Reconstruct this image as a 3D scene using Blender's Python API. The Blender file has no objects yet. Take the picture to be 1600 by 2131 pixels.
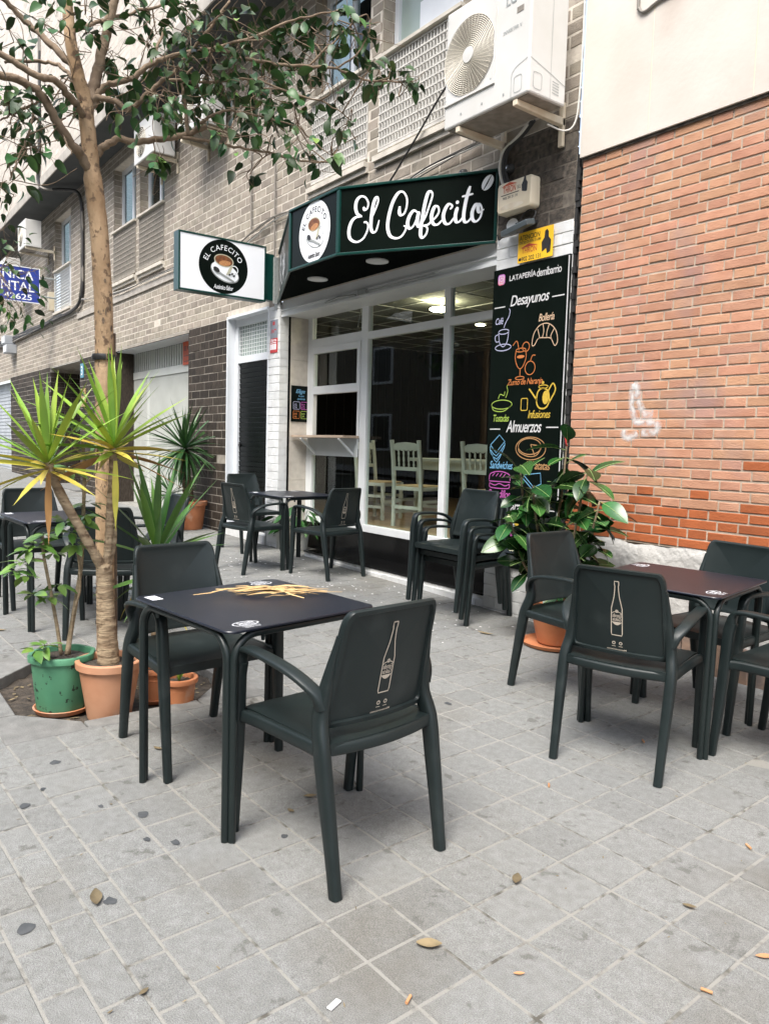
import bpy, math, random
from math import sin, cos, pi, radians, sqrt
from mathutils import Vector, Matrix

random.seed(11)
scene = bpy.context.scene
col = scene.collection

# ------------------------------------------------------------------ camera
FOC, YAW, PITCH, ROLL = 1597.8, 0.9313, 0.0850, 0.0282
cam_data = bpy.data.cameras.new('camera')
cam = bpy.data.objects.new('camera', cam_data)
col.objects.link(cam)
cam_data.sensor_fit = 'HORIZONTAL'
cam_data.sensor_width = 36.0
cam_data.lens = 36.0 * FOC / 1600.0
cam_data.clip_start = 0.05
cam_data.clip_end = 500.0
fw = Vector((-sin(YAW) * cos(PITCH), cos(YAW) * cos(PITCH), -sin(PITCH)))
rt = Vector((cos(YAW), sin(YAW), 0.0))
up = rt.cross(fw)
r2 = rt * cos(ROLL) + up * sin(ROLL)
u2 = -rt * sin(ROLL) + up * cos(ROLL)
M = Matrix((r2, u2, -fw)).transposed().to_4x4()
M.translation = Vector((0.0, 0.0, 1.383))
cam.matrix_world = M
scene.camera = cam

# ------------------------------------------------------------------ light
SUN_EL, SUN_AZ = radians(58), radians(150)      # azimuth: direction the sun stands in, from +Y clockwise
world = bpy.data.worlds.new('World')
scene.world = world
world.use_nodes = True
wn, wl = world.node_tree.nodes, world.node_tree.links
for n_ in list(wn):
    wn.remove(n_)
sky = wn.new('ShaderNodeTexSky')
sky.sky_type = 'NISHITA'
sky.sun_disc = False
sky.sun_elevation = SUN_EL
sky.sun_rotation = SUN_AZ
sky.dust_density = 3.0
sky.air_density = 1.0
hsv = wn.new('ShaderNodeHueSaturation')
hsv.inputs['Saturation'].default_value = 0.6
bg = wn.new('ShaderNodeBackground')
bg.inputs['Strength'].default_value = 0.15
wo = wn.new('ShaderNodeOutputWorld')
wl.new(sky.outputs[0], hsv.inputs['Color'])
wl.new(hsv.outputs[0], bg.inputs['Color'])
wl.new(bg.outputs[0], wo.inputs['Surface'])
sun_data = bpy.data.lights.new('sun', 'SUN')
sun_data.energy = 1.5
sun_data.angle = radians(28)
sun_data.color = (1.0, 0.96, 0.9)
sun = bpy.data.objects.new('sun', sun_data)
col.objects.link(sun)
sd = Vector((sin(SUN_AZ) * cos(SUN_EL), cos(SUN_AZ) * cos(SUN_EL), sin(SUN_EL)))
sun.rotation_euler = sd.to_track_quat('Z', 'Y').to_euler()
sun.location = (0, -6, 12)
vs = scene.view_settings
vs.view_transform = 'Standard'
vs.look = 'None'
vs.exposure = 1.6
vs.gamma = 1.0
vs.use_curve_mapping = False
scene.cycles.max_bounces = 8
scene.cycles.transparent_max_bounces = 12
scene.cycles.use_denoising = True

# ------------------------------------------------------------------ helpers
GB, GC = -0.0167, 0.0066            # fall of the pavement along the street and across it
def gz(x, y):
    return GB * x + GC * y
GN = Vector((-GB, -GC, 1)).normalized()
FY = 4.332                          # front of the facade
LOC = {}

def tag(o, label=None, cat=None, group=None, kind=None):
    if label: o['label'] = label
    if cat: o['category'] = cat
    if group: o['group'] = group
    if kind: o['kind'] = kind
    return o

def thing(name, label, cat, loc=(0, 0, 0), group=None):
    o = bpy.data.objects.new(name, None)
    o.empty_display_size = 0.1
    col.objects.link(o)
    o.location = loc
    LOC[o.name] = Vector(loc)
    return tag(o, label, cat, group)

def smoothstep(a, b, x):
    t = max(0.0, min(1.0, (x - a) / (b - a)))
    return t * t * (3 - 2 * t)

def catmull(P, n=6, closed=False):
    P = [Vector(p) for p in P]
    out = []
    m = len(P)
    rng = range(m if closed else m - 1)
    for i in rng:
        if closed:
            p0, p1, p2, p3 = P[(i - 1) % m], P[i], P[(i + 1) % m], P[(i + 2) % m]
        else:
            p1, p2 = P[i], P[i + 1]
            p0 = P[i - 1] if i > 0 else p1 * 2 - p2
            p3 = P[i + 2] if i + 2 < m else p2 * 2 - p1
        for k in range(n):
            t = k / n
            out.append(0.5 * ((2 * p1) + (p2 - p0) * t + (2 * p0 - 5 * p1 + 4 * p2 - p3) * t * t + (3 * p1 - p0 - 3 * p2 + p3) * t ** 3))
    if not closed:
        out.append(P[-1])
    return out

class MB:
    """collects shapes (world or local coordinates) into one mesh object"""
    def __init__(s):
        s.v, s.f, s.a = [], [], []
    def add(s, v, f, rnd=None):
        o = len(s.v)
        s.v += [tuple(p) for p in v]
        s.f += [tuple(i + o for i in q) for q in f]
        if rnd is not None:
            s.a += [rnd] * len(f)
        return s
    def box(s, x0, x1, y0, y1, z0, z1, rnd=None):
        v = [(x0, y0, z0), (x1, y0, z0), (x1, y1, z0), (x0, y1, z0), (x0, y0, z1), (x1, y0, z1), (x1, y1, z1), (x0, y1, z1)]
        return s.add(v, [(0, 3, 2, 1), (4, 5, 6, 7), (0, 1, 5, 4), (1, 2, 6, 5), (2, 3, 7, 6), (3, 0, 4, 7)], rnd)
    def obox(s, c, ex, ey, ez):
        c, ex, ey, ez = Vector(c), Vector(ex), Vector(ey), Vector(ez)
        v = [c + ex * a + ey * b + ez * d for d in (-1, 1) for a, b in ((-1, -1), (1, -1), (1, 1), (-1, 1))]
        return s.add(v, [(0, 3, 2, 1), (4, 5, 6, 7), (0, 1, 5, 4), (1, 2, 6, 5), (2, 3, 7, 6), (3, 0, 4, 7)])
    def bbox(s, x0, x1, y0, y1, z0, z1, b=0.004, rnd=None):
        """box with a chamfered front (-y) face"""
        v = [(x0, y1, z0), (x1, y1, z0), (x1, y1, z1), (x0, y1, z1),
             (x0, y0 + b, z0), (x1, y0 + b, z0), (x1, y0 + b, z1), (x0, y0 + b, z1),
             (x0 + b, y0, z0 + b), (x1 - b, y0, z0 + b), (x1 - b, y0, z1 - b), (x0 + b, y0, z1 - b)]
        f = [(8, 9, 10, 11), (4, 5, 9, 8), (5, 6, 10, 9), (6, 7, 11, 10), (7, 4, 8, 11), (0, 1, 5, 4), (1, 2, 6, 5), (2, 3, 7, 6), (3, 0, 4, 7)]
        return s.add(v, f, rnd)
    def tube(s, path, r, n=8, cap=True):
        path = [Vector(p) for p in path]
        m = len(path)
        R = r if isinstance(r, (list, tuple)) else [r] * m
        if len(R) == 2 and m > 2:
            R = [R[0] + (R[1] - R[0]) * i / (m - 1) for i in range(m)]
        t = (path[1] - path[0]).normalized()
        a = Vector((0, 0, 1)) if abs(t.z) < 0.9 else Vector((1, 0, 0))
        nx = t.cross(a).normalized()
        v, f = [], []
        for i, p in enumerate(path):
            tt = (path[min(i + 1, m - 1)] - path[max(i - 1, 0)])
            if tt.length < 1e-9: tt = t
            tt.normalize()
            nx = (nx - tt * nx.dot(tt))
            nx = nx.normalized() if nx.length > 1e-6 else tt.orthogonal().normalized()
            ny = tt.cross(nx)
            for k in range(n):
                w = 2 * pi * k / n
                v.append(p + (nx * cos(w) + ny * sin(w)) * R[i])
        for i in range(m - 1):
            for k in range(n):
                k2 = (k + 1) % n
                f.append((i * n + k, i * n + k2, (i + 1) * n + k2, (i + 1) * n + k))
        if cap:
            f.append(tuple(range(n - 1, -1, -1)))
            f.append(tuple((m - 1) * n + k for k in range(n)))
        return s.add(v, f)
    def sweep(s, path, wd, side, n=12, e=0.45):
        """rounded-rectangle section swept along path; wd = list of (half width along side, half depth)"""
        path = [Vector(p) for p in path]
        m = len(path)
        v, f = [], []
        for i, p in enumerate(path):
            tt = (path[min(i + 1, m - 1)] - path[max(i - 1, 0)]).normalized()
            sd_ = Vector(side[i] if isinstance(side, list) else side)
            sd_ = (sd_ - tt * sd_.dot(tt)).normalized()
            ny = tt.cross(sd_)
            w, d = wd[i]
            for k in range(n):
                a = 2 * pi * (k + 0.5) / n
                ca, sa = cos(a), sin(a)
                v.append(p + sd_ * w * math.copysign(abs(ca) ** e, ca) + ny * d * math.copysign(abs(sa) ** e, sa))
        for i in range(m - 1):
            for k in range(n):
                k2 = (k + 1) % n
                f.append((i * n + k, i * n + k2, (i + 1) * n + k2, (i + 1) * n + k))
        f.append(tuple(range(n - 1, -1, -1)))
        f.append(tuple((m - 1) * n + k for k in range(n)))
        return s.add(v, f)
    def lathe(s, prof, c=(0, 0, 0), n=24, wob=None):
        v, f = [], []
        for i, (r, z) in enumerate(prof):
            for k in range(n):
                a = 2 * pi * k / n
                rr = r * (1 + (wob(a, z) if wob else 0))
                v.append((c[0] + rr * cos(a), c[1] + rr * sin(a), c[2] + z))
        m = len(prof)
        for i in range(m - 1):
            for k in range(n):
                k2 = (k + 1) % n
                f.append((i * n + k, i * n + k2, (i + 1) * n + k2, (i + 1) * n + k))
        f.append(tuple(range(n - 1, -1, -1)))
        f.append(tuple((m - 1) * n + k for k in range(n)))
        return s.add(v, f)
    def prism(s, poly, z0, z1):
        n = len(poly)
        v = [(x, y, z0) for x, y in poly] + [(x, y, z1) for x, y in poly]
        f = [tuple(range(n - 1, -1, -1)), tuple(range(n, 2 * n))] + [(i, (i + 1) % n, n + (i + 1) % n, n + i) for i in range(n)]
        return s.add(v, f)
    def flat(s, v2, f2, fr, lift=0.0):
        """2-D faces laid on a frame fr = (origin, ex, ey) and lifted along its normal"""
        o, ex, ey = Vector(fr[0]), Vector(fr[1]), Vector(fr[2])
        nn = ex.cross(ey).normalized() * lift
        return s.add([o + ex * p[0] + ey * p[1] + nn for p in v2], f2)
    def build(s, name, mat, parent=None, smooth=False, sharp=40, attr=False, bevel=0):
        me = bpy.data.meshes.new(name)
        off = LOC.get(root_of(parent).name, Vector((0, 0, 0))) if parent else Vector((0, 0, 0))
        me.from_pydata([tuple(Vector(p) - off) for p in s.v], [], s.f)
        me.materials.append(mat)
        if s.a and attr:
            at = me.attributes.new('rnd', 'FLOAT', 'FACE')
            at.data.foreach_set('value', s.a)
        if smooth:
            me.polygons.foreach_set('use_smooth', [True] * len(me.polygons))
            if sharp:
                me.set_sharp_from_angle(angle=radians(sharp))
        me.update()
        o = bpy.data.objects.new(name, me)
        col.objects.link(o)
        if parent: o.parent = parent
        if bevel:
            b = o.modifiers.new('bevel', 'BEVEL')
            b.width = bevel; b.segments = 2; b.limit_method = 'ANGLE'; b.angle_limit = radians(40)
        return o

def root_of(o):
    while o.parent: o = o.parent
    return o

def copy_tree(o, parent=None):
    c = o.copy(); col.objects.link(c); c.parent = parent
    for ch in list(o.children): copy_tree(ch, c)
    return c

def place_on_ground(o, x, y, yaw, dz=0.0):
    e1 = Vector((cos(yaw), sin(yaw), 0)); e1.z = GB * e1.x + GC * e1.y; e1.normalize()
    e2 = GN.cross(e1)
    m = Matrix((e1, e2, GN)).transposed().to_4x4()
    m.translation = Vector((x, y, gz(x, y))) + GN * dz
    o.matrix_world = m

def ribbon(P, w):
    """2-D ribbon through points; w = width or function of direction"""
    n = len(P); v = []; f = []
    for i, p in enumerate(P):
        a, b = P[max(i - 1, 0)], P[min(i + 1, n - 1)]
        dx, dy = b[0] - a[0], b[1] - a[1]
        l = math.hypot(dx, dy) or 1e-6
        ww = w(dx / l, dy / l, i / (n - 1)) if callable(w) else w
        nx, ny = -dy / l * ww / 2, dx / l * ww / 2
        v += [(p[0] + nx, p[1] + ny), (p[0] - nx, p[1] - ny)]
    for i in range(n - 1):
        f.append((2 * i + 1, 2 * i + 3, 2 * i + 2, 2 * i))
    return v, f
def disc(cx, cy, rx, ry=None, n=40, rot=0):
    ry = rx if ry is None else ry
    v = []
    for k in range(n):
        a = 2 * pi * k / n
        x, y = rx * cos(a), ry * sin(a)
        v.append((cx + x * cos(rot) - y * sin(rot), cy + x * sin(rot) + y * cos(rot)))
    return v, [tuple(range(n))]
def circle_pts(cx, cy, rx, ry=None, a0=0, a1=2 * pi, n=32):
    ry = rx if ry is None else ry
    return [(cx + rx * cos(a0 + (a1 - a0) * k / n), cy + ry * sin(a0 + (a1 - a0) * k / n)) for k in range(n + 1)]
def sm2(P, n=6, closed=False):
    return [(p.x, p.y) for p in catmull([(a, b, 0) for a, b in P], n, closed)] + ([P[0]] if closed else [])
def rect2(x0, x1, y0, y1):
    return [(x0, y0), (x1, y0), (x1, y1), (x0, y1)], [(0, 1, 2, 3)]
def rrect(x0, x1, y0, y1, r, n=5):
    P = []
    for cx, cy, a0 in ((x1 - r, y1 - r, 0), (x0 + r, y1 - r, pi / 2), (x0 + r, y0 + r, pi), (x1 - r, y0 + r, 1.5 * pi)):
        for k in range(n + 1):
            a = a0 + pi / 2 * k / n
            P.append((cx + r * cos(a), cy + r * sin(a)))
    return P

# ------------------------------------------------------------------ lettering, made in one go while the scene is empty
_texts = {}
def want(key, body, size=1.0, shear=0.0, offset=0.0, align='CENTER', spacing=1.0):
    c = bpy.data.curves.new('lettering', 'FONT')
    c.body = body; c.size = size; c.shear = shear; c.offset = offset
    c.align_x = align; c.align_y = 'CENTER'; c.space_character = spacing
    c.resolution_u = 3
    o = bpy.data.objects.new('lettering', c)
    col.objects.link(o)
    _texts[key] = o
TX = {}
for ch in 'ELCAFITO': (want('c_' + ch, ch, 1.0, 0, 0.0), want('d_' + ch, ch, 1.0, 0, 0.032))
for k, b in dict(clinica='CLINICA', dental='DENTAL', clinum='42625', alarma='Alarma', lg='LG', inverter='INVERTER V', atencion='ATENCION', conectado='CONECTADO CON CENTRAL DE ALARMAS',
                 phone='902 202 131', thron='THRON', sl='S.L', tel='902 20 21 31', three='3', sevende='SE VENDE', latap='LATAPERÍA', brew='CERVECEROS', since='DESDE 1906', recycle='Mantenimiento: recíclame. 2E'.split(':')[0]).items():
    want(k, b, 1.0, 0, 0.012)
for k, b in dict(demi='demibarrio', desay='Desayunos', almu='Almuerzos', para='Para beber', cafe='Café', boll='Bollería', zumo='Zumo de Naranja', tost='Tostadas', infu='Infusiones',
                 sand='Sandwiches', tort='de Patatas', boca='Bocadillos', plat='Platos', cubos='Cubos', elige='Elige', laque='la que', quieras='quieras', auten='Auténtico Sabor', auten_b='Auténtico Sabor', star='Estrella', gal='Galicia').items():
    want(k, b, 1.0, 0.28 if k not in ('star', 'gal', 'demi') else 0.0, 0.007 if k != 'auten_b' else 0.035, spacing=0.9)
for k, b in dict(m1='LA\nLO\nCA', m2='DU\nTA\nDO', m3='AVE\nNA', m4='SO\nJA').items():
    want(k, b, 1.0, 0, 0.02)
bpy.context.view_layer.update()
_dg = bpy.context.evaluated_depsgraph_get()
for k, o in _texts.items():
    me = bpy.data.meshes.new_from_object(o.evaluated_get(_dg))
    vv = [(q.co.x, q.co.y) for q in me.vertices]
    ff = [tuple(p.vertices) for p in me.polygons]
    x0, x1 = min(a for a, b in vv), max(a for a, b in vv)
    y0, y1 = min(b for a, b in vv), max(b for a, b in vv)
    TX[k] = (vv, ff, (x0, x1, y0, y1))
    bpy.data.meshes.remove(me)
for o in list(_texts.values()):
    c = o.data
    bpy.data.objects.remove(o)
    bpy.data.curves.remove(c)
def txt(key, cx, cy, w, h=None, rot=0.0):
    """lettering scaled to width w (and height h) centred on cx, cy"""
    vv, ff, (x0, x1, y0, y1) = TX[key]
    sx = w / (x1 - x0)
    sy = sx if h is None else h / (y1 - y0)
    out = []
    for a, b in vv:
        x, y = (a - (x0 + x1) / 2) * sx, (b - (y0 + y1) / 2) * sy
        out.append((cx + x * cos(rot) - y * sin(rot), cy + x * sin(rot) + y * cos(rot)))
    return out, ff
def arc_text(word, cx, cy, r, h, a_mid, spread, pre='c_'):
    """capitals set along the top of a circle"""
    out = []
    adv = []
    for ch in word:
        if ch == ' ': adv.append(0.34); continue
        x0, x1, y0, y1 = TX['c_' + ch][2]
        adv.append((x1 - x0) + 0.16)
    tot = sum(adv); pos = 0
    for ch, ad in zip(word, adv):
        mid = pos + ad / 2; pos += ad
        if ch == ' ': continue
        a = a_mid + spread / 2 - spread * mid / tot
        x0, x1, y0, y1 = TX['c_' + ch][2]
        hh = h; ww = hh * (x1 - x0) / (TX['c_E'][2][3] - TX['c_E'][2][2])
        out.append(txt(pre + ch, cx + r * cos(a), cy + r * sin(a), ww, hh, a - pi / 2))
    return out

# ------------------------------------------------------------------ materials
def mat(name, c1, c2=None, scale=8.0, rough=0.6, bump=0.0, bscale=None, metal=0.0, spec=0.5, rnd=0.0, detail=5.0, ramp=(0.35, 0.65), stretch=None, rough2=None, coat=0.0, hue=0.0, stain=None, speck=None, blots=None):
    m = bpy.data.materials.new(name)
    m.use_nodes = True
    nt = m.node_tree; N, L = nt.nodes, nt.links
    b = N['Principled BSDF']
    b.inputs['Roughness'].default_value = rough
    b.inputs['Metallic'].default_value = metal
    b.inputs['Specular IOR Level'].default_value = spec
    b.inputs['Coat Weight'].default_value = coat
    tc = N.new('ShaderNodeTexCoord')
    vec = tc.outputs['Object']
    if stretch:
        mp = N.new('ShaderNodeMapping'); mp.inputs['Scale'].default_value = stretch
        L.new(vec, mp.inputs['Vector']); vec = mp.outputs[0]
    oi = N.new('ShaderNodeObjectInfo')
    at = N.new('ShaderNodeAttribute'); at.attribute_name = 'rnd'
    ad = N.new('ShaderNodeMath'); ad.operation = 'ADD'
    L.new(oi.outputs['Random'], ad.inputs[0]); L.new(at.outputs['Fac'], ad.inputs[1])
    fr = N.new('ShaderNodeMath'); fr.operation = 'FRACT'
    L.new(ad.outputs[0], fr.inputs[0])
    off = N.new('ShaderNodeVectorMath'); off.operation = 'ADD'
    cmb = N.new('ShaderNodeMath'); cmb.operation = 'MULTIPLY'; cmb.inputs[1].default_value = 37.0 if rnd else 0.0
    L.new(fr.outputs[0], cmb.inputs[0])
    L.new(vec, off.inputs[0]); L.new(cmb.outputs[0], off.inputs[1])
    vec = off.outputs[0]
    nz = N.new('ShaderNodeTexNoise'); nz.inputs['Scale'].default_value = scale; nz.inputs['Detail'].default_value = detail
    L.new(vec, nz.inputs['Vector'])
    cr = N.new('ShaderNodeValToRGB')
    c2 = c2 or tuple(x * 0.82 for x in c1)
    cr.color_ramp.elements[0].position = ramp[0]; cr.color_ramp.elements[0].color = (*c2, 1)
    cr.color_ramp.elements[1].position = ramp[1]; cr.color_ramp.elements[1].color = (*c1, 1)
    L.new(nz.outputs['Fac'], cr.inputs['Fac'])
    out = cr.outputs[0]
    if stain:                                   # (colour, scale, threshold lo, hi) dirt with a shape of its own
        n3 = N.new('ShaderNodeTexNoise'); n3.inputs['Scale'].default_value = stain[1]; n3.inputs['Detail'].default_value = 7
        gp_ = N.new('ShaderNodeNewGeometry'); L.new(gp_.outputs['Position'], n3.inputs['Vector'])
        mr = N.new('ShaderNodeMapRange'); mr.inputs['From Min'].default_value = stain[2]; mr.inputs['From Max'].default_value = stain[3]
        L.new(n3.outputs['Fac'], mr.inputs['Value'])
        mx = N.new('ShaderNodeMix'); mx.data_type = 'RGBA'
        L.new(mr.outputs[0], mx.inputs['Factor']); L.new(out, mx.inputs['A']); mx.inputs['B'].default_value = (*stain[0], 1)
        out = mx.outputs['Result']
    if blots:                                   # small darker blots, different on every piece
        n4 = N.new('ShaderNodeTexNoise'); n4.inputs['Scale'].default_value = blots[1]; n4.inputs['Detail'].default_value = 3
        L.new(vec, n4.inputs['Vector'])
        m4 = N.new('ShaderNodeMapRange'); m4.inputs['From Min'].default_value = blots[2]; m4.inputs['From Max'].default_value = blots[3]
        L.new(n4.outputs['Fac'], m4.inputs['Value'])
        x4 = N.new('ShaderNodeMix'); x4.data_type = 'RGBA'
        L.new(m4.outputs[0], x4.inputs['Factor']); L.new(out, x4.inputs['A']); x4.inputs['B'].default_value = (*blots[0], 1)
        out = x4.outputs['Result']
    if speck:                                   # fine aggregate grain
        n5 = N.new('ShaderNodeTexNoise'); n5.inputs['Scale'].default_value = speck[1]; n5.inputs['Detail'].default_value = 2
        L.new(vec, n5.inputs['Vector'])
        m5 = N.new('ShaderNodeMapRange'); m5.inputs['From Min'].default_value = 0.3; m5.inputs['From Max'].default_value = 0.7
        m5.inputs['To Min'].default_value = 1 - speck[0] / 2; m5.inputs['To Max'].default_value = 1 + speck[0] / 2
        L.new(n5.outputs['Fac'], m5.inputs['Value'])
        x5 = N.new('ShaderNodeVectorMath'); x5.operation = 'SCALE'
        L.new(out, x5.inputs[0]); L.new(m5.outputs[0], x5.inputs['Scale']); out = x5.outputs[0]
    if rnd or hue:
        hs = N.new('ShaderNodeHueSaturation')
        mr = N.new('ShaderNodeMapRange'); mr.inputs['To Min'].default_value = 1 - rnd; mr.inputs['To Max'].default_value = 1 + rnd
        L.new(fr.outputs[0], mr.inputs['Value']); L.new(mr.outputs[0], hs.inputs['Value'])
        if hue:
            f7 = N.new('ShaderNodeMath'); f7.operation = 'MULTIPLY'; f7.inputs[1].default_value = 7.31
            f8 = N.new('ShaderNodeMath'); f8.operation = 'FRACT'
            L.new(fr.outputs[0], f7.inputs[0]); L.new(f7.outputs[0], f8.inputs[0])
            mh = N.new('ShaderNodeMapRange'); mh.inputs['To Min'].default_value = 0.5 - hue; mh.inputs['To Max'].default_value = 0.5 + hue
            L.new(f8.outputs[0], mh.inputs['Value']); L.new(mh.outputs[0], hs.inputs['Hue'])
        L.new(out, hs.inputs['Color']); out = hs.outputs[0]
    L.new(out, b.inputs['Base Color'])
    if rough2 is not None:
        rr = N.new('ShaderNodeMapRange'); rr.inputs['To Min'].default_value = rough; rr.inputs['To Max'].default_value = rough2
        L.new(nz.outputs['Fac'], rr.inputs['Value']); L.new(rr.outputs[0], b.inputs['Roughness'])
    if bump:
        n2 = N.new('ShaderNodeTexNoise'); n2.inputs['Scale'].default_value = bscale or scale * 4; n2.inputs['Detail'].default_value = 6
        L.new(vec, n2.inputs['Vector'])
        bp = N.new('ShaderNodeBump'); bp.inputs['Strength'].default_value = bump; bp.inputs['Distance'].default_value = 0.01
        L.new(n2.outputs['Fac'], bp.inputs['Height']); L.new(bp.outputs[0], b.inputs['Normal'])
    return m
def glow(name, color, strength):
    m = bpy.data.materials.new(name); m.use_nodes = True
    b = m.node_tree.nodes['Principled BSDF']
    b.inputs['Base Color'].default_value = (*color, 1)
    b.inputs['Emission Color'].default_value = (*color, 1)
    b.inputs['Emission Strength'].default_value = strength
    return m
def glass(name, tint=(0.9, 0.95, 0.93)):
    m = bpy.data.materials.new(name); m.use_nodes = True
    nt = m.node_tree; N, L = nt.nodes, nt.links
    for n_ in list(N): N.remove(n_)
    t = N.new('ShaderNodeBsdfTransparent'); t.inputs['Color'].default_value = (*tint, 1)
    g = N.new('ShaderNodeBsdfGlossy'); g.inputs['Roughness'].default_value = 0.02
    lw = N.new('ShaderNodeLayerWeight'); lw.inputs['Blend'].default_value = 0.5      # same reflectance from either side
    pw = N.new('ShaderNodeMath'); pw.operation = 'POWER'; pw.inputs[1].default_value = 5.0
    fr = N.new('ShaderNodeMath'); fr.operation = 'MULTIPLY_ADD'; fr.inputs[1].default_value = 0.96; fr.inputs[2].default_value = 0.04
    L.new(lw.outputs['Facing'], pw.inputs[0]); L.new(pw.outputs[0], fr.inputs[0])
    mx = N.new('ShaderNodeMixShader'); o = N.new('ShaderNodeOutputMaterial')
    L.new(fr.outputs[0], mx.inputs[0]); L.new(t.outputs[0], mx.inputs[1]); L.new(g.outputs[0], mx.inputs[2]); L.new(mx.outputs[0], o.inputs[0])
    return m

MT = {}
def dm(k, *a, **kw): MT[k] = mat(k, *a, **kw)
dm('tile', (0.208, 0.212, 0.204), (0.174, 0.177, 0.168), scale=34, rough=0.88, bump=0.5, bscale=240, rnd=0.07, stain=((0.13, 0.12, 0.098), 1.5, 0.54, 0.82), detail=10, speck=(0.7, 380.0), blots=((0.125, 0.125, 0.115), 15.0, 0.63, 0.70))
dm('grout', (0.245, 0.24, 0.218), (0.085, 0.08, 0.066), scale=18, rough=0.95, bump=0.5, bscale=120, ramp=(0.31, 0.48))
dm('ring_stone', (0.20, 0.20, 0.19), (0.145, 0.145, 0.138), scale=14, rough=0.9, bump=0.5, bscale=110, rnd=0.08)
dm('soil', (0.075, 0.06, 0.045), (0.03, 0.025, 0.02), scale=22, rough=1.0, bump=0.9, bscale=60)
dm('asphalt', (0.06, 0.06, 0.06), (0.04, 0.04, 0.04), scale=30, rough=0.9, bump=0.4, bscale=200)
dm('light_brick', (0.335, 0.295, 0.24), (0.26, 0.225, 0.18), scale=11, rough=0.85, bump=0.4, bscale=90, rnd=0.2, hue=0.01)
dm('light_mortar', (0.64, 0.585, 0.5), (0.52, 0.47, 0.4), scale=12, rough=0.95, bump=0.3)
dm('dark_brick', (0.055, 0.043, 0.033), (0.028, 0.022, 0.017), scale=16, rough=0.7, bump=0.4, bscale=60, rnd=0.35, stretch=(3, 3, 0.8), spec=0.2)
dm('dark_mortar', (0.36, 0.33, 0.28), (0.24, 0.215, 0.18), scale=9, rough=0.95)
dm('grimy_brick', (0.10, 0.082, 0.064), (0.035, 0.03, 0.025), scale=24, rough=0.85, bump=0.5, bscale=70, rnd=0.25)
dm('white_brick', (0.70, 0.715, 0.71), (0.6, 0.61, 0.6), scale=9, rough=0.55, bump=0.6, bscale=120, rnd=0.05)
dm('white_mortar', (0.74, 0.75, 0.74), (0.5, 0.5, 0.48), scale=14, rough=0.7, bump=0.4)
dm('red_brick', (0.50, 0.27, 0.168), (0.42, 0.21, 0.125), scale=7, rough=0.85, bump=0.4, bscale=80, rnd=0.12, hue=0.007, stretch=(1, 1, 1.6), stain=((0.36, 0.22, 0.18), 2.6, 0.52, 0.72))
dm('new_brick', (0.38, 0.105, 0.032), (0.31, 0.085, 0.026), scale=9, rough=0.75, bump=0.3, bscale=80, rnd=0.12)
dm('red_mortar', (0.50, 0.42, 0.33), (0.38, 0.31, 0.24), scale=14, rough=0.95, bump=0.3)
dm('render_white', (0.63, 0.585, 0.525), (0.57, 0.525, 0.465), scale=2.5, rough=0.9, bump=0.12, bscale=30, stain=((0.46, 0.38, 0.32), 1.6, 0.58, 0.85))
dm('plaster', (0.55, 0.54, 0.51), (0.38, 0.37, 0.35), scale=5, rough=0.9, bump=1.0, bscale=26)
dm('plinth_stone', (0.34, 0.22, 0.15), (0.16, 0.13, 0.115), scale=5, rough=0.75, bump=0.5, bscale=40, rnd=0.2)
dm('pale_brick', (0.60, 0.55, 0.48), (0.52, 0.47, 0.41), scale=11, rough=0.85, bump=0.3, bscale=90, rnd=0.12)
dm('canopy_under', (0.003, 0.0045, 0.004), (0.002, 0.0035, 0.003), rough=0.8, spec=0.02)
dm('apron', (0.52, 0.55, 0.55), (0.47, 0.5, 0.5), scale=3, rough=0.4)
dm('plank_gap', (0.11, 0.115, 0.1), (0.08, 0.085, 0.075), scale=6, rough=0.8)
dm('far_render', (0.13, 0.115, 0.085), (0.1, 0.088, 0.065), scale=3, rough=0.9)
dm('branch_bark', (0.23, 0.17, 0.115), (0.14, 0.1, 0.066), scale=10, rough=0.95, bump=0.8, bscale=40)  # grey-brown branches, with the shade up in the crown darkened into the colour
dm('grimy_mortar', (0.15, 0.13, 0.105), (0.07, 0.06, 0.05), scale=20, rough=0.95)
dm('soffit', (0.075, 0.08, 0.08), (0.06, 0.065, 0.065), scale=3, rough=0.9, bump=0.1)
dm('band_stone', (0.45, 0.42, 0.37), (0.36, 0.33, 0.29), scale=6, rough=0.9, bump=0.2)
dm('sill', (0.62, 0.58, 0.5), (0.5, 0.46, 0.39), scale=9, rough=0.8, bump=0.1)
dm('white_metal', (0.70, 0.72, 0.72), (0.65, 0.67, 0.67), scale=4, rough=0.38)
dm('white_paint', (0.70, 0.73, 0.76), (0.66, 0.69, 0.72), scale=3, rough=0.4)
dm('cream_door', (0.56, 0.575, 0.535), (0.5, 0.515, 0.475), scale=3, rough=0.45)
dm('grille', (0.34, 0.31, 0.26), (0.26, 0.235, 0.2), scale=16, rough=0.7)
dm('grille_light', (0.62, 0.6, 0.55), (0.5, 0.48, 0.44), scale=16, rough=0.7)
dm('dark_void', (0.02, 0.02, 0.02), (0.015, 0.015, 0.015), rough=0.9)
dm('black_slat', (0.003, 0.005, 0.005), (0.002, 0.0035, 0.0035), scale=6, rough=0.3, spec=0.14)
dm('black_panel', (0.006, 0.006, 0.006), (0.004, 0.004, 0.004), scale=6, rough=0.2, spec=0.25)
dm('jamb_stone', (0.56, 0.52, 0.45), (0.46, 0.42, 0.36), scale=16, rough=0.6, bump=0.1, ramp=(0.3, 0.7))
dm('sign_black', (0.004, 0.007, 0.0055), (0.003, 0.0055, 0.004), scale=3, rough=0.28, spec=0.10)
dm('sign_green', (0.005, 0.045, 0.036), (0.004, 0.036, 0.029), scale=5, rough=0.28, spec=0.35)
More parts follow.
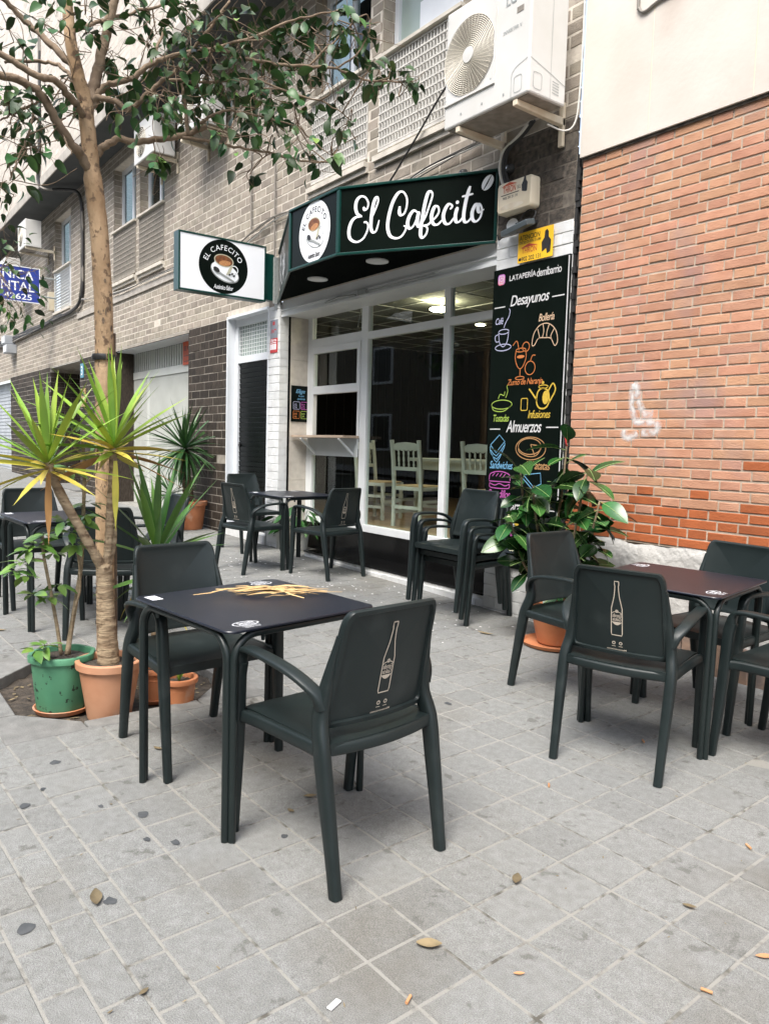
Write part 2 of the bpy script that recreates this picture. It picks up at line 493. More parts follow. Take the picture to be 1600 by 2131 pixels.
dm('sign_white', (0.86, 0.88, 0.9), (0.84, 0.86, 0.88), scale=3, rough=0.3)
dm('coffee', (0.22, 0.075, 0.02), (0.1, 0.03, 0.01), scale=30, rough=0.5)
dm('crema', (0.52, 0.25, 0.1), (0.4, 0.18, 0.07), scale=60, rough=0.5)
dm('ink_grey', (0.33, 0.35, 0.34), (0.26, 0.28, 0.27), scale=40, rough=0.5)
dm('ink_dark', (0.02, 0.02, 0.02), (0.015, 0.015, 0.015), rough=0.5)
dm('chair', (0.0105, 0.0170, 0.0172), (0.008, 0.0135, 0.0138), scale=5, rough=0.36, rough2=0.52, bump=0.06, bscale=700, spec=0.38, stain=((0.021, 0.028, 0.028), 7.0, 0.56, 0.75))
dm('chair_print', (0.50, 0.44, 0.36), (0.44, 0.38, 0.31), rough=0.6)
dm('table_top', (0.009, 0.012, 0.022), (0.0075, 0.01, 0.018), scale=4, rough=0.33, bump=0.04, bscale=900, spec=0.55)
dm('table_metal', (0.0105, 0.0165, 0.016), (0.008, 0.013, 0.013), scale=5, rough=0.4, spec=0.4)
dm('sticker', (0.75, 0.77, 0.8), (0.68, 0.7, 0.74), scale=30, rough=0.5)
dm('sticker_dark', (0.05, 0.055, 0.06), rough=0.5)
dm('bark', (0.43, 0.30, 0.18), (0.29, 0.19, 0.105), scale=10, rough=0.95, bump=1.0, bscale=40, stretch=(1, 1, 0.5), stain=((0.14, 0.09, 0.055), 20, 0.58, 0.66), blots=((0.17, 0.11, 0.065), 40.0, 0.64, 0.70))
dm('bark_dark', (0.17, 0.12, 0.08), (0.1, 0.072, 0.05), scale=9, rough=0.95, bump=0.6, bscale=40)
dm('twig', (0.20, 0.145, 0.095), (0.13, 0.092, 0.06), scale=12, rough=0.9)
dm('tree_leaf', (0.042, 0.102, 0.026), (0.018, 0.05, 0.015), scale=9, rough=0.4, rnd=0.5, hue=0.03, spec=0.32)
dm('tree_leaf_young', (0.14, 0.25, 0.05), (0.1, 0.2, 0.04), scale=9, rough=0.4, rnd=0.25, hue=0.02)
dm('yucca_leaf', (0.27, 0.40, 0.05), (0.15, 0.27, 0.03), scale=4, rough=0.45, rnd=0.25, hue=0.02)
dm('yucca_yellow', (0.58, 0.46, 0.07), (0.42, 0.40, 0.06), scale=5, rough=0.5, rnd=0.2, hue=0.02)
dm('yucca_dry', (0.42, 0.23, 0.08), (0.3, 0.15, 0.05), scale=8, rough=0.8, rnd=0.2)
dm('yucca_dark', (0.05, 0.12, 0.035), (0.03, 0.085, 0.025), scale=5, rough=0.35, rnd=0.3, hue=0.015)
dm('yucca_mid', (0.09, 0.20, 0.035), (0.055, 0.14, 0.025), scale=5, rough=0.4, rnd=0.3, hue=0.02)
dm('yucca_stem', (0.44, 0.34, 0.22), (0.2, 0.14, 0.085), scale=9, rough=0.95, bump=1.0, bscale=18, stretch=(1, 1, 4), stain=((0.13, 0.085, 0.05), 26, 0.56, 0.68))
dm('yucca_stem_dark', (0.16, 0.11, 0.07), (0.08, 0.055, 0.035), scale=8, rough=0.95, bump=1.0, bscale=16, stretch=(1, 1, 4))
dm('shrub_leaf', (0.13, 0.24, 0.04), (0.075, 0.17, 0.03), scale=9, rough=0.4, rnd=0.3, hue=0.02)
dm('shrub_stem', (0.36, 0.28, 0.18), (0.24, 0.18, 0.11), scale=16, rough=0.9, bump=0.4, stretch=(1, 1, 4))
dm('rubber_leaf', (0.028, 0.092, 0.020), (0.012, 0.048, 0.011), scale=5, rough=0.24, rnd=0.5, hue=0.03, spec=0.4)
dm('rubber_rib', (0.26, 0.36, 0.12), (0.2, 0.3, 0.1), rough=0.5)
dm('lily_leaf', (0.035, 0.12, 0.025), (0.02, 0.08, 0.018), scale=6, rough=0.3, rnd=0.3)
dm('terracotta', (0.50, 0.195, 0.085), (0.40, 0.145, 0.06), scale=5, rough=0.75, bump=0.15, rnd=0.08, stain=((0.52, 0.36, 0.26), 6.0, 0.6, 0.78))
dm('terracotta_worn', (0.56, 0.30, 0.18), (0.46, 0.21, 0.11), scale=4, rough=0.75, bump=0.15, stain=((0.7, 0.52, 0.42), 3, 0.6, 0.75))
dm('green_pot', (0.09, 0.27, 0.15), (0.07, 0.22, 0.12), scale=5, rough=0.55, bump=0.1, stain=((0.02, 0.035, 0.025), 34, 0.62, 0.66))
dm('white_pot', (0.75, 0.75, 0.7), (0.65, 0.65, 0.6), scale=5, rough=0.5)
dm('dry_leaf', (0.52, 0.36, 0.165), (0.36, 0.225, 0.09), scale=14, rough=0.75, rnd=0.3)
dm('litter_leaf', (0.20, 0.155, 0.085), (0.11, 0.085, 0.045), scale=20, rough=0.8, rnd=0.3)
dm('butt', (0.50, 0.27, 0.13), (0.45, 0.22, 0.1), rough=0.8, rnd=0.15)
dm('paper', (0.85, 0.85, 0.84), rough=0.8)
dm('gum', (0.085, 0.09, 0.093), (0.06, 0.065, 0.07), scale=30, rough=0.95, spec=0.1)
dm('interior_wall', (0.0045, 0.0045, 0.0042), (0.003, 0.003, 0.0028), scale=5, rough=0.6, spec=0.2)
dm('interior_ceiling', (0.15, 0.16, 0.13), (0.13, 0.14, 0.115), scale=3, rough=0.9)
dm('wood_floor', (0.42, 0.29, 0.17), (0.32, 0.21, 0.12), scale=5, rough=0.4, rnd=0.15, stretch=(1, 8, 1))
dm('sage_wood', (0.62, 0.64, 0.57), (0.56, 0.58, 0.51), scale=7, rough=0.5)
dm('straw', (0.62, 0.47, 0.27), (0.5, 0.36, 0.2), scale=40, rough=0.8, stretch=(1, 6, 1))
dm('shelf_wood', (0.42, 0.33, 0.25), (0.33, 0.25, 0.18), scale=6, rough=0.5, stretch=(1, 8, 1))
dm('ac_white', (0.62, 0.61, 0.58), (0.57, 0.56, 0.52), scale=3, rough=0.45)
dm('ac_grille', (0.74, 0.70, 0.60), (0.68, 0.64, 0.54), rough=0.5)
dm('ac_under', (0.30, 0.27, 0.23), (0.2, 0.18, 0.15), scale=12, rough=0.7)
dm('bracket', (0.70, 0.63, 0.50), (0.6, 0.5, 0.36), scale=10, rough=0.6)
dm('cable_black', (0.03, 0.03, 0.03), rough=0.6)
dm('cable_grey', (0.24, 0.22, 0.19), rough=0.7)
dm('cable_white', (0.7, 0.68, 0.62), rough=0.6)
dm('pipe_rust', (0.30, 0.14, 0.11), (0.22, 0.1, 0.08), rough=0.7)
dm('beige_plastic', (0.76, 0.67, 0.50), (0.7, 0.6, 0.43), scale=4, rough=0.5)
dm('yellow_sign', (0.85, 0.50, 0.02), (0.8, 0.46, 0.02), rough=0.5)
dm('red_print', (0.55, 0.07, 0.03), rough=0.5)
dm('orange_sign', (0.55, 0.09, 0.03), (0.48, 0.07, 0.02), rough=0.6)
dm('blue_sign', (0.02, 0.045, 0.30), (0.018, 0.04, 0.26), rough=0.5)
dm('plate_blue', (0.05, 0.24, 0.34), rough=0.4)
dm('brass', (0.4, 0.28, 0.12), (0.3, 0.2, 0.08), rough=0.5)
dm('alarm_red', (0.5, 0.03, 0.03), rough=0.5)
dm('alarm_grey', (0.2, 0.22, 0.25), rough=0.4)
dm('shutter_grey', (0.36, 0.38, 0.4), (0.28, 0.3, 0.32), scale=3, rough=0.5)
dm('frosted', (0.38, 0.46, 0.42), (0.34, 0.42, 0.38), scale=3, rough=0.25)
dm('chrome', (0.6, 0.6, 0.6), rough=0.25, metal=1.0)
dm('flood_grey', (0.10, 0.12, 0.13), (0.08, 0.1, 0.11), rough=0.4)
for nm, c in dict(chalk_white=(0.85, 0.85, 0.85), chalk_lilac=(0.6, 0.62, 0.85), chalk_peach=(0.85, 0.6, 0.4), chalk_orange=(0.75, 0.24, 0.06), chalk_green=(0.45, 0.65, 0.1), chalk_yellow=(0.8, 0.55, 0.06), chalk_blue=(0.22, 0.55, 0.85), chalk_pink=(0.75, 0.16, 0.6), chalk_tan=(0.65, 0.36, 0.15), chalk_cream=(0.7, 0.68, 0.5)).items():
    dm(nm, tuple(q_ * .72 for q_ in c), tuple(q_ * .6 for q_ in c), scale=60, rough=0.7)
dm('insta_a', (0.75, 0.2, 0.25), (0.3, 0.15, 0.7), scale=9, rough=0.4)
GLASS = glass('glass')
GLASS_DARK = glass('glass_dark', (0.55, 0.6, 0.58))
SIGN_STROKES=[[(0.23, 3.375), (0.246, 3.35), (0.268, 3.365), (0.274, 3.406), (0.247, 3.451), (0.203, 3.463), (0.168, 3.433), (0.159, 3.375), (0.177, 3.324), (0.217, 3.301)], [(0.221, 3.299), (0.161, 3.296), (0.122, 3.261), (0.101, 3.191), (0.115, 3.125), (0.174, 3.094), (0.233, 3.116), (0.269, 3.172), (0.278, 3.222), (0.26, 3.249), (0.236, 3.249)], [(0.302, 3.263), (0.336, 3.336), (0.363, 3.403), (0.359, 3.441), (0.338, 3.433), (0.318, 3.372), (0.305, 3.268), (0.305, 3.198), (0.324, 3.162), (0.353, 3.173), (0.378, 3.256)], [(0.559, 3.35), (0.557, 3.302), (0.575, 3.278), (0.603, 3.295), (0.621, 3.35), (0.619, 3.411), (0.587, 3.461), (0.544, 3.459), (0.499, 3.396), (0.467, 3.295), (0.456, 3.198), (0.478, 3.124), (0.53, 3.097), (0.578, 3.107), (0.61, 3.145), (0.62, 3.178), (0.598, 3.193)], [(0.717, 3.288), (0.683, 3.305), (0.647, 3.264), (0.632, 3.206), (0.652, 3.165), (0.687, 3.188), (0.716, 3.25), (0.728, 3.294)], [(0.728, 3.294), (0.716, 3.222), (0.728, 3.175), (0.75, 3.183)], [(0.746, 3.179), (0.787, 3.25), (0.823, 3.349), (0.841, 3.412), (0.826, 3.443), (0.801, 3.43), (0.779, 3.353), (0.762, 3.252), (0.75, 3.162), (0.749, 3.107), (0.768, 3.083), (0.797, 3.11), (0.806, 3.151), (0.787, 3.177), (0.767, 3.177)], [(0.771, 3.176), (0.814, 3.185), (0.84, 3.211)], [(0.838, 3.209), (0.876, 3.236), (0.9, 3.276), (0.893, 3.314), (0.868, 3.322), (0.848, 3.29), (0.838, 3.234), (0.857, 3.185), (0.894, 3.178), (0.938, 3.216)], [(0.994, 3.286), (1.012, 3.311), (0.983, 3.329), (0.953, 3.292), (0.939, 3.237), (0.955, 3.184), (0.992, 3.176), (1.035, 3.225)], [(1.056, 3.299), (1.041, 3.239), (1.048, 3.187), (1.076, 3.185), (1.112, 3.227)], [(1.155, 3.45), (1.129, 3.364), (1.112, 3.266), (1.111, 3.199), (1.13, 3.174), (1.159, 3.19), (1.183, 3.229)], [(1.089, 3.375), (1.183, 3.389)], [(1.236, 3.308), (1.203, 3.302), (1.179, 3.249), (1.184, 3.193), (1.213, 3.173), (1.247, 3.204), (1.257, 3.264), (1.238, 3.305), (1.225, 3.284), (1.236, 3.242), (1.275, 3.262)]]
SIGN_DOT=(1.053, 3.336)
SIGN_BEAN=((1.295, 3.463), (1.262, 3.406), (1.327, 3.52))
TREE_LIMBS=[([(-4.426, 1.321, 0.035), (-4.43, 1.316, 0.873), (-4.431, 1.315, 1.417), (-4.431, 1.316, 1.818), (-4.434, 1.31, 2.212), (-4.443, 1.293, 2.522), (-4.45, 1.28, 2.675), (-4.45, 1.263, 2.798), (-4.45, 1.246, 2.971), (-4.45, 1.234, 3.093), (-4.45, 1.222, 3.207), (-4.45, 1.188, 3.313), (-4.45, 1.159, 3.441), (-4.45, 1.143, 3.582), (-4.45, 1.127, 3.744)], 0.06, 0.036), ([(-4.45, 1.247, 3.184), (-4.483, 1.287, 3.307), (-4.51, 1.316, 3.413), (-4.532, 1.348, 3.558), (-4.518, 1.376, 3.688), (-4.502, 1.408, 3.843)], 0.033, 0.022), ([(-4.45, 1.255, 2.822), (-4.413, 1.19, 2.892), (-4.375, 1.137, 2.923), (-4.338, 1.056, 2.999), (-4.3, 0.984, 3.086), (-4.3, 0.912, 3.135), (-4.3, 0.782, 3.142), (-4.3, 0.676, 3.121)], 0.026, 0.018), ([(-4.45, 1.216, 3.101), (-4.388, 1.177, 3.12), (-4.325, 1.125, 3.134), (-4.262, 1.04, 3.17), (-4.2, 0.957, 3.147), (-4.2, 0.892, 3.155), (-4.2, 0.765, 3.2), (-4.2, 0.683, 3.207)], 0.02, 0.014), ([(-4.45, 1.178, 3.35), (-4.517, 1.127, 3.42), (-4.583, 1.07, 3.501), (-4.65, 0.99, 3.587), (-4.65, 0.896, 3.653), (-4.65, 0.828, 3.701)], 0.022, 0.012), ([(-4.45, 1.183, 3.265), (-4.567, 1.196, 3.335), (-4.683, 1.171, 3.432), (-4.8, 1.128, 3.487), (-4.8, 0.987, 3.454), (-4.8, 0.897, 3.421)], 0.013, 0.008), ([(-4.448, 1.286, 2.925), (-4.436, 1.308, 2.963), (-4.418, 1.344, 2.997), (-4.393, 1.393, 3.019), (-4.34, 1.5, 3.02), (-4.291, 1.598, 3.043), (-4.255, 1.672, 3.064), (-4.223, 1.737, 3.092), (-4.189, 1.806, 3.133)], 0.022, 0.014), ([(-4.255, 1.672, 3.064), (-4.177, 1.831, 3.051), (-4.109, 1.974, 3.038), (-4.041, 2.119, 3.023), (-3.95, 2.318, 3.0), (-3.893, 2.445, 3.009)], 0.01, 0.004), ([(-4.232, 1.718, 3.077), (-4.216, 1.7, 3.157), (-4.201, 1.682, 3.249), (-4.195, 1.669, 3.318), (-4.173, 1.714, 3.411)], 0.012, 0.006), ([(-4.225, 1.732, 3.089), (-4.161, 1.78, 3.148), (-4.099, 1.823, 3.179), (-4.02, 1.9, 3.187), (-3.941, 2.064, 3.168), (-3.873, 2.207, 3.141)], 0.01, 0.004), ([(-4.45, 1.247, 3.152), (-4.45, 1.282, 3.212), (-4.432, 1.318, 3.283), (-4.393, 1.394, 3.322), (-4.358, 1.463, 3.355), (-4.323, 1.533, 3.426), (-4.28, 1.619, 3.474), (-4.181, 1.819, 3.548), (-4.109, 1.967, 3.522), (-4.041, 2.111, 3.51), (-3.95, 2.306, 3.516), (-3.882, 2.456, 3.526), (-3.814, 2.611, 3.487), (-3.745, 2.767, 3.496), (-3.702, 2.868, 3.51)], 0.02, 0.004), ([(-4.45, 1.247, 3.209), (-4.415, 1.298, 3.217), (-4.357, 1.356, 3.196), (-4.298, 1.415, 3.149), (-4.24, 1.473, 3.215), (-4.171, 1.552, 3.301), (-4.137, 1.618, 3.37), (-4.08, 1.728, 3.53), (-4.046, 1.794, 3.636), (-4.012, 1.861, 3.743)], 0.018, 0.006), ([(-4.323, 1.533, 3.426), (-4.352, 1.592, 3.567), (-4.385, 1.644, 3.699), (-4.368, 1.679, 3.831)], 0.01, 0.005), ([(-4.181, 1.819, 3.548), (-4.046, 1.994, 3.603), (-3.915, 2.159, 3.693), (-3.827, 2.289, 3.739), (-3.759, 2.433, 3.785)], 0.009, 0.004), ([(-4.291, 1.597, 3.356), (-4.139, 1.783, 3.345), (-3.986, 1.967, 3.358), (-3.845, 2.128, 3.293), (-3.755, 2.318, 3.254), (-3.698, 2.441, 3.18)], 0.009, 0.003), ([(-4.45, 1.184, 3.547), (-4.53, 1.307, 3.657), (-4.542, 1.468, 3.754), (-4.502, 1.646, 3.85), (-4.445, 1.765, 3.92)], 0.012, 0.006), ([(-4.405, 1.371, 3.216), (-4.558, 1.451, 3.184), (-4.648, 1.463, 3.109)], 0.004, 0.002), ([(-4.45, 1.084, 3.041), (-4.317, 1.086, 2.917), (-4.25, 1.104, 2.831)], 0.006, 0.003), ([(-4.45, 0.944, 3.196), (-4.35, 0.944, 3.033), (-4.25, 0.888, 2.848), (-4.2, 0.822, 2.693), (-4.2, 0.799, 2.62)], 0.007, 0.003), ([(-4.45, 1.018, 3.145), (-4.35, 0.922, 3.05), (-4.25, 0.824, 2.956), (-4.25, 0.77, 2.908)], 0.007, 0.004), ([(-4.041, 2.119, 3.023), (-4.075, 2.047, 2.944), (-4.086, 2.024, 2.897)], 0.004, 0.002), ([(-3.95, 2.306, 3.516), (-3.893, 2.427, 3.657), (-3.859, 2.501, 3.746), (-3.831, 2.562, 3.82)], 0.006, 0.003), ([(-3.882, 2.456, 3.526), (-3.811, 2.539, 3.596), (-3.758, 2.581, 3.706), (-3.75, 2.596, 3.785)], 0.006, 0.003), ([(-3.973, 2.264, 3.187), (-3.861, 2.326, 3.069), (-3.793, 2.381, 2.999)], 0.005, 0.002), ([(-4.314, 1.552, 3.018), (-4.311, 1.557, 2.957), (-4.305, 1.571, 2.895)], 0.004, 0.002)]
TREE_CLUSTERS=[((-4.376, 0.842, 3.405), 0.122, 10), ((-4.305, 0.917, 3.469), 0.152, 12), ((-4.273, 1.044, 3.476), 0.122, 8), ((-4.185, 0.791, 3.026), 0.071, 8), ((-4.306, 0.89, 3.061), 0.103, 12), ((-4.197, 0.824, 2.94), 0.1, 12), ((-4.733, 1.128, 3.244), 0.114, 10), ((-4.469, 1.114, 3.202), 0.077, 7), ((-4.184, 0.884, 2.783), 0.084, 8), ((-4.361, 0.944, 2.812), 0.059, 5), ((-4.209, 0.812, 2.625), 0.073, 9), ((-4.682, 0.855, 2.704), 0.046, 4), ((-4.469, 1.028, 3.02), 0.076, 7), ((-4.602, 0.902, 2.979), 0.108, 9), ((-4.43, 1.14, 3.087), 0.061, 4), ((-4.432, 1.278, 3.534), 0.064, 5), ((-4.611, 1.396, 3.487), 0.049, 4), ((-4.524, 1.331, 3.675), 0.098, 7), ((-4.523, 1.217, 3.71), 0.082, 5), ((-4.313, 1.159, 3.401), 0.031, 2), ((-4.236, 1.356, 3.302), 0.091, 7), ((-4.577, 1.452, 3.322), 0.097, 7), ((-4.218, 1.351, 3.077), 0.065, 5), ((-4.573, 1.41, 3.387), 0.049, 4), ((-4.3, 1.415, 3.563), 0.157, 12), ((-4.56, 1.583, 3.814), 0.169, 12), ((-4.601, 1.683, 3.745), 0.17, 14), ((-4.062, 1.524, 3.386), 0.15, 15), ((-4.499, 1.59, 3.453), 0.146, 12), ((-4.439, 1.708, 3.454), 0.162, 15), ((-4.013, 1.468, 3.138), 0.116, 11), ((-3.999, 1.641, 3.518), 0.151, 13), ((-4.315, 1.855, 3.792), 0.165, 13), ((-3.866, 1.767, 3.601), 0.12, 10), ((-4.154, 1.816, 3.511), 0.157, 16), ((-4.093, 1.735, 3.365), 0.137, 13), ((-4.423, 1.76, 3.224), 0.128, 9), ((-4.004, 1.541, 3.132), 0.116, 10), ((-4.188, 1.533, 3.104), 0.105, 7), ((-4.028, 1.462, 2.832), 0.062, 6), ((-4.066, 1.489, 2.812), 0.043, 4), ((-4.23, 2.023, 3.736), 0.148, 12), ((-4.158, 2.079, 3.622), 0.145, 14), ((-4.241, 2.213, 3.776), 0.134, 10), ((-4.208, 2.323, 3.772), 0.151, 14), ((-4.234, 2.399, 3.944), 0.103, 8), ((-4.069, 2.371, 3.787), 0.116, 8), ((-3.979, 2.079, 3.427), 0.139, 15), ((-4.293, 2.374, 3.627), 0.135, 13), ((-3.98, 1.964, 3.317), 0.136, 15), ((-4.24, 1.943, 3.348), 0.143, 13), ((-4.303, 1.855, 3.291), 0.127, 11), ((-3.85, 2.014, 3.238), 0.133, 13), ((-4.007, 2.218, 3.322), 0.14, 13), ((-4.061, 2.374, 3.437), 0.128, 10), ((-3.984, 2.27, 3.223), 0.139, 12), ((-3.918, 2.052, 3.12), 0.119, 11), ((-4.375, 2.1, 3.272), 0.13, 10), ((-3.858, 1.771, 2.931), 0.099, 8), ((-4.373, 2.166, 3.009), 0.058, 4), ((-3.88, 2.064, 2.959), 0.102, 8), ((-3.766, 2.148, 3.023), 0.116, 9), ((-4.228, 2.516, 3.108), 0.072, 4), ((-3.709, 2.339, 3.707), 0.093, 10), ((-3.939, 2.553, 3.768), 0.115, 12), ((-3.789, 2.518, 3.775), 0.08, 7), ((-4.188, 2.613, 3.773), 0.12, 9), ((-4.108, 2.736, 3.782), 0.103, 9), ((-4.005, 2.732, 3.88), 0.068, 5), ((-3.529, 2.445, 3.4), 0.059, 6), ((-4.064, 2.578, 3.385), 0.065, 4), ((-3.706, 2.415, 3.15), 0.054, 5), ((-3.596, 2.361, 3.027), 0.04, 3), ((-3.628, 2.278, 2.916), 0.057, 6), ((-3.896, 2.702, 3.502), 0.065, 8), ((-3.867, 2.749, 3.587), 0.072, 6), ((-3.719, 2.781, 3.517), 0.07, 8), ((-3.537, 2.739, 3.428), 0.04, 5), ((-4.185, 2.443, 3.664), 0.101, 9), ((-3.756, 2.316, 3.367), 0.106, 6), ((-3.953, 1.837, 3.418), 0.12, 11), ((-4.03, 1.6, 3.612), 0.122, 9), ((-4.444, 1.975, 3.48), 0.133, 8), ((-3.842, 1.842, 3.138), 0.115, 8), ((-4.309, 2.192, 3.331), 0.13, 8)]
TREE2_CLUSTERS=[((-9.096, 1.692, 3.833), 0.125, 5), ((-8.934, 1.739, 3.416), 0.171, 9), ((-8.749, 1.656, 3.151), 0.171, 9), ((-9.096, 1.885, 3.096), 0.125, 5), ((-8.745, 1.674, 2.841), 0.159, 7), ((-8.973, 1.739, 2.733), 0.194, 11), ((-9.113, 1.883, 2.605), 0.171, 9), ((-9.11, 1.707, 2.62), 0.142, 7), ((-9.194, 2.028, 3.21), 0.08, 3), ((-9.253, 2.014, 2.959), 0.068, 3)]

# ------------------------------------------------------------------ view test used to choose which alike pieces become parts of their own
CAMP = Vector((0.0, 0.0, 1.383))
def view(p):
    d = Vector(p) - CAMP
    z = d.dot(fw)
    if z < 0.2: return None
    u, v = 0.5 + d.dot(r2) / z * FOC / 1600.0, 0.5 - d.dot(u2) / z * FOC / 2131.0
    return (u, v, z)
def in_view(p, m=0.03):
    w = view(p)
    return w is not None and -m < w[0] < 1 + m and -m < w[1] < 1 + m

# ------------------------------------------------------------------ ground, road, pavement
def sloped(mb, x0, x1, y0, y1, dz):
    v = [(x0, y0), (x1, y0), (x1, y1), (x0, y1)]
    return mb.add([(x, y, gz(x, y) + dz) for x, y in v], [(0, 1, 2, 3)])
tag(sloped(MB(), -160, 90, -90, 120, -0.26).build('ground', MT['asphalt']), kind='structure')
tag(sloped(MB(), -60, 30, -8.0, -1.25, -0.13).build('road', MT['asphalt']), kind='structure')
kerb = MB()
for k in range(70):
    x0 = -56 + k
    v = [(x, y, gz(x, y) + z) for z in (-0.3, 0.0) for x, y in ((x0 + .005, -1.25), (x0 + .995, -1.25), (x0 + .995, -1.06), (x0 + .005, -1.06))]
    kerb.add(v, [(0, 3, 2, 1), (4, 5, 6, 7), (0, 1, 5, 4), (1, 2, 6, 5), (2, 3, 7, 6), (3, 0, 4, 7)])
tag(kerb.build('kerb', MT['ring_stone']), kind='structure')
tag(sloped(MB(), -60, 30, -12, -8.0, -0.02).build('far_pavement', MT['tile']), kind='structure')

PIT = (-4.13, 1.25)          # tree pit centre
PO, PH, PCUT = 0.63, 0.52, 0.24
pav = tag(thing('pavement', None, None, (0, 0, 0)), kind='structure')
g = MB()
xs = [-60, PIT[0] - PO + .02, PIT[0] + PO - .02, 30]; ys = [-1.06, PIT[1] - PO + .02, PIT[1] + PO - .02, 4.95]
for i in range(3):
    for j in range(3):
        if i == 1 and j == 1: continue
        sloped(g, xs[i], xs[i + 1], ys[j], ys[j + 1], -0.0028)
g.build('joint_bed', MT['grout'], pav)

TO, TW = (-1.3502, 1.341), 0.0519
ct, st_ = cos(TW), sin(TW)
def tile_xy(a, b): return (TO[0] + a * ct - b * st_, TO[1] + a * st_ + b * ct)
def tile_mesh(w, d, top=0.0, b=0.0025, wob=0.0):
    a, c = w / 2, d / 2
    m = MB()
    v = [(-a, -c, -.03), (a, -c, -.03), (a, c, -.03), (-a, c, -.03), (-a, -c, -b), (a, -c, -b), (a, c, -b), (-a, c, -b),
         (-a + b, -c + b, 0), (a - b, -c + b, 0), (a - b, c - b, 0), (-a + b, c - b, 0)]
    f = [(8, 9, 10, 11), (4, 5, 9, 8), (5, 6, 10, 9), (6, 7, 11, 10), (7, 4, 8, 11), (0, 1, 5, 4), (1, 2, 6, 5), (2, 3, 7, 6), (3, 0, 4, 7)]
    return v, f
cells = []
for i in range(-84, 26):
    for j in range(-3, 18):
        a, b = (i + .5) * .2, (j + .5) * .2
        cells.append((a, b, .190, .190))
for r in range(14):
    b = -0.6 - (r + .5) * .107
    for i in range(-84, 26):
        a = (i + (.25 if r % 2 else .72) + 0.04 * sin(r * 9.1)) * .2
        cells.append((a, b, .190, .098))
shown, rest = [], []
for a, b, w, d in cells:
    x, y = tile_xy(a, b)
    if y < -1.04: continue
    lim = 4.82 if -7.95 < x < -7.3 else 4.40
    if y > lim: continue
    if abs(x - PIT[0]) < PO + .03 and abs(y - PIT[1]) < PO + .03: continue
    if x > 3.5 or x < -17.5: continue
    vv = view((x, y, gz(x, y)))
    ok = vv and -0.05 < vv[0] < 1.05 and -0.05 < vv[1] < 1.06
    (shown if ok else rest).append((vv[2] if ok else 99, x, y, w, d))
shown.sort()
tv1, tf1 = tile_mesh(.190, .190); tv2, tf2 = tile_mesh(.190, .098)
def mesh_of(name, v, f, m):
    me = bpy.data.meshes.new(name); me.from_pydata(v, [], f); me.materials.append(m); me.update(); return me
tm1, tm2 = mesh_of('paving_tile', tv1, tf1, MT['tile']), mesh_of('paving_tile', tv2, tf2, MT['tile'])
gq = Vector((0, 0, 1)).rotation_difference(GN)
for _, x, y, w, d in shown[:300]:
    o = bpy.data.objects.new('tile', tm1 if d > .15 else tm2)
    col.objects.link(o); o.parent = pav
    q = gq @ Matrix.Rotation(TW + random.uniform(-.006, .006), 3, 'Z').to_quaternion() @ Matrix.Rotation(random.gauss(0, .004), 3, 'X').to_quaternion() @ Matrix.Rotation(random.gauss(0, .004), 3, 'Y').to_quaternion()
    o.rotation_euler = q.to_euler()
    o.location = (x, y, gz(x, y) + random.gauss(0, .0008))
tl = MB()
for _, x, y, w, d in shown[300:] + rest:
    V, F_ = (tv1, tf1) if d > .15 else (tv2, tf2)
    h = random.gauss(0, .0008); tx_, ty_ = random.gauss(0, .004), random.gauss(0, .004)
    tl.add([(x + p[0] * ct - p[1] * st_, y + p[0] * st_ + p[1] * ct, gz(x + p[0] * ct - p[1] * st_, y + p[0] * st_ + p[1] * ct) + p[2] + h + p[0] * tx_ + p[1] * ty_) for p in V], F_, random.random())
tag(tl.build('paving_tiles', MT['tile'], pav, attr=True), kind='stuff')
sloped(MB(), -60, -17.4, -1.06, 4.95, 0.0).build('far_paving', MT['tile'], pav)

# tree pit: stone edging and soil
pit = tag(thing('tree_pit', None, None, (PIT[0], PIT[1], gz(*PIT))), kind='structure')
h, c, o_ = PH, PCUT, PO
octo = [(-h, -h + c), (-h + c, -h), (h - c, -h), (h, -h + c), (h, h - c), (h - c, h), (-h + c, h), (-h, h - c)]
def ring_piece(poly):
    m = MB()
    cx, cy = sum(p[0] for p in poly) / len(poly), sum(p[1] for p in poly) / len(poly)
    P = [(PIT[0] + (p[0] - cx) * .985 + cx, PIT[1] + (p[1] - cy) * .985 + cy) for p in poly]
    n = len(P)
    v = [(x, y, gz(x, y) - .2) for x, y in P] + [(x, y, gz(x, y) + .004) for x, y in P]
    m.add(v, [tuple(range(n - 1, -1, -1)), tuple(range(n, 2 * n))] + [(i, (i + 1) % n, n + (i + 1) % n, n + i) for i in range(n)])
    m.build('edging_stone', MT['ring_stone'], pit, bevel=0.006)
for sx, sy in ((-1, -1), (1, -1), (1, 1), (-1, 1)):
    P = [(sx * o_, sy * o_), (sx * o_, sy * (h - c)), (sx * h, sy * (h - c)), (sx * (h - c), sy * h), (sx * (h - c), sy * o_)]
    ring_piece(P if sx * sy < 0 else P[::-1])
w_ = h - c
for P in ([(-w_, -o_), (w_, -o_), (w_, -h), (-w_, -h)], [(-w_, h), (w_, h), (w_, o_), (-w_, o_)], [(-o_, -w_), (-h, -w_), (-h, w_), (-o_, w_)], [(h, -w_), (o_, -w_), (o_, w_), (h, w_)]):
    ring_piece(P)
so = MB(); N_ = 22
for i in range(N_ + 1):
    for j in range(N_ + 1):
        x, y = PIT[0] - .6 + 1.2 * i / N_, PIT[1] - .6 + 1.2 * j / N_
        so.v.append((x, y, gz(x, y) - .055 + random.gauss(0, .006)))
for i in range(N_):
    for j in range(N_):
        k = i * (N_ + 1) + j
        so.f.append((k, k + N_ + 1, k + N_ + 2, k + 1))
so.build('soil', MT['soil'], pit, smooth=True, sharp=0)
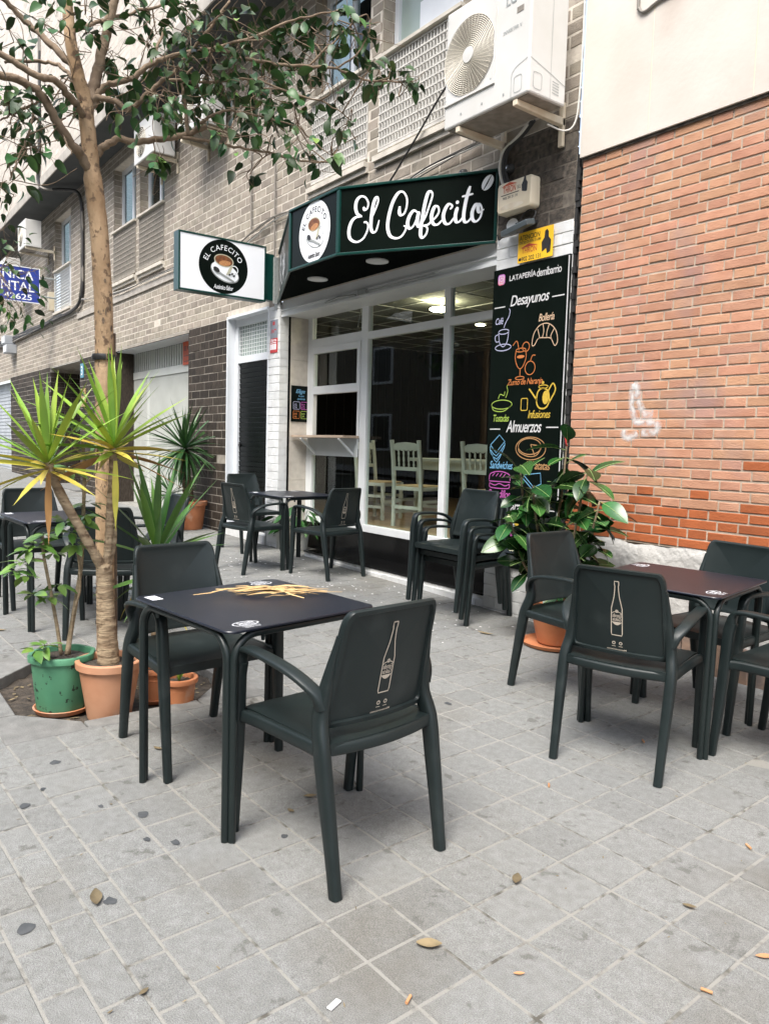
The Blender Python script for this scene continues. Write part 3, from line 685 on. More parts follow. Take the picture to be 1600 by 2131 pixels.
def litter_leaf(c, L_, W_, a, curl=0.3):
    """small curled leaf lying flat"""
    v, f = [], []
    n = 5
    for i in range(n + 1):
        t = i / n
        w = W_ * sin(pi * (0.06 + 0.9 * t)) * .5
        for s_ in (-1, 0, 1):
            x, y = (t - .5) * L_, s_ * w
            z = 0.002 + curl * (abs(s_) * w * .6 + (t - .5) ** 2 * L_ * .5)
            v.append((c[0] + x * cos(a) - y * sin(a), c[1] + x * sin(a) + y * cos(a), c[2] + z))
    for i in range(n):
        for k in range(2):
            q = i * 3 + k
            f.append((q, q + 3, q + 4, q + 1))
    return v, f
deb = MB()
for k in range(150):
    a, r = random.uniform(0, 2 * pi), sqrt(random.random()) * .5
    x, y = PIT[0] + r * cos(a), PIT[1] + r * sin(a)
    deb.add(*litter_leaf((x, y, gz(x, y) - .05), random.uniform(.015, .05), random.uniform(.008, .022), random.uniform(0, 6), .5), random.random())
tag(deb.build('leaf_litter', MT['litter_leaf'], pit, attr=True), kind='stuff')

# ------------------------------------------------------------------ walls made of bricks
def wall_cells(mb, x0, x1, z0, z1, ops, y):
    X = sorted({x0, x1} | {q for o in ops for q in o[:2] if x0 < q < x1})
    Zs = sorted({z0, z1} | {q for o in ops for q in o[2:4] if z0 < q < z1})
    for a, b in zip(X, X[1:]):
        for c, d in zip(Zs, Zs[1:]):
            mx, mz = (a + b) / 2, (c + d) / 2
            if any(o[0] < mx < o[1] and o[2] < mz < o[3] for o in ops): continue
            mb.add([(a, y, c), (b, y, c), (b, y, d), (a, y, d)], [(0, 1, 2, 3)])
    return mb
def courses(x0, x1, z0, z1, pitch, length, joint, ops, head=None, shift=None, top_down=False, jit=0.0):
    """list of bricks (xa, xb, za, zb) in running bond (or long/short alternately when head is given), cut at openings"""
    out = []
    n = int(round((z1 - z0) / pitch))
    for r in range(n):
        za = z0 + r * pitch + joint / 2; zb = z0 + (r + 1) * pitch - joint / 2
        zb = min(zb, z1)
        zm = (za + zb) / 2
        blocks = sorted((o[0], o[1]) for o in ops if o[2] - .3 * pitch < zm < o[3] + .3 * pitch)
        segs = []; cur = x0
        for a, b in blocks:
            if a > cur: segs.append((cur, min(a, x1)))
            cur = max(cur, b)
        if cur < x1: segs.append((cur, x1))
        off = (r % 2) * length / 2 if head is None else (r % 2) * (length + head) / 2
        x = x0 - off - length
        k = 0
        while x < x1:
            L_ = length if (head is None or k % 2 == 0) else head
            xa, xb = x + joint / 2, x + L_ - joint / 2
            x += L_; k += 1
            for sa, sb in segs:
                a, b = max(xa, sa), min(xb, sb)
                if b - a > 0.03:
                    out.append((a, b, za + random.gauss(0, jit), zb + random.gauss(0, jit)))
    return out
_bm = {}
def brick_objects(parent, bricks, y, m, depth=.02, chamfer=.003):
    for xa, xb, za, zb in bricks:
        w, hh = round(xb - xa, 2), round(zb - za, 3)
        key = (w, hh, m.name, depth)
        if key not in _bm:
            b = MB(); b.bbox(-w / 2, w / 2, 0, depth, -hh / 2, hh / 2, chamfer)
            _bm[key] = mesh_of('brick', b.v, b.f, m)
        o = bpy.data.objects.new('brick', _bm[key])
        col.objects.link(o); o.parent = parent
        o.location = Vector(((xa + xb) / 2, y + random.gauss(0, .0012), (za + zb) / 2)) - LOC[root_of(parent).name]
def brick_mass(name, parent, groups):
    for bricks, y, m, depth in groups:
        b = MB()
        for xa, xb, za, zb in bricks:
            b.bbox(xa, xb, y + random.gauss(0, .001), y + depth, za, zb, .003, random.random())
        if bricks:
            tag(b.build(name, m, parent, attr=True), kind='stuff')
def dist(b): 
    return (Vector(((b[0] + b[1]) / 2, FY, (b[2] + b[3]) / 2)) - CAMP).length

# ---- cafe building
cb = thing('cafe_building', 'long grey brick building holding the cafe, garage and first floor windows', 'building', (-9, FY + .3, 0))
WINS = [(-14.0, -12.85), (-12.67, -11.58), (-7.28, -6.26), (-6.07, -4.95), (-18.1, -16.8)]
OPS = [(-7.93, -4.45, -1, 3.0), (-9.32, -8.2, -1, 2.985), (-14.07, -10.6, -1, 2.92), (-18.59, -16.2, -1, 2.93), (-27, -22.97, -1, 2.9)] + [(a, b, 4.08, 6.05) for a, b in WINS]
ZS = 2.96
wl_ = MB(); wall_cells(wl_, -34, -3.69, ZS, 6.3, OPS, FY + .0015)
wl_.build('wall', MT['light_mortar'], cb)
wd = MB(); wall_cells(wd, -34, -9.3, -.2, ZS, OPS, FY + .001)
wd.build('lower_wall', MT['dark_mortar'], cb)
gr = MB(); wall_cells(gr, -4.45, -3.69, 3.0, 3.72, [], FY + .0008); gr.build('grimy_wall', MT['grimy_mortar'], cb)
light = courses(-34, -4.46, ZS, 6.3, .0938, .262, .0135, OPS, jit=.0008) + courses(-4.46, -3.695, 3.72, 6.3, .0938, .262, .0135, OPS, jit=.0008)
light = [b for b in light if not (b[0] > -4.5 and b[2] < 3.7)]
dark = courses(-26, -9.33, -.1, ZS, .1093, .29, .009, OPS, jit=.0005)
grimy = courses(-4.45, -3.695, 3.02, 3.72, .0985, .262, .01, [], jit=.001)
# bricks lining the sides of the upper window openings
cand = [(dist(b), 0, b) for b in light if in_view(((b[0] + b[1]) / 2, FY, (b[2] + b[3]) / 2))] + [(dist(b) + .5, 1, b) for b in grimy]
hidden_by_canopy = lambda b: -7.6 < b[0] < -4.6 and b[2] < 3.5
cand = sorted(q for q in cand if not (q[1] == 0 and hidden_by_canopy(q[2])))
first = cand[:210]
fs = set(q[2] for q in first)
dcand = sorted((dist(b), b) for b in dark)[:90]
ds = set(q[1] for q in dcand)
brick_objects(cb, [b for b in light if b in fs], FY - .001, MT['light_brick'])
brick_objects(cb, [b for b in grimy if b in fs], FY - .001, MT['grimy_brick'])
brick_objects(cb, [b for b in dark if b in ds], FY - .002, MT['dark_brick'])
brick_mass('brick_field', cb, [([b for b in light if b not in fs], FY - .001, MT['light_brick'], .02), ([b for b in grimy if b not in fs], FY - .001, MT['grimy_brick'], .02), ([b for b in dark if b not in ds], FY - .002, MT['dark_brick'], .02)])

# projecting upper storey
ov = MB(); ov.box(-34, -3.9, FY - .6, FY + .3, 6.302, 6.42); ov.build('soffit', MT['soffit'], cb)
ov = MB(); ov.box(-34, -3.9, FY - .62, FY - .6, 6.29, 6.45); ov.build('fascia', MT['band_stone'], cb)
ov = MB(); ov.box(-34, -3.9, FY - .602, FY + .3, 6.42, 14.0); ov.build('upper_wall', MT['light_mortar'], cb)
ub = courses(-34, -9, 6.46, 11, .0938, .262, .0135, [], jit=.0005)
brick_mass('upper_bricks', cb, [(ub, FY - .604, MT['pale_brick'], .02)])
# far left: a paler block standing behind
# stone band with cables, below the first floor openings
bd = MB(); bd.box(-16.3, -10.2, FY - .025, FY + .02, 3.76, 3.86); bd.build('stone_band', MT['band_stone'], cb)
bd = MB(); bd.box(-34, -16.3, FY - .02, FY + .02, 3.86, 3.93); bd.build('stone_band', MT['band_stone'], cb)

# upper windows, each with its grille
def upper_window(a, b, kind):
    w = MB(); yb = FY + .19
    t = .07
    z0, z1 = 4.97, 6.05
    w.box(a, a + t, yb - .05, yb + .01, z0, z1); w.box(b - t, b, yb - .05, yb + .01, z0, z1)
    w.box(a + t, b - t, yb - .05, yb + .01, z0, z0 + t); w.box(a + t, b - t, yb - .05, yb + .01, z1 - t, z1)
    mid = (a + b) / 2
    w.box(mid - .03, mid + .03, yb - .046, yb + .008, z0 + t, z1 - t)
    win = w.build('window', MT['white_paint'], cb)
    for P in ([(a, FY + .006, 4.95), (a, FY + .20, 4.95), (a, FY + .20, 6.05), (a, FY + .006, 6.05)], [(b, FY + .006, 6.05), (b, FY + .20, 6.05), (b, FY + .20, 4.95), (b, FY + .006, 4.95)], [(a, FY + .006, 6.05), (b, FY + .006, 6.05), (b, FY + .2, 6.05), (a, FY + .2, 6.05)]):
        rv = MB(); rv.add(P, [(0, 1, 2, 3)]); rv.build('reveal', MT['light_mortar'], win)
    rev = MB()
    for r in range(12):
        zr = 4.96 + r * .0938
        rev.box(a, a + .005, FY + .012, FY + (.19 if r % 2 else .12), zr, zr + .082, random.random())
        if r % 2 == 0: rev.box(a, a + .005, FY + .131, FY + .19, zr, zr + .082, random.random())
    tag(rev.build('reveal_bricks', MT['light_brick'], win, attr=True), kind='stuff')
    gl = MB(); gl.box(a + t, b - t, yb - .02, yb - .015, z0 + t, z1 - t)
    gl.build('pane', MT['frosted'] if kind == 'frosted' else GLASS_DARK, win)
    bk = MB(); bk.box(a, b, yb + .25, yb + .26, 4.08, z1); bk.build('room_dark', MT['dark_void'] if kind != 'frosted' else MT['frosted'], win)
    if kind == 'frosted':
        pn = MB(); pn.box(a + .42, b, yb - .08, yb - .055, z0 + .02, z0 + .36); pn.build('white_board', MT['white_paint'], win)
    s_ = MB(); s_.box(a - .03, b + .03, FY - .05, yb + .02, 4.945, 4.975); s_.build('window_ledge', MT['sill'], win)
    s_ = MB(); s_.box(a - .03, b + .03, FY - .06, FY + .15, 4.035, 4.085); s_.box(a - .03, b + .03, FY - .03, FY + .02, 3.985, 4.033); s_.build('sill', MT['sill'], win)
    # grille of upright fins and cross bars
    gm = MB(); lt = MT['grille_light'] if kind in ('frosted', 'pale') else MT['grille']
    if kind == 'shutter':
        n = 13
        for k in range(n):
            zz = 4.16 + k * .06
            gm.obox(((a + b) / 2, FY - .005, zz), ((b - a) / 2, 0, 0), (0, .012, -.012), (0, .003, .004))
        gm.box(a, a + .03, FY - .02, FY + .02, 4.09, 4.94); gm.box(b - .03, b, FY - .02, FY + .02, 4.09, 4.94)
        gm.build('shutter_slats', MT['white_metal'], win)
    else:
        nf = int((b - a) / .042)
        for k in range(nf + 1):
            x = a + .01 + (b - a - .02) * k / nf
            gm.box(x - .006, x + .006, FY - .012, FY + .022, 4.15, 4.935)
        for k in range(11):
            zz = 4.16 + k * .0765
            gm.box(a, b, FY - .017, FY - .0125, zz - .007, zz + .007)
        gm.box(a, b, FY - .016, FY + .024, 4.125, 4.149)
        gm.build('grille', lt, win)
    gb = MB(); gb.box(a, b, FY + .11, FY + .13, 4.086, 4.944)
    gb.build('grille_back', MT['white_metal'] if kind in ('frosted', 'shutter') else MT['dark_void'], win)
for (a, b), k in zip(WINS, ('dark', 'dark', 'pale', 'frosted', 'shutter')): upper_window(a, b, k)

# garage door
gd = MB(); gy = FY + .32
gd.box(-14.07, -13.9, FY + .006, gy, 0, 2.92); gd.box(-14.07, -10.6, FY + .006, gy + .3, 2.92, 2.95)
gd.box(-10.63, -10.6, FY + .006, gy, 0, 2.92); gd.build('garage_reveal', MT['dark_brick'], cb)
gs = MB(); 
for k in range(16): gs.box(-14.0, -10.62, FY + .02 + k * .02, FY + .032 + k * .02, 2.905, 2.918)
gs.build('ceiling_slats', MT['white_metal'], cb)
door = MB()
zt = 2.47
door.box(-14.0, -10.62, gy + .03, gy + .05, .1, zt)
door.box(-13.95, -13.87, gy, gy + .03, .15, zt); door.box(-13.22, -13.08, gy, gy + .03, .15, zt); door.box(-10.72, -10.62, gy, gy + .03, .15, zt); door.box(-13.95, -10.62, gy - .01, gy + .03, zt - .02, zt + .1)
garage = door.build('garage_door', MT['cream_door'], cb)
rb = MB()
for k in range(56):
    x = -13.06 + k * .042
    rb.box(x, x + .022, gy + .004, gy + .03, .17, zt - .03)
rb.build('door_ribs', MT['cream_door'], garage)
rb = MB()
for k in range(15):
    x = -13.85 + k * .042
    rb.box(x, x + .022, gy + .004, gy + .03, .75, zt - .03)
rb.build('door_ribs', MT['cream_door'], garage)
vs_ = MB()
for k in range(26):
    x = -13.95 + k * .105
    vs_.box(x, x + .045, gy, gy + .03, zt + .1, 2.9)
vs_.build('vent_slats', MT['cream_door'], garage)
vb = MB(); vb.box(-14.0, -10.6, gy + .06, gy + .07, zt, 2.92); vb.build('vent_back', MT['dark_void'], garage)

# entrance recess (number 3)
en = MB()
en.add([(-18.59, FY + .006, -.2), (-18.59, FY + 1.6, -.2), (-18.59, FY + 1.6, 2.93), (-18.59, FY + .006, 2.93)], [(0, 1, 2, 3)])
en.add([(-16.2, FY + .006, -.2), (-16.2, FY + 1.6, -.2), (-16.2, FY + 1.6, 2.93), (-16.2, FY + .006, 2.93)], [(3, 2, 1, 0)])
en.add([(-18.59, FY + .006, 2.93), (-16.2, FY + .006, 2.93), (-16.2, FY + 1.6, 2.93), (-18.59, FY + 1.6, 2.93)], [(0, 1, 2, 3)])
en.build('entrance_recess', MT['dark_mortar'], cb)
eb = MB()
for r in range(28):
    z0 = -.1 + r * .1093
    for k in range(6):
        y0 = FY + .012 + k * .29 - (r % 2) * .145
        if z0 + .1 < 2.93: eb.box(-18.585, -18.58, max(y0, FY + .01), y0 + .28, z0, z0 + .1, random.random())
tag(eb.build('recess_bricks', MT['dark_brick'], cb, attr=True), kind='stuff')
ed = MB(); ed.box(-18.59, -16.2, FY + 1.6, FY + 1.65, -.2, 2.93); ed.build('entrance_door', MT['black_panel'], cb)
est = MB(); est.box(-18.6, -16.1, FY - .12, FY + 1.6, .1, .33); est.build('entrance_step', MT['ring_stone'], cb)
# far roller shutter
rs = MB()
for k in range(26):
    rs.obox((-25, FY + .2, .35 + k * .1), (2.1, 0, 0), (0, .012, 0), (0, .008, .048))
rs.build('roller_shutter', MT['shutter_grey'], cb)

# white side door with black roller shutter
yd = FY + .13
sdm = MB()
sdm.box(-9.325, -9.30, FY - .012, yd, .1, 2.985); sdm.box(-8.215, -8.195, FY - .0065, yd, .1, 2.985); sdm.box(-9.3, -8.215, FY - .012, yd, 2.955, 2.985)
sdm.box(-9.3, -9.22, yd - .03, yd + .02, .1, 2.955); sdm.box(-8.29, -8.215, yd - .03, yd + .02, .1, 2.955); sdm.box(-9.22, -8.29, yd - .03, yd + .02, 2.87, 2.955); sdm.box(-9.22, -8.29, yd - .03, yd + .02, 2.40, 2.485)
sdoor = sdm.build('side_door', MT['white_paint'], cb)
sl = MB()
for k in range(34):
    z0 = .27 + k * .0625
    sl.obox((-8.755, yd + .004, z0 + .031), (.465, 0, 0), (0, .006, 0), (0, -.004, .0285))
sl.build('roller_slats', MT['black_slat'], sdoor, bevel=0.003)
ms = MB()
for k in range(15):
    x = -9.22 + .93 * k / 14
    ms.box(x - .004, x + .004, yd - .004, yd + .004, 2.485, 2.87)
for k in range(9):
    zz = 2.485 + .385 * k / 8
    ms.box(-9.22, -8.29, yd - .008, yd - .0045, zz - .004, zz + .004)
ms.build('mesh_transom', MT['white_metal'], sdoor)
mbk = MB(); mbk.box(-9.25, -8.25, yd + .03, yd + .04, 2.4, 2.95); mbk.build('transom_pane', MT['frosted'], sdoor)
dk = MB(); dk.box(-9.3, -8.2, yd + .015, yd + .03, 0, 2.41); dk.build('shutter_back', MT['black_panel'], sdoor)
hd = MB(); hd.lathe([(0.001, 0), (.022, 0), (.022, .02), (.001, .02)], (0, 0, 0), 12); hd.v = [(-9.17 + p[0], yd - .004 - p[2], 1.35 + p[1]) for p in hd.v]
hd.build('lock', MT['black_panel'], sdoor)
thr = MB(); thr.box(-9.32, -8.2, FY - .02, yd + .03, .05, .27); thr.build('threshold', MT['white_brick'], sdoor)

# painted white piers
PR = -7.93
pw = MB()
wall_cells(pw, -8.2, PR, -.1, 3.0, [], FY + .006)
pw.add([(PR, FY + .006, -.1), (PR, FY + .115, -.1), (PR, FY + .115, 3.0), (PR, FY + .006, 3.0)], [(0, 1, 2, 3)])
pier = pw.build('white_pier', MT['white_mortar'], cb)
pw = MB(); wall_cells(pw, -4.45, -3.69, -.1, 3.03, [], FY + .006); pier2 = pw.build('white_pier', MT['white_mortar'], cb)
wb = courses(-8.195, PR - .0, .02, 3.0, .0938, .262, .005, [], jit=.0008)
brick_objects(pier, wb, FY - .002, MT['white_brick'])
wb2 = courses(-4.45, -3.695, .02, .5, .0938, .262, .005, [], jit=.0008)
wb2 += courses(-4.45, -3.695, 2.77, 3.02, .0833, .262, .005, [], jit=.0008)
brick_objects(pier2, wb2, FY - .002, MT['white_brick'])
rt_ = MB()
for r in range(32):
    z0 = .02 + r * .0938
    if z0 + .09 < 3.0: rt_.box(PR - .005, PR + .006, FY + .001, FY + .108, z0 + .003, z0 + .0908, random.random())
tag(rt_.build('return_bricks', MT['white_brick'], pier, attr=True), kind='stuff')
bk = MB(); bk.box(PR - .02, PR + .012, FY + .116, FY + .136, .05, 2.96); bk.build('black_trim', MT['black_panel'], cb)
js = MB()
zz = [.12, .55, .96, 1.42, 1.88, 2.36, 2.93]
for a, b in zip(zz, zz[1:]):
    q = MB(); q.box(PR - .05, PR + .008, FY + .138, FY + .41, a + .0015, b - .0015); q.build('jamb_slab', MT['jamb_stone'], cb)
gap = MB(); gap.box(-3.69, -3.625, FY + .03, FY + .4, -.1, 13); gap.build('expansion_gap', MT['grimy_brick'], cb)
rg = MB()
for k in range(70):
    z0 = .3 + k * .045
    rg.box(-3.69, -3.69 + random.uniform(.012, .045), FY + random.uniform(-.004, .006), FY + .03, z0, z0 + .044)
rg.build('rough_edge', MT['dark_void'], cb)

# low step under the shop window: white bricks in front, black ledge
ks = MB(); ks.box(-7.3, -4.45, FY + .012, FY + .38, -.1, .192); step = ks.build('window_step', MT['white_mortar'], cb)
brick_objects(step, courses(-7.3, -4.452, -.02, .19, .0938, .262, .006, [], jit=.001) , FY + .001, MT['white_brick'])
lg_ = MB(); lg_.box(-7.32, -4.452, FY + .004, FY + .40, .195, .212); lg_.build('black_ledge', MT['black_panel'], step, bevel=.003)
bp_ = MB(); bp_.box(-7.92, -4.45, FY + .385, FY + .42, .05, .47); bp_.build('black_base', MT['black_panel'], step)

# shutter box over the shop front
sb = MB(); sb.box(PR, -4.45, FY + .03, FY + .40, 2.845, 3.12); sbx = sb.build('shutter_box', MT['white_metal'], cb, bevel=.004)
sb = MB(); sb.box(PR, -4.45, FY + .012, FY + .028, 2.83, 2.856); sb.box(PR, -4.45, FY + .012, FY + .028, 2.90, 2.912); sb.build('shutter_rail', MT['white_metal'], sbx)
sb = MB(); sb.box(PR, -4.45, FY + .305, FY + .7, 2.955, 2.97); sb.build('head_soffit', MT['soffit'], sbx)
lk = MB(); lk.box(-6.36, -6.22, FY - .01, FY + .012, 2.855, 2.90); lk.tube([(-6.95, FY - .004, 2.86), (-6.7, FY - .01, 2.88), (-6.4, FY - .004, 2.865)], .012, 6); lk.tube([(-6.2, FY + .004, 2.875), (-5.2, FY + .004, 2.88)], .006, 5); lk.build('shutter_lock', MT['ink_grey'], sbx)

# shop window
WY = FY + .40
shop = MB()
def bar(x0, x1, z0, z1, m=None, d=.03): (m or shop).box(x0, x1, WY - d, WY + d, z0, z1)
bar(-7.92, -7.83, .47, 2.95); bar(-7.83, -4.45, 2.87, 2.95)
bar(-6.82, -6.70, .545, 2.87); bar(-5.49, -5.405, .545, 2.87)
bar(-7.83, -4.45, .47, .545, d=.034)
bar(-7.83, -6.82, 2.50, 2.60); bar(-6.70, -5.49, 2.505, 2.58); bar(-5.405, -4.45, 2.505, 2.58)
shopw = shop.build('shop_window', MT['white_metal'], cb, bevel=.003)
def pane(x0, x1, z0, z1, y=WY, g_=GLASS):
    p = MB(); p.box(x0, x1, y - .003, y + .003, z0, z1); return p.build('pane', g_, shopw)
pane(-7.83, -6.82, 2.60, 2.87); pane(-6.70, -5.49, 2.58, 2.87); pane(-5.405, -4.45, 2.58, 2.87)
pane(-6.70, -5.49, .545, 2.505); pane(-5.405, -4.45, .545, 2.505)
sash = MB()
for x0, x1, z0, z1 in ((-7.83, -7.77, 1.47, 2.50), (-6.88, -6.82, 1.97, 2.50), (-7.77, -6.88, 2.43, 2.50), (-7.77, -6.88, 1.965, 2.055), (-6.86, -6.82, 1.47, 1.965)):
    sash.box(x0, x1, WY - .04, WY + .015, z0, z1)
sh_ = sash.build('sash', MT['white_metal'], shopw, bevel=.003)
p = MB(); p.box(-7.77, -6.88, WY - .012, WY - .006, 2.055, 2.43); p.build('pane', GLASS, sh_)
pane(-7.79, -6.82, .545, 1.27)
st2 = MB(); st2.box(-7.83, -7.79, WY - .03, WY + .02, .545, 1.47); st2.build('stile', MT['white_metal'], shopw)
# serving shelf
sh = MB(); sh.box(-7.90, -6.80, FY + .148, WY - .042, 1.462, 1.490); shelf = sh.build('serving_shelf', MT['shelf_wood'], shopw, bevel=.003)
q = MB(); q.box(-7.82, -6.81, WY - .06, WY - .043, 1.262, 1.46); q.build('apron_sheet', MT['apron'], shelf)
for x in (-7.68, -6.89):
    q = MB(); q.obox((x, FY + .252, 1.368), (.012, 0, 0), (0, .098, -.088), (0, .007, .008)); q.build('shelf_bracket', MT['white_metal'], shelf)

# interior of the cafe
ROOM = (-10.5, -3.2, WY + .05, 9.2)
fl = MB(); fl.box(ROOM[0], ROOM[1], WY + .03, ROOM[3], .40, .498); floor_ = fl.build('cafe_floor', MT['wood_floor'], cb)
for k in range(34):
    y0 = WY + .04 + k * .13
    q = MB(); q.box(ROOM[0], ROOM[1], y0 + .001, y0 + .129, .499, .503); q.build('floorboard', MT['wood_floor'], floor_)
ce = MB(); ce.box(ROOM[0], ROOM[1], WY + .03, ROOM[3], 3.05, 3.1)
ceil_ = ce.build('cafe_ceiling', MT['interior_ceiling'], cb)
cg = MB()
for k in range(13): cg.box(ROOM[0] + k * .6, ROOM[0] + k * .6 + .02, WY + .04, ROOM[3], 3.044, 3.05)
for k in range(8): cg.box(ROOM[0], ROOM[1], WY + .3 + k * .6, WY + .32 + k * .6, 3.043, 3.0495)
cg.build('ceiling_grid', MT['sage_wood'], ceil_)
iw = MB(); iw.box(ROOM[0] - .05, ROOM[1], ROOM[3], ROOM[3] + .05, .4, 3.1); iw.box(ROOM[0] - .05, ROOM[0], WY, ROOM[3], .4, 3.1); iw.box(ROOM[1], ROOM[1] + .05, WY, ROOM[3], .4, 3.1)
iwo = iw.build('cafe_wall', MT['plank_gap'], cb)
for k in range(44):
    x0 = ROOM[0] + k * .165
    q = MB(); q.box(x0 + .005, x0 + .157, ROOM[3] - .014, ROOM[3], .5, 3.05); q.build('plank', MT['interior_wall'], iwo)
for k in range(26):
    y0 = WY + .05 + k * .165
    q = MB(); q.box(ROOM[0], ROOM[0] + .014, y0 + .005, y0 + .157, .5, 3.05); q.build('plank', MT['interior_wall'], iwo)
# partition seen right behind the serving hatch and the doorway
pt = MB(); pt.box(-8.7, -7.95, WY + .05, WY + .08, .5, 3.05); pt.build('inner_partition', MT['jamb_stone'], cb)

# ------------------------------------------------------------------ neighbouring brick building on the right
NX0, NX1 = -3.63, 4.0
nb = thing('brick_building', 'red brick house with whitewashed upper wall and peeling plaster plinth', 'building', (-2, FY + .3, 0))
m_ = MB(); m_.add([(NX0, FY - .0035, .80), (NX1, FY - .0035, .80), (NX1, FY - .0035, 3.40), (NX0, FY - .0035, 3.40)], [(0, 1, 2, 3)])
m_.add([(NX0, FY + .004, -.2), (NX0, FY + .4, -.2), (NX0, FY + .4, 9), (NX0, FY + .004, 9)], [(3, 2, 1, 0)])
nw = m_.build('wall', MT['red_mortar'], nb)
NP = .06157
rb_ = courses(NX0, NX1, .807, 3.393, NP, .255, .0115, [], head=.128, jit=.0012)
isnew = lambda b: b[2] < .98 + .04 * sin(b[0] * 7) and random.random() < .93 or b[2] < 1.14 and random.random() < .3 or (b[0] > -2.35 and b[2] < 1.32 and random.random() < .4)
newb, oldb = [], []
for b in rb_: (newb if isnew(b) else oldb).append(b)
vis = sorted((dist(b), b) for b in rb_ if in_view(((b[0] + b[1]) / 2, FY, (b[2] + b[3]) / 2), .02))[:300]
vset = set(q[1] for q in vis)
YB = FY - .009
brick_objects(nw, [b for b in oldb if b in vset], YB, MT['red_brick'], depth=.02, chamfer=.0025)
brick_objects(nw, [b for b in newb if b in vset], YB, MT['new_brick'], depth=.02, chamfer=.0025)
brick_mass('brick_field', nw, [([b for b in oldb if b not in vset], YB, MT['red_brick'], .02), ([b for b in newb if b not in vset], YB, MT['new_brick'], .02)])
u_ = MB(); u_.box(NX0 - .008, NX1, FY - .035, FY + .2, 3.405, 12); uw = u_.build('upper_wall', MT['render_white'], nb)
u_ = MB(); u_.box(NX0, NX1, FY - .02, FY + .02, 3.385, 3.4045); u_.build('shade_strip', MT['grimy_brick'], nb)  # dark strip standing in for the shadow along the white wall's lower edge
# rough plaster band: uneven sheet in front of the wall
pl = MB(); nx_, nz_ = 130, 14
for i in range(nx_ + 1):
    for j in range(nz_ + 1):
        x = NX0 + (NX1 - NX0) * i / nx_
        t = j / nz_
        top = .802 + .012 * sin(x * 9) + .008 * sin(x * 23)
        z = .24 + (top - .24) * t
        y = FY - .014 - .008 * sin(x * 5.3 + z * 9) - random.uniform(0, .008)
        if j == nz_: y = FY - .003
        pl.v.append((x, y, z))
for i in range(nx_):
    for j in range(nz_):
        k = i * (nz_ + 1) + j
        pl.f.append((k, k + nz_ + 1, k + nz_ + 2, k + 1))
pl.build('plaster_band', MT['plaster'], nb, smooth=True, sharp=0)
x = NX0
while x < NX1:
    w = random.uniform(.36, .55)
    q = MB(); q.box(x + .004, min(x + w, NX1) - .004, FY - .035 - random.uniform(0, .006), FY + .05, -.1, .275 + random.uniform(-.02, .02)); q.build('plinth_slab', MT['plinth_stone'], nb, bevel=.005)
    x += w
q = MB(); q.box(-2.06, -1.98, FY - .05, FY + .02, .03, .62); q.build('drain_cover', MT['shutter_grey'], nb, bevel=.005)
q = MB(); q.box(-1.96, -1.80, FY - .045, FY + .02, .03, .62); q.build('drain_cover', MT['flood_grey'], nb, bevel=.005)
# hairline board joints on the white wall and the cable loop
for xx, zb in ((-3.1, 3.41), (-2.42, 3.41)):
    q = MB(); q.box(xx, xx + .004, FY - .0365, FY - .03, zb, 6); q.build('board_joint', MT['beige_plastic'], uw)
q = MB(); q.tube(catmull([(-3.215, FY - .045, 5.2), (-3.215, FY - .045, 4.3), (-3.205, FY - .045, 4.2), (-3.16, FY - .045, 4.165), (-3.05, FY - .045, 4.19), (-2.8, FY - .045, 4.2), (-2.2, FY - .045, 4.21)], 5), .010, 6); q.build('wall_cable', MT['cable_grey'], uw, smooth=True)
# sprayed graffiti: thin paint film broken over the bricks
gf = MB()
fr = ((-3.08, FY - .0115, 1.62), (1, 0, 0), (0, 0, 1))
for P in ([(-.06, .19), (-.055, .05), (-.03, -.02), (.0, -.06)], [(-.06, .19), (-.02, .20), (0, .08), (.05, -.02), (.12, -.02)], [(.0, -.03), (.07, -.04), (.15, -.06), (.14, -.12), (.06, -.13), (-.0, -.12)], [(-.09, -.1), (-.1, -.14), (-.04, -.15), (.01, -.12)]):
    pass
def spray_mat():
    m = bpy.data.materials.new('spray_paint'); m.use_nodes = True
    nt = m.node_tree; N, L = nt.nodes, nt.links
    b = N['Principled BSDF']; b.inputs['Base Color'].default_value = (.8, .82, .82, 1); b.inputs['Roughness'].default_value = .7
    tc = N.new('ShaderNodeTexCoord'); nz = N.new('ShaderNodeTexNoise'); nz.inputs['Scale'].default_value = 26; nz.inputs['Detail'].default_value = 8
    L.new(tc.outputs['Object'], nz.inputs['Vector'])
    at = N.new('ShaderNodeAttribute'); at.attribute_name = 'cover'
    ml = N.new('ShaderNodeMath'); ml.operation = 'MULTIPLY'
    mr = N.new('ShaderNodeMapRange'); mr.inputs['From Min'].default_value = .25; mr.inputs['From Max'].default_value = .62
    L.new(nz.outputs['Fac'], mr.inputs['Value']); L.new(mr.outputs[0], ml.inputs[0]); L.new(at.outputs['Fac'], ml.inputs[1])
    L.new(ml.outputs[0], b.inputs['Alpha'])
    return m
SPRAY = spray_mat()
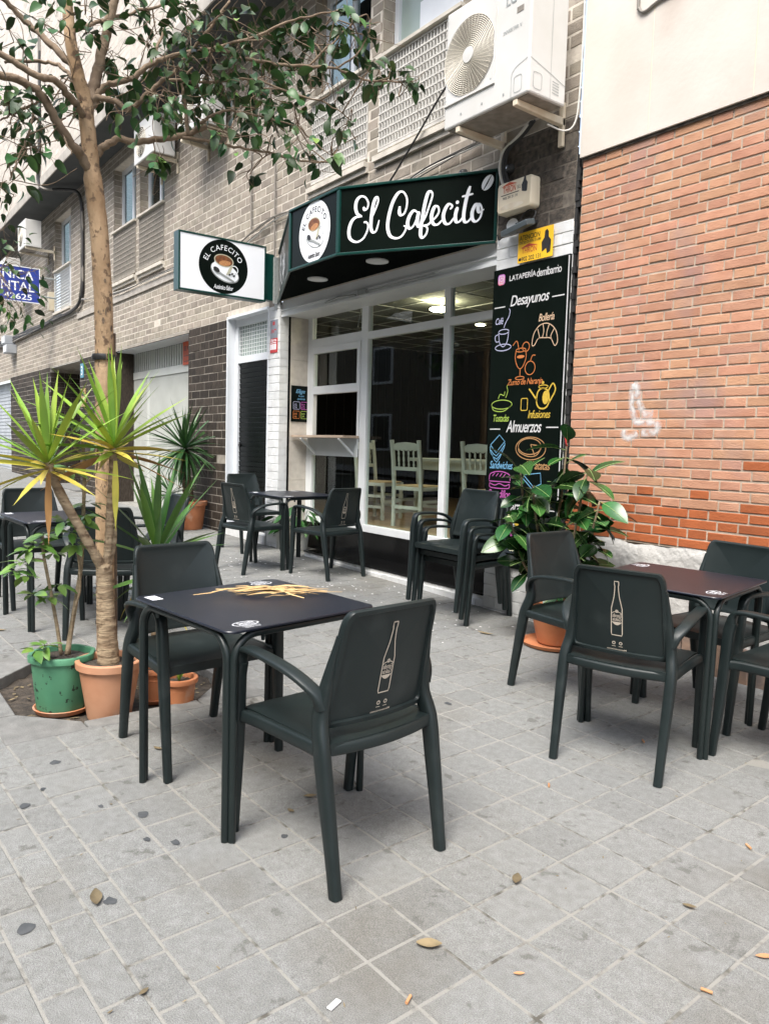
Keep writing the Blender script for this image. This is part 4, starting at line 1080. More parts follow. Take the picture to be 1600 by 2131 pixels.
def spray(strokes, fr, wid, name, parent):
    m = MB(); cov = []
    for si, P in enumerate(strokes):
        C_ = sm2(P, 8)
        prof = [(-1, 0), (-.55, .4), (0, .75), (.55, .4), (1, 0)]
        base = len(m.v)
        for i, p in enumerate(C_):
            a, b = C_[max(i - 1, 0)], C_[min(i + 1, len(C_) - 1)]
            dx, dy = b[0] - a[0], b[1] - a[1]; l = math.hypot(dx, dy) or 1
            for s_, cv in prof:
                m.v.append((fr[0] + p[0] - dy / l * wid * s_, fr[1] - si * .0003, fr[2] + p[1] + dx / l * wid * s_)); cov.append(cv)
        for i in range(len(C_) - 1):
            for k in range(4):
                q = base + i * 5 + k
                m.f.append((q, q + 5, q + 6, q + 1))
    o = m.build(name, SPRAY, parent)
    at = o.data.attributes.new('cover', 'FLOAT', 'POINT'); at.data.foreach_set('value', cov)
    return o
spray([[(-.05, .20), (-.055, .08), (-.035, -.01), (-.01, -.06)], [(-.05, .20), (-.02, .17), (.0, .08), (.04, .01), (.11, .0)], [(-.02, -.05), (.06, -.05), (.14, -.06), (.14, -.11), (.06, -.12), (.03, -.12)], [(-.10, -.10), (-.10, -.14), (-.05, -.15), (.0, -.12)]], (-3.07, FY - .0115, 1.64), .034, 'graffiti', uw)
q = MB(); q.box(-2.17, -1.98, FY - .0112, FY - .0092, 1.305, 1.335); q.build('paint_patch', MT['paper'], uw)

# ------------------------------------------------------------------ canopy sign over the window
ZB, ZT = 3.003, 3.548
W0, P1, P2, P3 = (-7.97, FY - .002), (-6.49, 3.64), (-5.653, 3.632), (-4.47, FY - .002)
cs = thing('canopy_sign', 'black canopy sign with green edging reading El Cafecito over the shop window', 'sign', (-6.2, 4.0, ZB))
m_ = MB(); m_.prism([W0, P1, P2, P3], ZB + .01, ZB + .02); under = m_.build('underside', MT['canopy_under'], cs)
m_ = MB(); m_.prism([W0, P1, P2, P3], ZT - .015, ZT - .005); m_.build('top_sheet', MT['sign_black'], cs)
def vpanel(a, b, z0, z1, t=.008):
    d = Vector((b[0] - a[0], b[1] - a[1], 0)).normalized(); n_ = Vector((d.y, -d.x, 0))
    A, B_ = Vector((a[0], a[1], 0)), Vector((b[0], b[1], 0))
    m = MB(); m.add([A + Vector((0, 0, z0)), B_ + Vector((0, 0, z0)), B_ + Vector((0, 0, z1)), A + Vector((0, 0, z1)), A - n_ * t + Vector((0, 0, z0)), B_ - n_ * t + Vector((0, 0, z0)), B_ - n_ * t + Vector((0, 0, z1)), A - n_ * t + Vector((0, 0, z1))],
                    [(0, 1, 2, 3), (7, 6, 5, 4), (0, 4, 5, 1), (3, 2, 6, 7), (1, 5, 6, 2), (0, 3, 7, 4)])
    return m, (A, d, Vector((0, 0, 1)))
panels = []
for a, b in ((W0, P1), (P1, P2), (P2, P3)):
    m, f_ = vpanel(a, b, ZB, ZT); panels.append((m.build('sign_panel', MT['sign_black'], cs), f_))
for a, b in ((W0, P1), (P1, P2), (P2, P3)):
    for z in (ZB, ZT):
        q = MB(); d = Vector((b[0] - a[0], b[1] - a[1], 0)).normalized(); n_ = Vector((d.y, -d.x, 0))
        q.obox(((a[0] + b[0]) / 2 + n_.x * .006, (a[1] + b[1]) / 2 + n_.y * .006, z), d * (Vector((b[0] - a[0], b[1] - a[1])).length / 2 + .004), n_ * .012, (0, 0, .011))
        q.build('edging', MT['sign_green'], cs, bevel=.004)
for p, wd_ in ((P1, .016), (P2, .02), (P3, .012)):
    q = MB(); q.prism([(p[0] - wd_, p[1] - .012), (p[0] + wd_, p[1] - .012), (p[0] + wd_, p[1] + .012), (p[0] - wd_, p[1] + .012)], ZB + .012, ZT - .012); q.build('corner_edging', MT['sign_green'], cs, bevel=.004)
for x, y in ((-6.63, 4.03), (-5.63, 4.03)):
    q = MB(); q.lathe([(.085, 0), (.10, -.004), (.10, .012), (.085, .012)], (x, y, ZB + .004), 32); dl = q.build('downlight', MT['white_metal'], cs, smooth=True)
    q = MB(); q.lathe([(.001, .006), (.085, .006), (.085, .009), (.001, .009)], (x, y, ZB), 24); q.build('lamp_lens', MT['frosted'], dl)
# lettering: thick and thin script strokes
SIGN_FR = panels[2][1]
pan = panels[2][0]
fr = (SIGN_FR[0], SIGN_FR[1], SIGN_FR[2])
SIGN_W = lambda dx, dy, t: (.0195 + .0125 * max(0.0, -dy)) * (0.55 + .45 * smoothstep(0, .08, t) * smoothstep(0, .06, 1 - t))
lt = MB()
for si, S in enumerate(SIGN_STROKES):
    C_ = sm2(S, 8)
    if si in (0, 3): C_ = C_
    lt.flat(*ribbon(C_, lambda dx, dy, t: (.0155 + .0135 * max(0.0, -dy)) * (0.6 + .4 * smoothstep(0, .06, t) * smoothstep(0, .06, 1 - t))), fr, .0035 + .0002 * si)
lt.flat(*disc(SIGN_DOT[0], SIGN_DOT[1], .014, .014, 14), fr, .004)
lt.build('lettering', MT['sign_white'], pan)
bn = MB(); bc = SIGN_BEAN[0]
bn.flat(*disc(bc[0], bc[1], .064, .040, 28, 1.02), fr, .0035); bean = bn.build('bean_emblem', MT['sign_white'], pan)
bn = MB(); bn.flat(*ribbon(sm2([(bc[0] - .034, bc[1] - .055), (bc[0] - .012, bc[1] - .02), (bc[0] + .006, bc[1] + .012), (bc[0] + .03, bc[1] + .054)], 6), lambda dx, dy, t: .004 + .006 * sin(pi * t)), fr, .0045); bn.build('bean_groove', MT['sign_black'], bean)
def cup_logo(parent, fr, cx, cy, R, disc_m, text_m, lift=.003):
    """round cafe badge: ring of capitals, cup on a saucer with spoon, signature"""
    m = MB(); m.flat(*disc(cx, cy, R, R, 64), fr, lift); bd_ = m.build('badge', disc_m, parent)
    m = MB()
    for t in arc_text('EL CAFECITO', cx, cy - R * .06, R * .775, R * .19, pi / 2 + .06, 2.45, 'd_' if text_m is MT['ink_dark'] else 'c_'): m.flat(*t, fr, lift + .001)
    m.build('badge_lettering', text_m, bd_)
    m = MB(); m.flat(*txt('auten_b' if text_m is MT['ink_dark'] else 'auten', cx, cy - R * .76, R * .80, R * .17), fr, lift + .001); m.build('badge_signature', text_m, bd_)
    def D(v2f, mt, k, nm): q = MB(); q.flat(*v2f, fr, lift + .001 + k * .0006); return q.build(nm, MT[mt], bd_)
    D(disc(cx + R * .05, cy - R * .20, R * .60, R * .34, 40, -.32), 'ink_grey', 0, 'saucer_edge')
    D(disc(cx + R * .05, cy - R * .18, R * .57, R * .315, 40, -.32), 'sign_white', 1, 'saucer')
    D(ribbon(circle_pts(cx + R * .43, cy - R * .06, R * .15, R * .15), R * .05), 'ink_grey', 2, 'cup_handle')
    D(ribbon(circle_pts(cx + R * .43, cy - R * .06, R * .15, R * .15), R * .03), 'sign_white', 3, 'cup_handle')
    body = [(cx - R * .38, cy + R * .25), (cx - R * .36, cy + R * .0), (cx - R * .22, cy - R * .22), (cx - R * .05, cy - R * .30), (cx + R * .18, cy - R * .28), (cx + R * .32, cy - R * .1), (cx + R * .38, cy + R * .18)]
    B_ = sm2(body, 5); D((B_, [tuple(range(len(B_)))]), 'sign_white', 4, 'cup')
    D((sm2([(cx + R * .1, cy - R * .28), (cx + R * .26, cy - R * .2), (cx + R * .37, cy + R * .12), (cx + R * .22, cy - R * .02), (cx + R * .16, cy - R * .15)], 4, True), [tuple(range(21))]), 'chalk_cream', 5, 'cup_shade')
    D(disc(cx, cy + R * .23, R * .40, R * .23, 36, -.1), 'chalk_cream', 6, 'cup_rim')
    D(disc(cx, cy + R * .23, R * .36, R * .195, 36, -.1), 'coffee', 7, 'coffee')
    D(disc(cx + R * .04, cy + R * .14, R * .24, R * .10, 30, .1), 'crema', 8, 'crema')
    D(ribbon(sm2([(cx - R * .40, cy - R * .10), (cx - R * .22, cy - R * .22), (cx + R * .1, cy - R * .36), (cx + R * .42, cy - R * .50)], 5), lambda dx, dy, t: R * (.10 * (1 - smoothstep(.2, .5, t)) + .07)), 'ink_grey', 9, 'spoon')
    D(disc(cx - R * .30, cy - R * .14, R * .14, R * .085, 20, -.5), 'ink_dark', 10, 'spoon_bowl')
    for dx_, dy_ in ((.24, -.26), (.34, -.22), (.42, -.28)): D(disc(cx + R * dx_, cy + R * dy_, R * .05, R * .035, 10, .5), 'ink_dark', 11, 'coffee_bean')
mid_fr = panels[1][1]
cup_logo(panels[1][0], mid_fr, .44, ZB + .272, .268, MT['sign_white'], MT['ink_dark'])
# script on the far slanting panel, seen edge on
lt = MB()
for S in SIGN_STROKES[:9]:
    lt.flat(*ribbon([(p[0] + .05, p[1]) for p in sm2(S, 5)], .024), panels[0][1], .004)
lt.build('lettering', MT['sign_white'], panels[0][0])

# ------------------------------------------------------------------ projecting lightbox sign
SX = -7.98
ps = thing('projecting_sign', 'white double sided box sign with round black cafe badge on a green bracket', 'sign', (SX, 3.6, 2.98))
y0, y1, z0, z1 = 3.14, 4.17, 2.985, 3.60
m_ = MB(); m_.box(SX - .13, SX - .012, y0 + .02, y1 - .02, z0 + .02, z1 - .02); m_.build('box_body', MT['sign_green'], ps)
m_ = MB(); m_.box(SX - .012, SX - .006, y0 + .016, y1 - .016, z0 + .016, z1 - .016); face = m_.build('face', MT['sign_white'], ps)
m_ = MB()
m_.box(SX - .14, SX, y0, y0 + .02, z0, z1); m_.box(SX - .14, SX, y1 - .02, y1, z0, z1); m_.box(SX - .14, SX, y0 + .02, y1 - .02, z0, z0 + .02); m_.box(SX - .14, SX, y0 + .02, y1 - .02, z1 - .02, z1)
m_.build('frame', MT['sign_green'], ps, bevel=.003)
m_ = MB(); m_.box(SX - .12, SX - .02, y1, y1 + .11, z0 + .03, z1 - .07); m_.build('bracket', MT['sign_green'], ps)
for zz in (z0 + .08, z0 + .3, z1 - .12):
    q = MB(); q.lathe([(.001, 0), (.014, 0), (.014, .02), (.001, .02)], (SX - .005, y1 + .125, zz), 10); q.build('bolt', MT['ink_grey'], ps)
m_ = MB(); m_.box(SX - .02, SX + .005, FY - .06, FY - .002, 2.98, 3.5); m_.build('wall_plate', MT['ink_grey'], ps)
cup_logo(face, ((SX - .006, 0, 0), (0, 1, 0), (0, 0, 1)), (y0 + y1) / 2 + .0, (z0 + z1) / 2, .288, MT['sign_black'], MT['sign_white'], .001)

# ------------------------------------------------------------------ menu board
mbd = thing('menu_board', 'tall black menu board with chalk style food drawings on the white pier', 'menu board', (-4.07, FY, .47))
m_ = MB(); m_.box(-4.452, -3.693, FY - .018, FY - .0035, .47, 2.775); brd = m_.build('board', MT['sign_black'], mbd)
m_ = MB(); m_.box(-3.706, -3.698, FY - .021, FY - .0181, .48, 2.765); m_.build('trim_line', MT['chalk_white'], brd)
bf = ((0, FY - .018, 0), (1, 0, 0), (0, 0, 1))
def pr(shape, mt, nm='drawing', lift=.0015): q = MB(); [q.flat(*s_, bf, lift) for s_ in (shape if isinstance(shape, list) else [shape])]; return q.build(nm, MT[mt], brd)
LW = .0065
def ln(P, w=LW, n=5, closed=False): return ribbon(sm2(P, n, closed), w)
pr([txt('latap', -4.145, 2.697, .27, .05)], 'chalk_white', 'lettering'); pr([txt('demi', -3.885, 2.69, .235, .058)], 'chalk_white', 'lettering')
ic = rrect(-4.402, -4.328, 2.655, 2.735, .02); pr([(ic, [tuple(range(len(ic)))])], 'insta_a', 'emblem')
pr([ribbon(rrect(-4.391, -4.339, 2.667, 2.723, .014) + [(-4.339, 2.709)], .006), ribbon(circle_pts(-4.365, 2.695, .014), .006)], 'chalk_white', 'emblem_outline', .0025)
for key, z, a, b, w, h in (('desay', 2.505, -4.30, -3.83, .39, .105), ('almu', 1.565, -4.29, -3.85, .36, .09), ('para', .955, -4.22, -3.84, .36, .09)):
    pr([txt(key, (a + b) / 2 + .0, z, w, h), ribbon([(-4.43, z - .02), (-4.315, z - .02)], .008), ribbon([(-3.845, z - .008), (-3.73, z - .008)], .008)], 'chalk_white', 'lettering')
pr(txt('cafe', -4.37, 2.38, .085, .05), 'chalk_lilac', 'lettering'); pr(txt('boll', -3.89, 2.36, .15, .055), 'chalk_peach', 'lettering')
cx, cz = -4.32, 2.235
pr([ln([(cx - .055, cz + .06), (cx - .04, cz - .02), (cx, cz - .055), (cx + .04, cz - .02), (cx + .055, cz + .06)]), ribbon(circle_pts(cx, cz + .06, .055, .018), LW), ribbon(circle_pts(cx, cz - .06, .085, .025), LW), ln([(cx - .055, cz + .045), (cx - .09, cz + .03), (cx - .08, cz - .01), (cx - .04, cz - .01)]), ln([(cx - .0, cz + .09), (cx + .02, cz + .13), (cx + .05, cz + .17), (cx + .06, cz + .21), (cx + .05, cz + .23)])], 'chalk_lilac')
cx, cz = -3.90, 2.22
pr([ln([(cx - .12, cz - .05), (cx - .105, cz + .03), (cx - .05, cz + .085), (cx + .03, cz + .09), (cx + .10, cz + .04), (cx + .125, cz - .04), (cx + .10, cz - .075), (cx + .06, cz - .02), (cx, cz - .01), (cx - .06, cz - .01), (cx - .095, cz - .055)], LW, 4, True), ln([(cx - .07, cz + .06), (cx - .05, cz), (cx - .06, cz - .01)]), ln([(cx - .02, cz + .09), (cx - .01, cz + .04), (cx - .02, cz - .005)]), ln([(cx + .04, cz + .085), (cx + .02, cz + .03), (cx + .02, cz - .005)]), ln([(cx + .09, cz + .05), (cx + .06, cz + .0), (cx + .07, cz - .03)])], 'chalk_peach')
cx, cz = -4.13, 2.06
pr([ln([(cx - .05, cz + .08), (cx - .055, cz + .02), (cx - .03, cz - .04), (cx, cz - .06), (cx + .03, cz - .04), (cx + .055, cz + .02), (cx + .05, cz + .08)]), ribbon(circle_pts(cx, cz + .08, .05, .014), LW), ribbon([(cx, cz - .06), (cx, cz - .12)], LW), ribbon(circle_pts(cx, cz - .13, .045, .012), LW), ribbon(circle_pts(cx + .05, cz + .10, .035), LW), ln([(cx - .02, cz + .08), (cx - .045, cz + .15), (cx - .085, cz + .12)]), ribbon(circle_pts(cx + .10, cz - .06, .05), LW), ln([(cx + .10, cz - .01), (cx + .12, cz + .03), (cx + .15, cz + .03)]), disc(cx, cz + .03, .04, .012, 14)], 'chalk_orange')
pr(txt('zumo', -4.08, 1.895, .36, .06), 'chalk_orange', 'lettering'); pr(txt('tost', -4.31, 1.63, .17, .055), 'chalk_green', 'lettering'); pr(txt('infu', -3.92, 1.655, .22, .06), 'chalk_yellow', 'lettering')
cx, cz = -4.31, 1.735
pr([ribbon(circle_pts(cx, cz, .11, .035), LW), ln([(cx - .11, cz - .005), (cx - .08, cz - .045), (cx + .02, cz - .052), (cx + .105, cz - .01)]), ln([(cx - .04, cz + .045), (cx - .02, cz + .08), (cx + .02, cz + .07), (cx + .03, cz + .1)], .006), ln([(cx + .04, cz + .05), (cx + .06, cz + .1), (cx + .05, cz + .14), (cx + .075, cz + .15)], .006)], 'chalk_green')
cx, cz = -3.89, 1.775
pr([ln([(cx - .06, cz - .03), (cx - .05, cz + .045), (cx, cz + .07), (cx + .05, cz + .04), (cx + .06, cz - .03), (cx + .03, cz - .075), (cx - .03, cz - .075)], .012, 4, True), disc(cx + .025, cz - .0, .03, .05, 16), ln([(cx - .055, cz - .02), (cx - .11, cz + .04), (cx - .14, cz + .07)], .013), ln([(cx + .05, cz + .05), (cx + .09, cz + .10), (cx + .115, cz + .05), (cx + .06, cz - .04)], .011), ribbon(circle_pts(cx, cz + .08, .045, .012), LW), disc(cx - .005, cz + .11, .012, .012, 10), ribbon(rrect(cx - .215, cz * 0 + cx - .15, cz - .09, cz + .0, .012) + [(cx - .15, cz - .012)], LW)], 'chalk_yellow')
cx, cz = -4.34, 1.41
pr([ln([(cx - .075, cz + .01), (cx + .02, cz + .09), (cx + .08, cz + .04), (cx - .01, cz - .05)], LW, 1, True), ln([(cx - .075, cz), (cx - .07, cz - .05), (cx + .0, cz - .10), (cx + .075, cz - .01), (cx + .08, cz + .03)], LW, 2), ln([(cx - .07, cz - .03), (cx - .005, cz - .075), (cx + .075, cz + .01)], LW, 2), ln([(cx - .05, cz - .07), (cx, cz - .125), (cx + .06, cz - .04)], LW, 2)], 'chalk_blue')
cx, cz = -3.99, 1.40
pr([ribbon(circle_pts(cx, cz, .15, .085), .006), ribbon(circle_pts(cx - .01, cz + .015, .115, .06), LW), ln([(cx - .125, cz + .01), (cx - .11, cz - .03), (cx - .02, cz - .06), (cx + .06, cz - .05), (cx + .105, cz - .0)]), ribbon([(cx + .0, cz + .03), (cx + .1, cz + .02)], LW), ribbon([(cx + .0, cz + .03), (cx + .045, cz - .05)], LW)], 'chalk_tan')
pr(txt('sand', -4.29, 1.265, .25, .06), 'chalk_blue', 'lettering'); pr(txt('tort', -3.92, 1.275, .26, .06), 'chalk_tan', 'lettering'); pr(txt('boca', -4.30, 1.04, .24, .06), 'chalk_pink', 'lettering'); pr(txt('plat', -3.93, 1.06, .15, .05), 'chalk_blue', 'lettering')
cx, cz = -4.30, 1.145
pr([ln([(cx - .115, cz + .0), (cx - .10, cz + .05), (cx, cz + .07), (cx + .10, cz + .05), (cx + .115, cz)], LW), ln([(cx - .115, cz - .01), (cx + .115, cz - .01)], LW, 1), ln([(cx - .11, cz - .025), (cx - .05, cz - .04), (cx, cz - .025), (cx + .06, cz - .04), (cx + .11, cz - .025)]), ln([(cx - .11, cz - .03), (cx - .09, cz - .06), (cx + .09, cz - .06), (cx + .11, cz - .03)])] + [ribbon([(cx + d, cz + .03), (cx + d + .025, cz + .055)], .006) for d in (-.08, -.04, 0, .04)], 'chalk_pink')
cx, cz = -3.97, 1.17
pr([ln([(cx - .08, cz + .03), (cx + .09, cz + .05), (cx + .10, cz - .03), (cx + .03, cz - .06)], LW, 1, True), ln([(cx - .08, cz + .0), (cx + .03, cz - .085), (cx + .10, cz - .055)], LW, 1)], 'chalk_blue')
cx, cz = -4.18, .82
pr([disc(cx - .03, cz + .02, .05, .025, 16), ribbon([(cx + .02, cz - .02), (cx + .03, cz - .1)], .02)], 'chalk_pink'); pr([disc(cx + .08, cz + .03, .035, .045, 16)], 'chalk_yellow'); pr([ln([(cx - .08, cz + .04), (cx - .03, cz - .03), (cx + .02, cz + .05)]), ribbon([(cx + .05, cz), (cx + .06, cz - .09)], .012)], 'chalk_white')
cx, cz = -4.18, .64
pr([ribbon(circle_pts(cx, cz + .04, .08, .02), LW), ln([(cx - .08, cz + .04), (cx - .06, cz - .075), (cx, cz - .085), (cx + .06, cz - .075), (cx + .08, cz + .04)], LW, 3)] + [ribbon([(cx + d * 1.2, cz + .025), (cx + d, cz - .07)], .006) for d in (-.04, -.015, .015, .04)], 'chalk_cream')
pr(txt('cubos', -4.19, .515, .15, .05), 'chalk_cream', 'lettering')

# small board on the jamb
eg = thing('milk_board', 'small black board of four coloured squares fixed to the stone jamb', 'board', (PR + .01, FY + .28, 1.64))
ef = ((PR + .0185, 0, 0), (0, 1, 0), (0, 0, 1))
m_ = MB(); m_.box(PR + .0095, PR + .0185, FY + .155, FY + .398, 1.645, 2.065); e_ = m_.build('board', MT['sign_black'], eg)
def pe(s_, mt, lift=.001): q = MB(); [q.flat(*a, ef, lift) for a in s_]; return q.build('print', MT[mt], e_)
yc = FY + .276
pe([txt('elige', yc, 1.995, .125, .06), txt('laque', yc + .01, 1.945, .075, .028), txt('quieras', yc + .01, 1.91, .105, .03)], 'chalk_blue')
for k, (dy, dz, mt) in enumerate(((-.052, 0, 'chalk_lilac'), (.052, 0, 'chalk_pink'), (-.052, -.108, 'chalk_orange'), (.052, -.108, 'chalk_green'))):
    rr_ = rrect(yc + dy - .043, yc + dy + .043, 1.835 + dz - .043, 1.835 + dz + .043, .01)
    pe([ribbon(rr_ + [rr_[0]], .005), txt('m%d' % (k + 1), yc + dy - .012, 1.83 + dz, .045, .055)], mt)

# ------------------------------------------------------------------ alarm plaques, boxes and lamps on the wall
al = thing('alarm_plaque', 'red and grey alarm warning plaque on the narrow white pier', 'plaque', (-8.06, FY, 2.43))
m_ = MB(); m_.box(-8.145, -7.975, FY - .01, FY - .0035, 2.435, 2.60); r_ = m_.build('lower_half', MT['alarm_red'], al)
m_ = MB(); m_.box(-8.145, -7.975, FY - .01, FY - .0035, 2.602, 2.81); m_.build('upper_half', MT['alarm_grey'], al)
af = ((0, FY - .01, 0), (1, 0, 0), (0, 0, 1))
q = MB(); q.flat(*txt('alarma', -8.06, 2.665 - .085, .14, .035), af, .001); q.flat(*rect2(-8.13, -8.0, 2.545, 2.553), af, .001); [q.flat(*rect2(-8.13 + k * .048, -8.095 + k * .048, 2.47, 2.535), af, .001) for k in range(3)]; q.build('print', MT['sign_white'], al)
q = MB(); q.flat(*rect2(-8.085, -8.035, 2.75, 2.79), af, .001); q.flat(*ribbon(sm2([(-8.12, 2.66), (-8.09, 2.70), (-8.07, 2.665), (-8.04, 2.70), (-8.0, 2.69)], 4), .012), af, .001); q.build('print', MT['alarm_red'], al)

ab = thing('alarm_box', 'cream plastic alarm siren box under the big outdoor unit', 'alarm box', (-4.2000, FY, 3.16))
m_ = MB(); P = rrect(-4.3800, -4.0250, 3.165, 3.395, .03)
n = len(P); v = [(x, FY - .001, z) for x, z in P] + [(x, FY - .075, z) for x, z in P] + [(-4.2025 + (x + 4.2025) * .94, FY - .09, 3.28 + (z - 3.28) * .92) for x, z in P]
m_.add(v, [tuple(range(2 * n, 3 * n))[::-1]] + [(i, n + i, n + (i + 1) % n, (i + 1) % n) for i in range(n)] + [(n + i, 2 * n + i, 2 * n + (i + 1) % n, n + (i + 1) % n) for i in range(n)]); bx_ = m_.build('casing', MT['beige_plastic'], ab, smooth=True, sharp=50)
bfm = ((0, FY - .0905, 0), (1, 0, 0), (0, 0, 1))
q = MB(); q.flat(*txt('thron', -4.2500, 3.335, .13, .05), bfm, .001); q.flat(*([(-4.3350, 3.362), (-4.2500, 3.385), (-4.1700, 3.362)], [(0, 1, 2)]), bfm, .001); q.build('print', MT['orange_sign'], bx_)
q = MB(); q.flat(*txt('tel', -4.2400, 3.275, .15, .018), bfm, .001); q.flat(*rect2(-4.3350, -4.1500, 3.295, 3.301), bfm, .001); P = [(-4.1200, 3.29), (-4.1250, 3.335), (-4.1100, 3.36), (-4.1000, 3.39), (-4.0850, 3.39), (-4.0800, 3.36), (-4.0650, 3.34), (-4.0700, 3.28), (-4.0850, 3.28)]; q.flat(*(P[::-1], [tuple(range(9))]), bfm, .001); q.flat(*txt('sl', -4.1500, 3.33, .035, .025), bfm, .001); q.build('print', MT['ink_dark'], bx_)
q = MB(); q.flat(*disc(-4.2200, 3.205, .12, .022, 24), bfm, .0015); q.build('siren_slot', MT['bracket'], bx_)

ys_ = thing('guard_sign', 'yellow ATENCION alarm warning sign above the menu board', 'sign', (-4.02, FY, 2.785))
m_ = MB(); m_.box(-4.19, -3.85, FY - .034, FY - .028, 2.785, 3.005); y_ = m_.build('plate', MT['yellow_sign'], ys_)
yf = ((0, FY - .034, 0), (1, 0, 0), (0, 0, 1))
q = MB(); q.flat(*txt('atencion', -4.075, 2.965, .2, .038), yf, .001); q.flat(*txt('conectado', -4.07, 2.93, .215, .02), yf, .001); q.flat(*txt('phone', -4.055, 2.81, .19, .032), yf, .001); P = [(-3.95, 2.83), (-3.955, 2.90), (-3.93, 2.93), (-3.925, 2.975), (-3.905, 2.985), (-3.89, 2.965), (-3.89, 2.93), (-3.865, 2.9), (-3.87, 2.82), (-3.9, 2.81), (-3.91, 2.85)]; q.flat(*(P[::-1], [tuple(range(11))]), yf, .001); q.flat(*disc(-4.165, 2.81, .015, .012, 10), yf, .001); q.build('print', MT['ink_dark'], y_)
q = MB(); q.flat(*txt('thron', -4.075, 2.87, .15, .042), yf, .001); q.flat(*([(-4.165, 2.892), (-4.08, 2.915), (-3.99, 2.892)], [(0, 1, 2)]), yf, .001); q.build('print', MT['red_print'], y_)

fl_ = thing('floodlight', 'slim grey outdoor floodlight on a wire over the yellow sign', 'floodlight', (-4.15, FY, 3.03))
m_ = MB(); m_.obox((-4.15, FY - .09, 3.03), (.15, -.02, .012), (0, .045, .012), (0, -.006, .02)); fb = m_.build('housing', MT['flood_grey'], fl_, bevel=.006)
m_ = MB(); m_.obox((-4.10, FY - .05, 3.06), (.07, 0, .005), (0, .045, 0), (0, 0, .012)); m_.build('bracket', MT['ink_dark'], fl_)
q = MB(); q.tube(catmull([(-4.44, FY - .01, 3.05), (-4.40, FY - .03, 3.0), (-4.32, FY - .05, 3.02), (-4.2, FY - .04, 3.06), (-4.15, FY - .04, 3.13), (-4.09, FY - .03, 3.16), (-4.03, FY - .03, 3.13), (-4.04, FY - .05, 3.07)], 6), .005, 6); q.build('cable', MT['cable_black'], fl_, smooth=True)
q = MB(); q.flat(*disc(-4.29, 3.10, .06, .045, 20), ((0, FY - .002, 0), (1, 0, 0), (0, 0, 1)), .004); q.build('filler_patch', MT['paper'], cb)

# ------------------------------------------------------------------ air conditioners
def ac_unit(label, xl, xr, yf_, yb_, zb_, zt_, fan_c, fan_r, big=False, name='air_conditioner', group='outdoor air conditioner units on the facade'):
    t = thing(name, label, 'air conditioner', ((xl + xr) / 2, yb_, zb_), group)
    m = MB(); m.box(xl, xr, yf_, yb_, zb_, zt_); body = m.build('casing', MT['ac_white'], t, bevel=.012 if big else .01)
    # fan grille: rings and spokes over a dark opening
    cx_, cz_ = fan_c
    m = MB(); R_ = fan_r
    m.flat(*disc(cx_, cz_, R_, R_, 40), ((0, yf_, 0), (1, 0, 0), (0, 0, 1)), .002); m.build('fan_opening', MT['ac_under'] if big else MT['dark_void'], body)
    m = MB(); hs_ = R_ * 1.0
    nr = 17 if big else 6
    for k in range(nr):
        r = R_ * (.2 + .8 * (k + 1) / nr)
        pts = [(cx_ + r * cos(a), yf_ - .012 + .006 * (r / R_) ** 2, cz_ + r * sin(a)) for a in [2 * pi * i / 36 for i in range(37)]]
        m.tube(pts, .0024 if big else .004, 4, False)
    for k in range(44 if big else 12):
        a = 2 * pi * k / (44 if big else 12)
        m.tube([(cx_ + .2 * R_ * cos(a), yf_ - .010, cz_ + .2 * R_ * sin(a)), (cx_ + R_ * cos(a + .35), yf_ - .005, cz_ + R_ * sin(a + .35))], .002 if big else .003, 4, False)
    m.build('fan_grille', MT['ac_grille'], body)
    m = MB(); m.lathe([(.001, 0), (R_ * .21, 0), (R_ * .2, .006), (.001, .008)], (0, 0, 0), 24); m.v = [(cx_ + p[0], yf_ - .012 - p[2], cz_ + p[1]) for p in m.v]; m.build('grille_hub', MT['ac_white'], body)
    m = MB(); m.box(xl + .02, xr - .02, yf_ + .02, yb_ - .02, zb_ - .004, zb_ + .01); m.build('drip_tray', MT['ac_under'], body)
    for xx in ((xl + .14, xr - .13) if big else (xl + .1, xr - .08)):
        m = MB()
        m.add([(xx - .02, yf_ + .01, zb_ - .045), (xx + .02, yf_ + .01, zb_ - .045), (xx + .02, FY, zb_ - .06), (xx - .02, FY, zb_ - .06), (xx - .02, yf_ + .01, zb_ - .006), (xx + .02, yf_ + .01, zb_ - .006), (xx + .02, FY, zb_ - .006), (xx - .02, FY, zb_ - .006)], [(0, 3, 2, 1), (4, 5, 6, 7), (0, 1, 5, 4), (1, 2, 6, 5), (2, 3, 7, 6), (3, 0, 4, 7)])
        m.add([(xx - .02, FY - .03, zb_ - .20), (xx + .02, FY - .03, zb_ - .20), (xx + .02, FY - .002, zb_ - .20), (xx - .02, FY - .002, zb_ - .20), (xx - .02, FY - .03, zb_ + .1), (xx + .02, FY - .03, zb_ + .1), (xx + .02, FY - .002, zb_ + .1), (xx - .02, FY - .002, zb_ + .1)], [(0, 3, 2, 1), (4, 5, 6, 7), (0, 1, 5, 4), (1, 2, 6, 5), (2, 3, 7, 6), (3, 0, 4, 7)])
        m.build('wall_bracket', MT['bracket'], t, bevel=.004)
    return t, body
AX0, AX1, AYF, AYB, AZB = -4.545, -3.70, 3.83, 4.19, 3.735
t, body = ac_unit('large white outdoor unit with round fan grille above the canopy sign', AX0, AX1, AYF, AYB, AZB, AZB + .82, (-4.29, 4.18), .262, True)
af = ((0, AYF, 0), (1, 0, 0), (0, 0, 1)); sf_ = ((AX1, 0, 0), (0, 1, 0), (0, 0, 1))
q = MB(); q.flat(*txt('lg', -3.885, 4.385, .095, .06), af, .003); q.flat(*txt('inverter', -3.865, 4.19, .17, .022), af, .003); q.build('print', MT['ink_grey'], body)
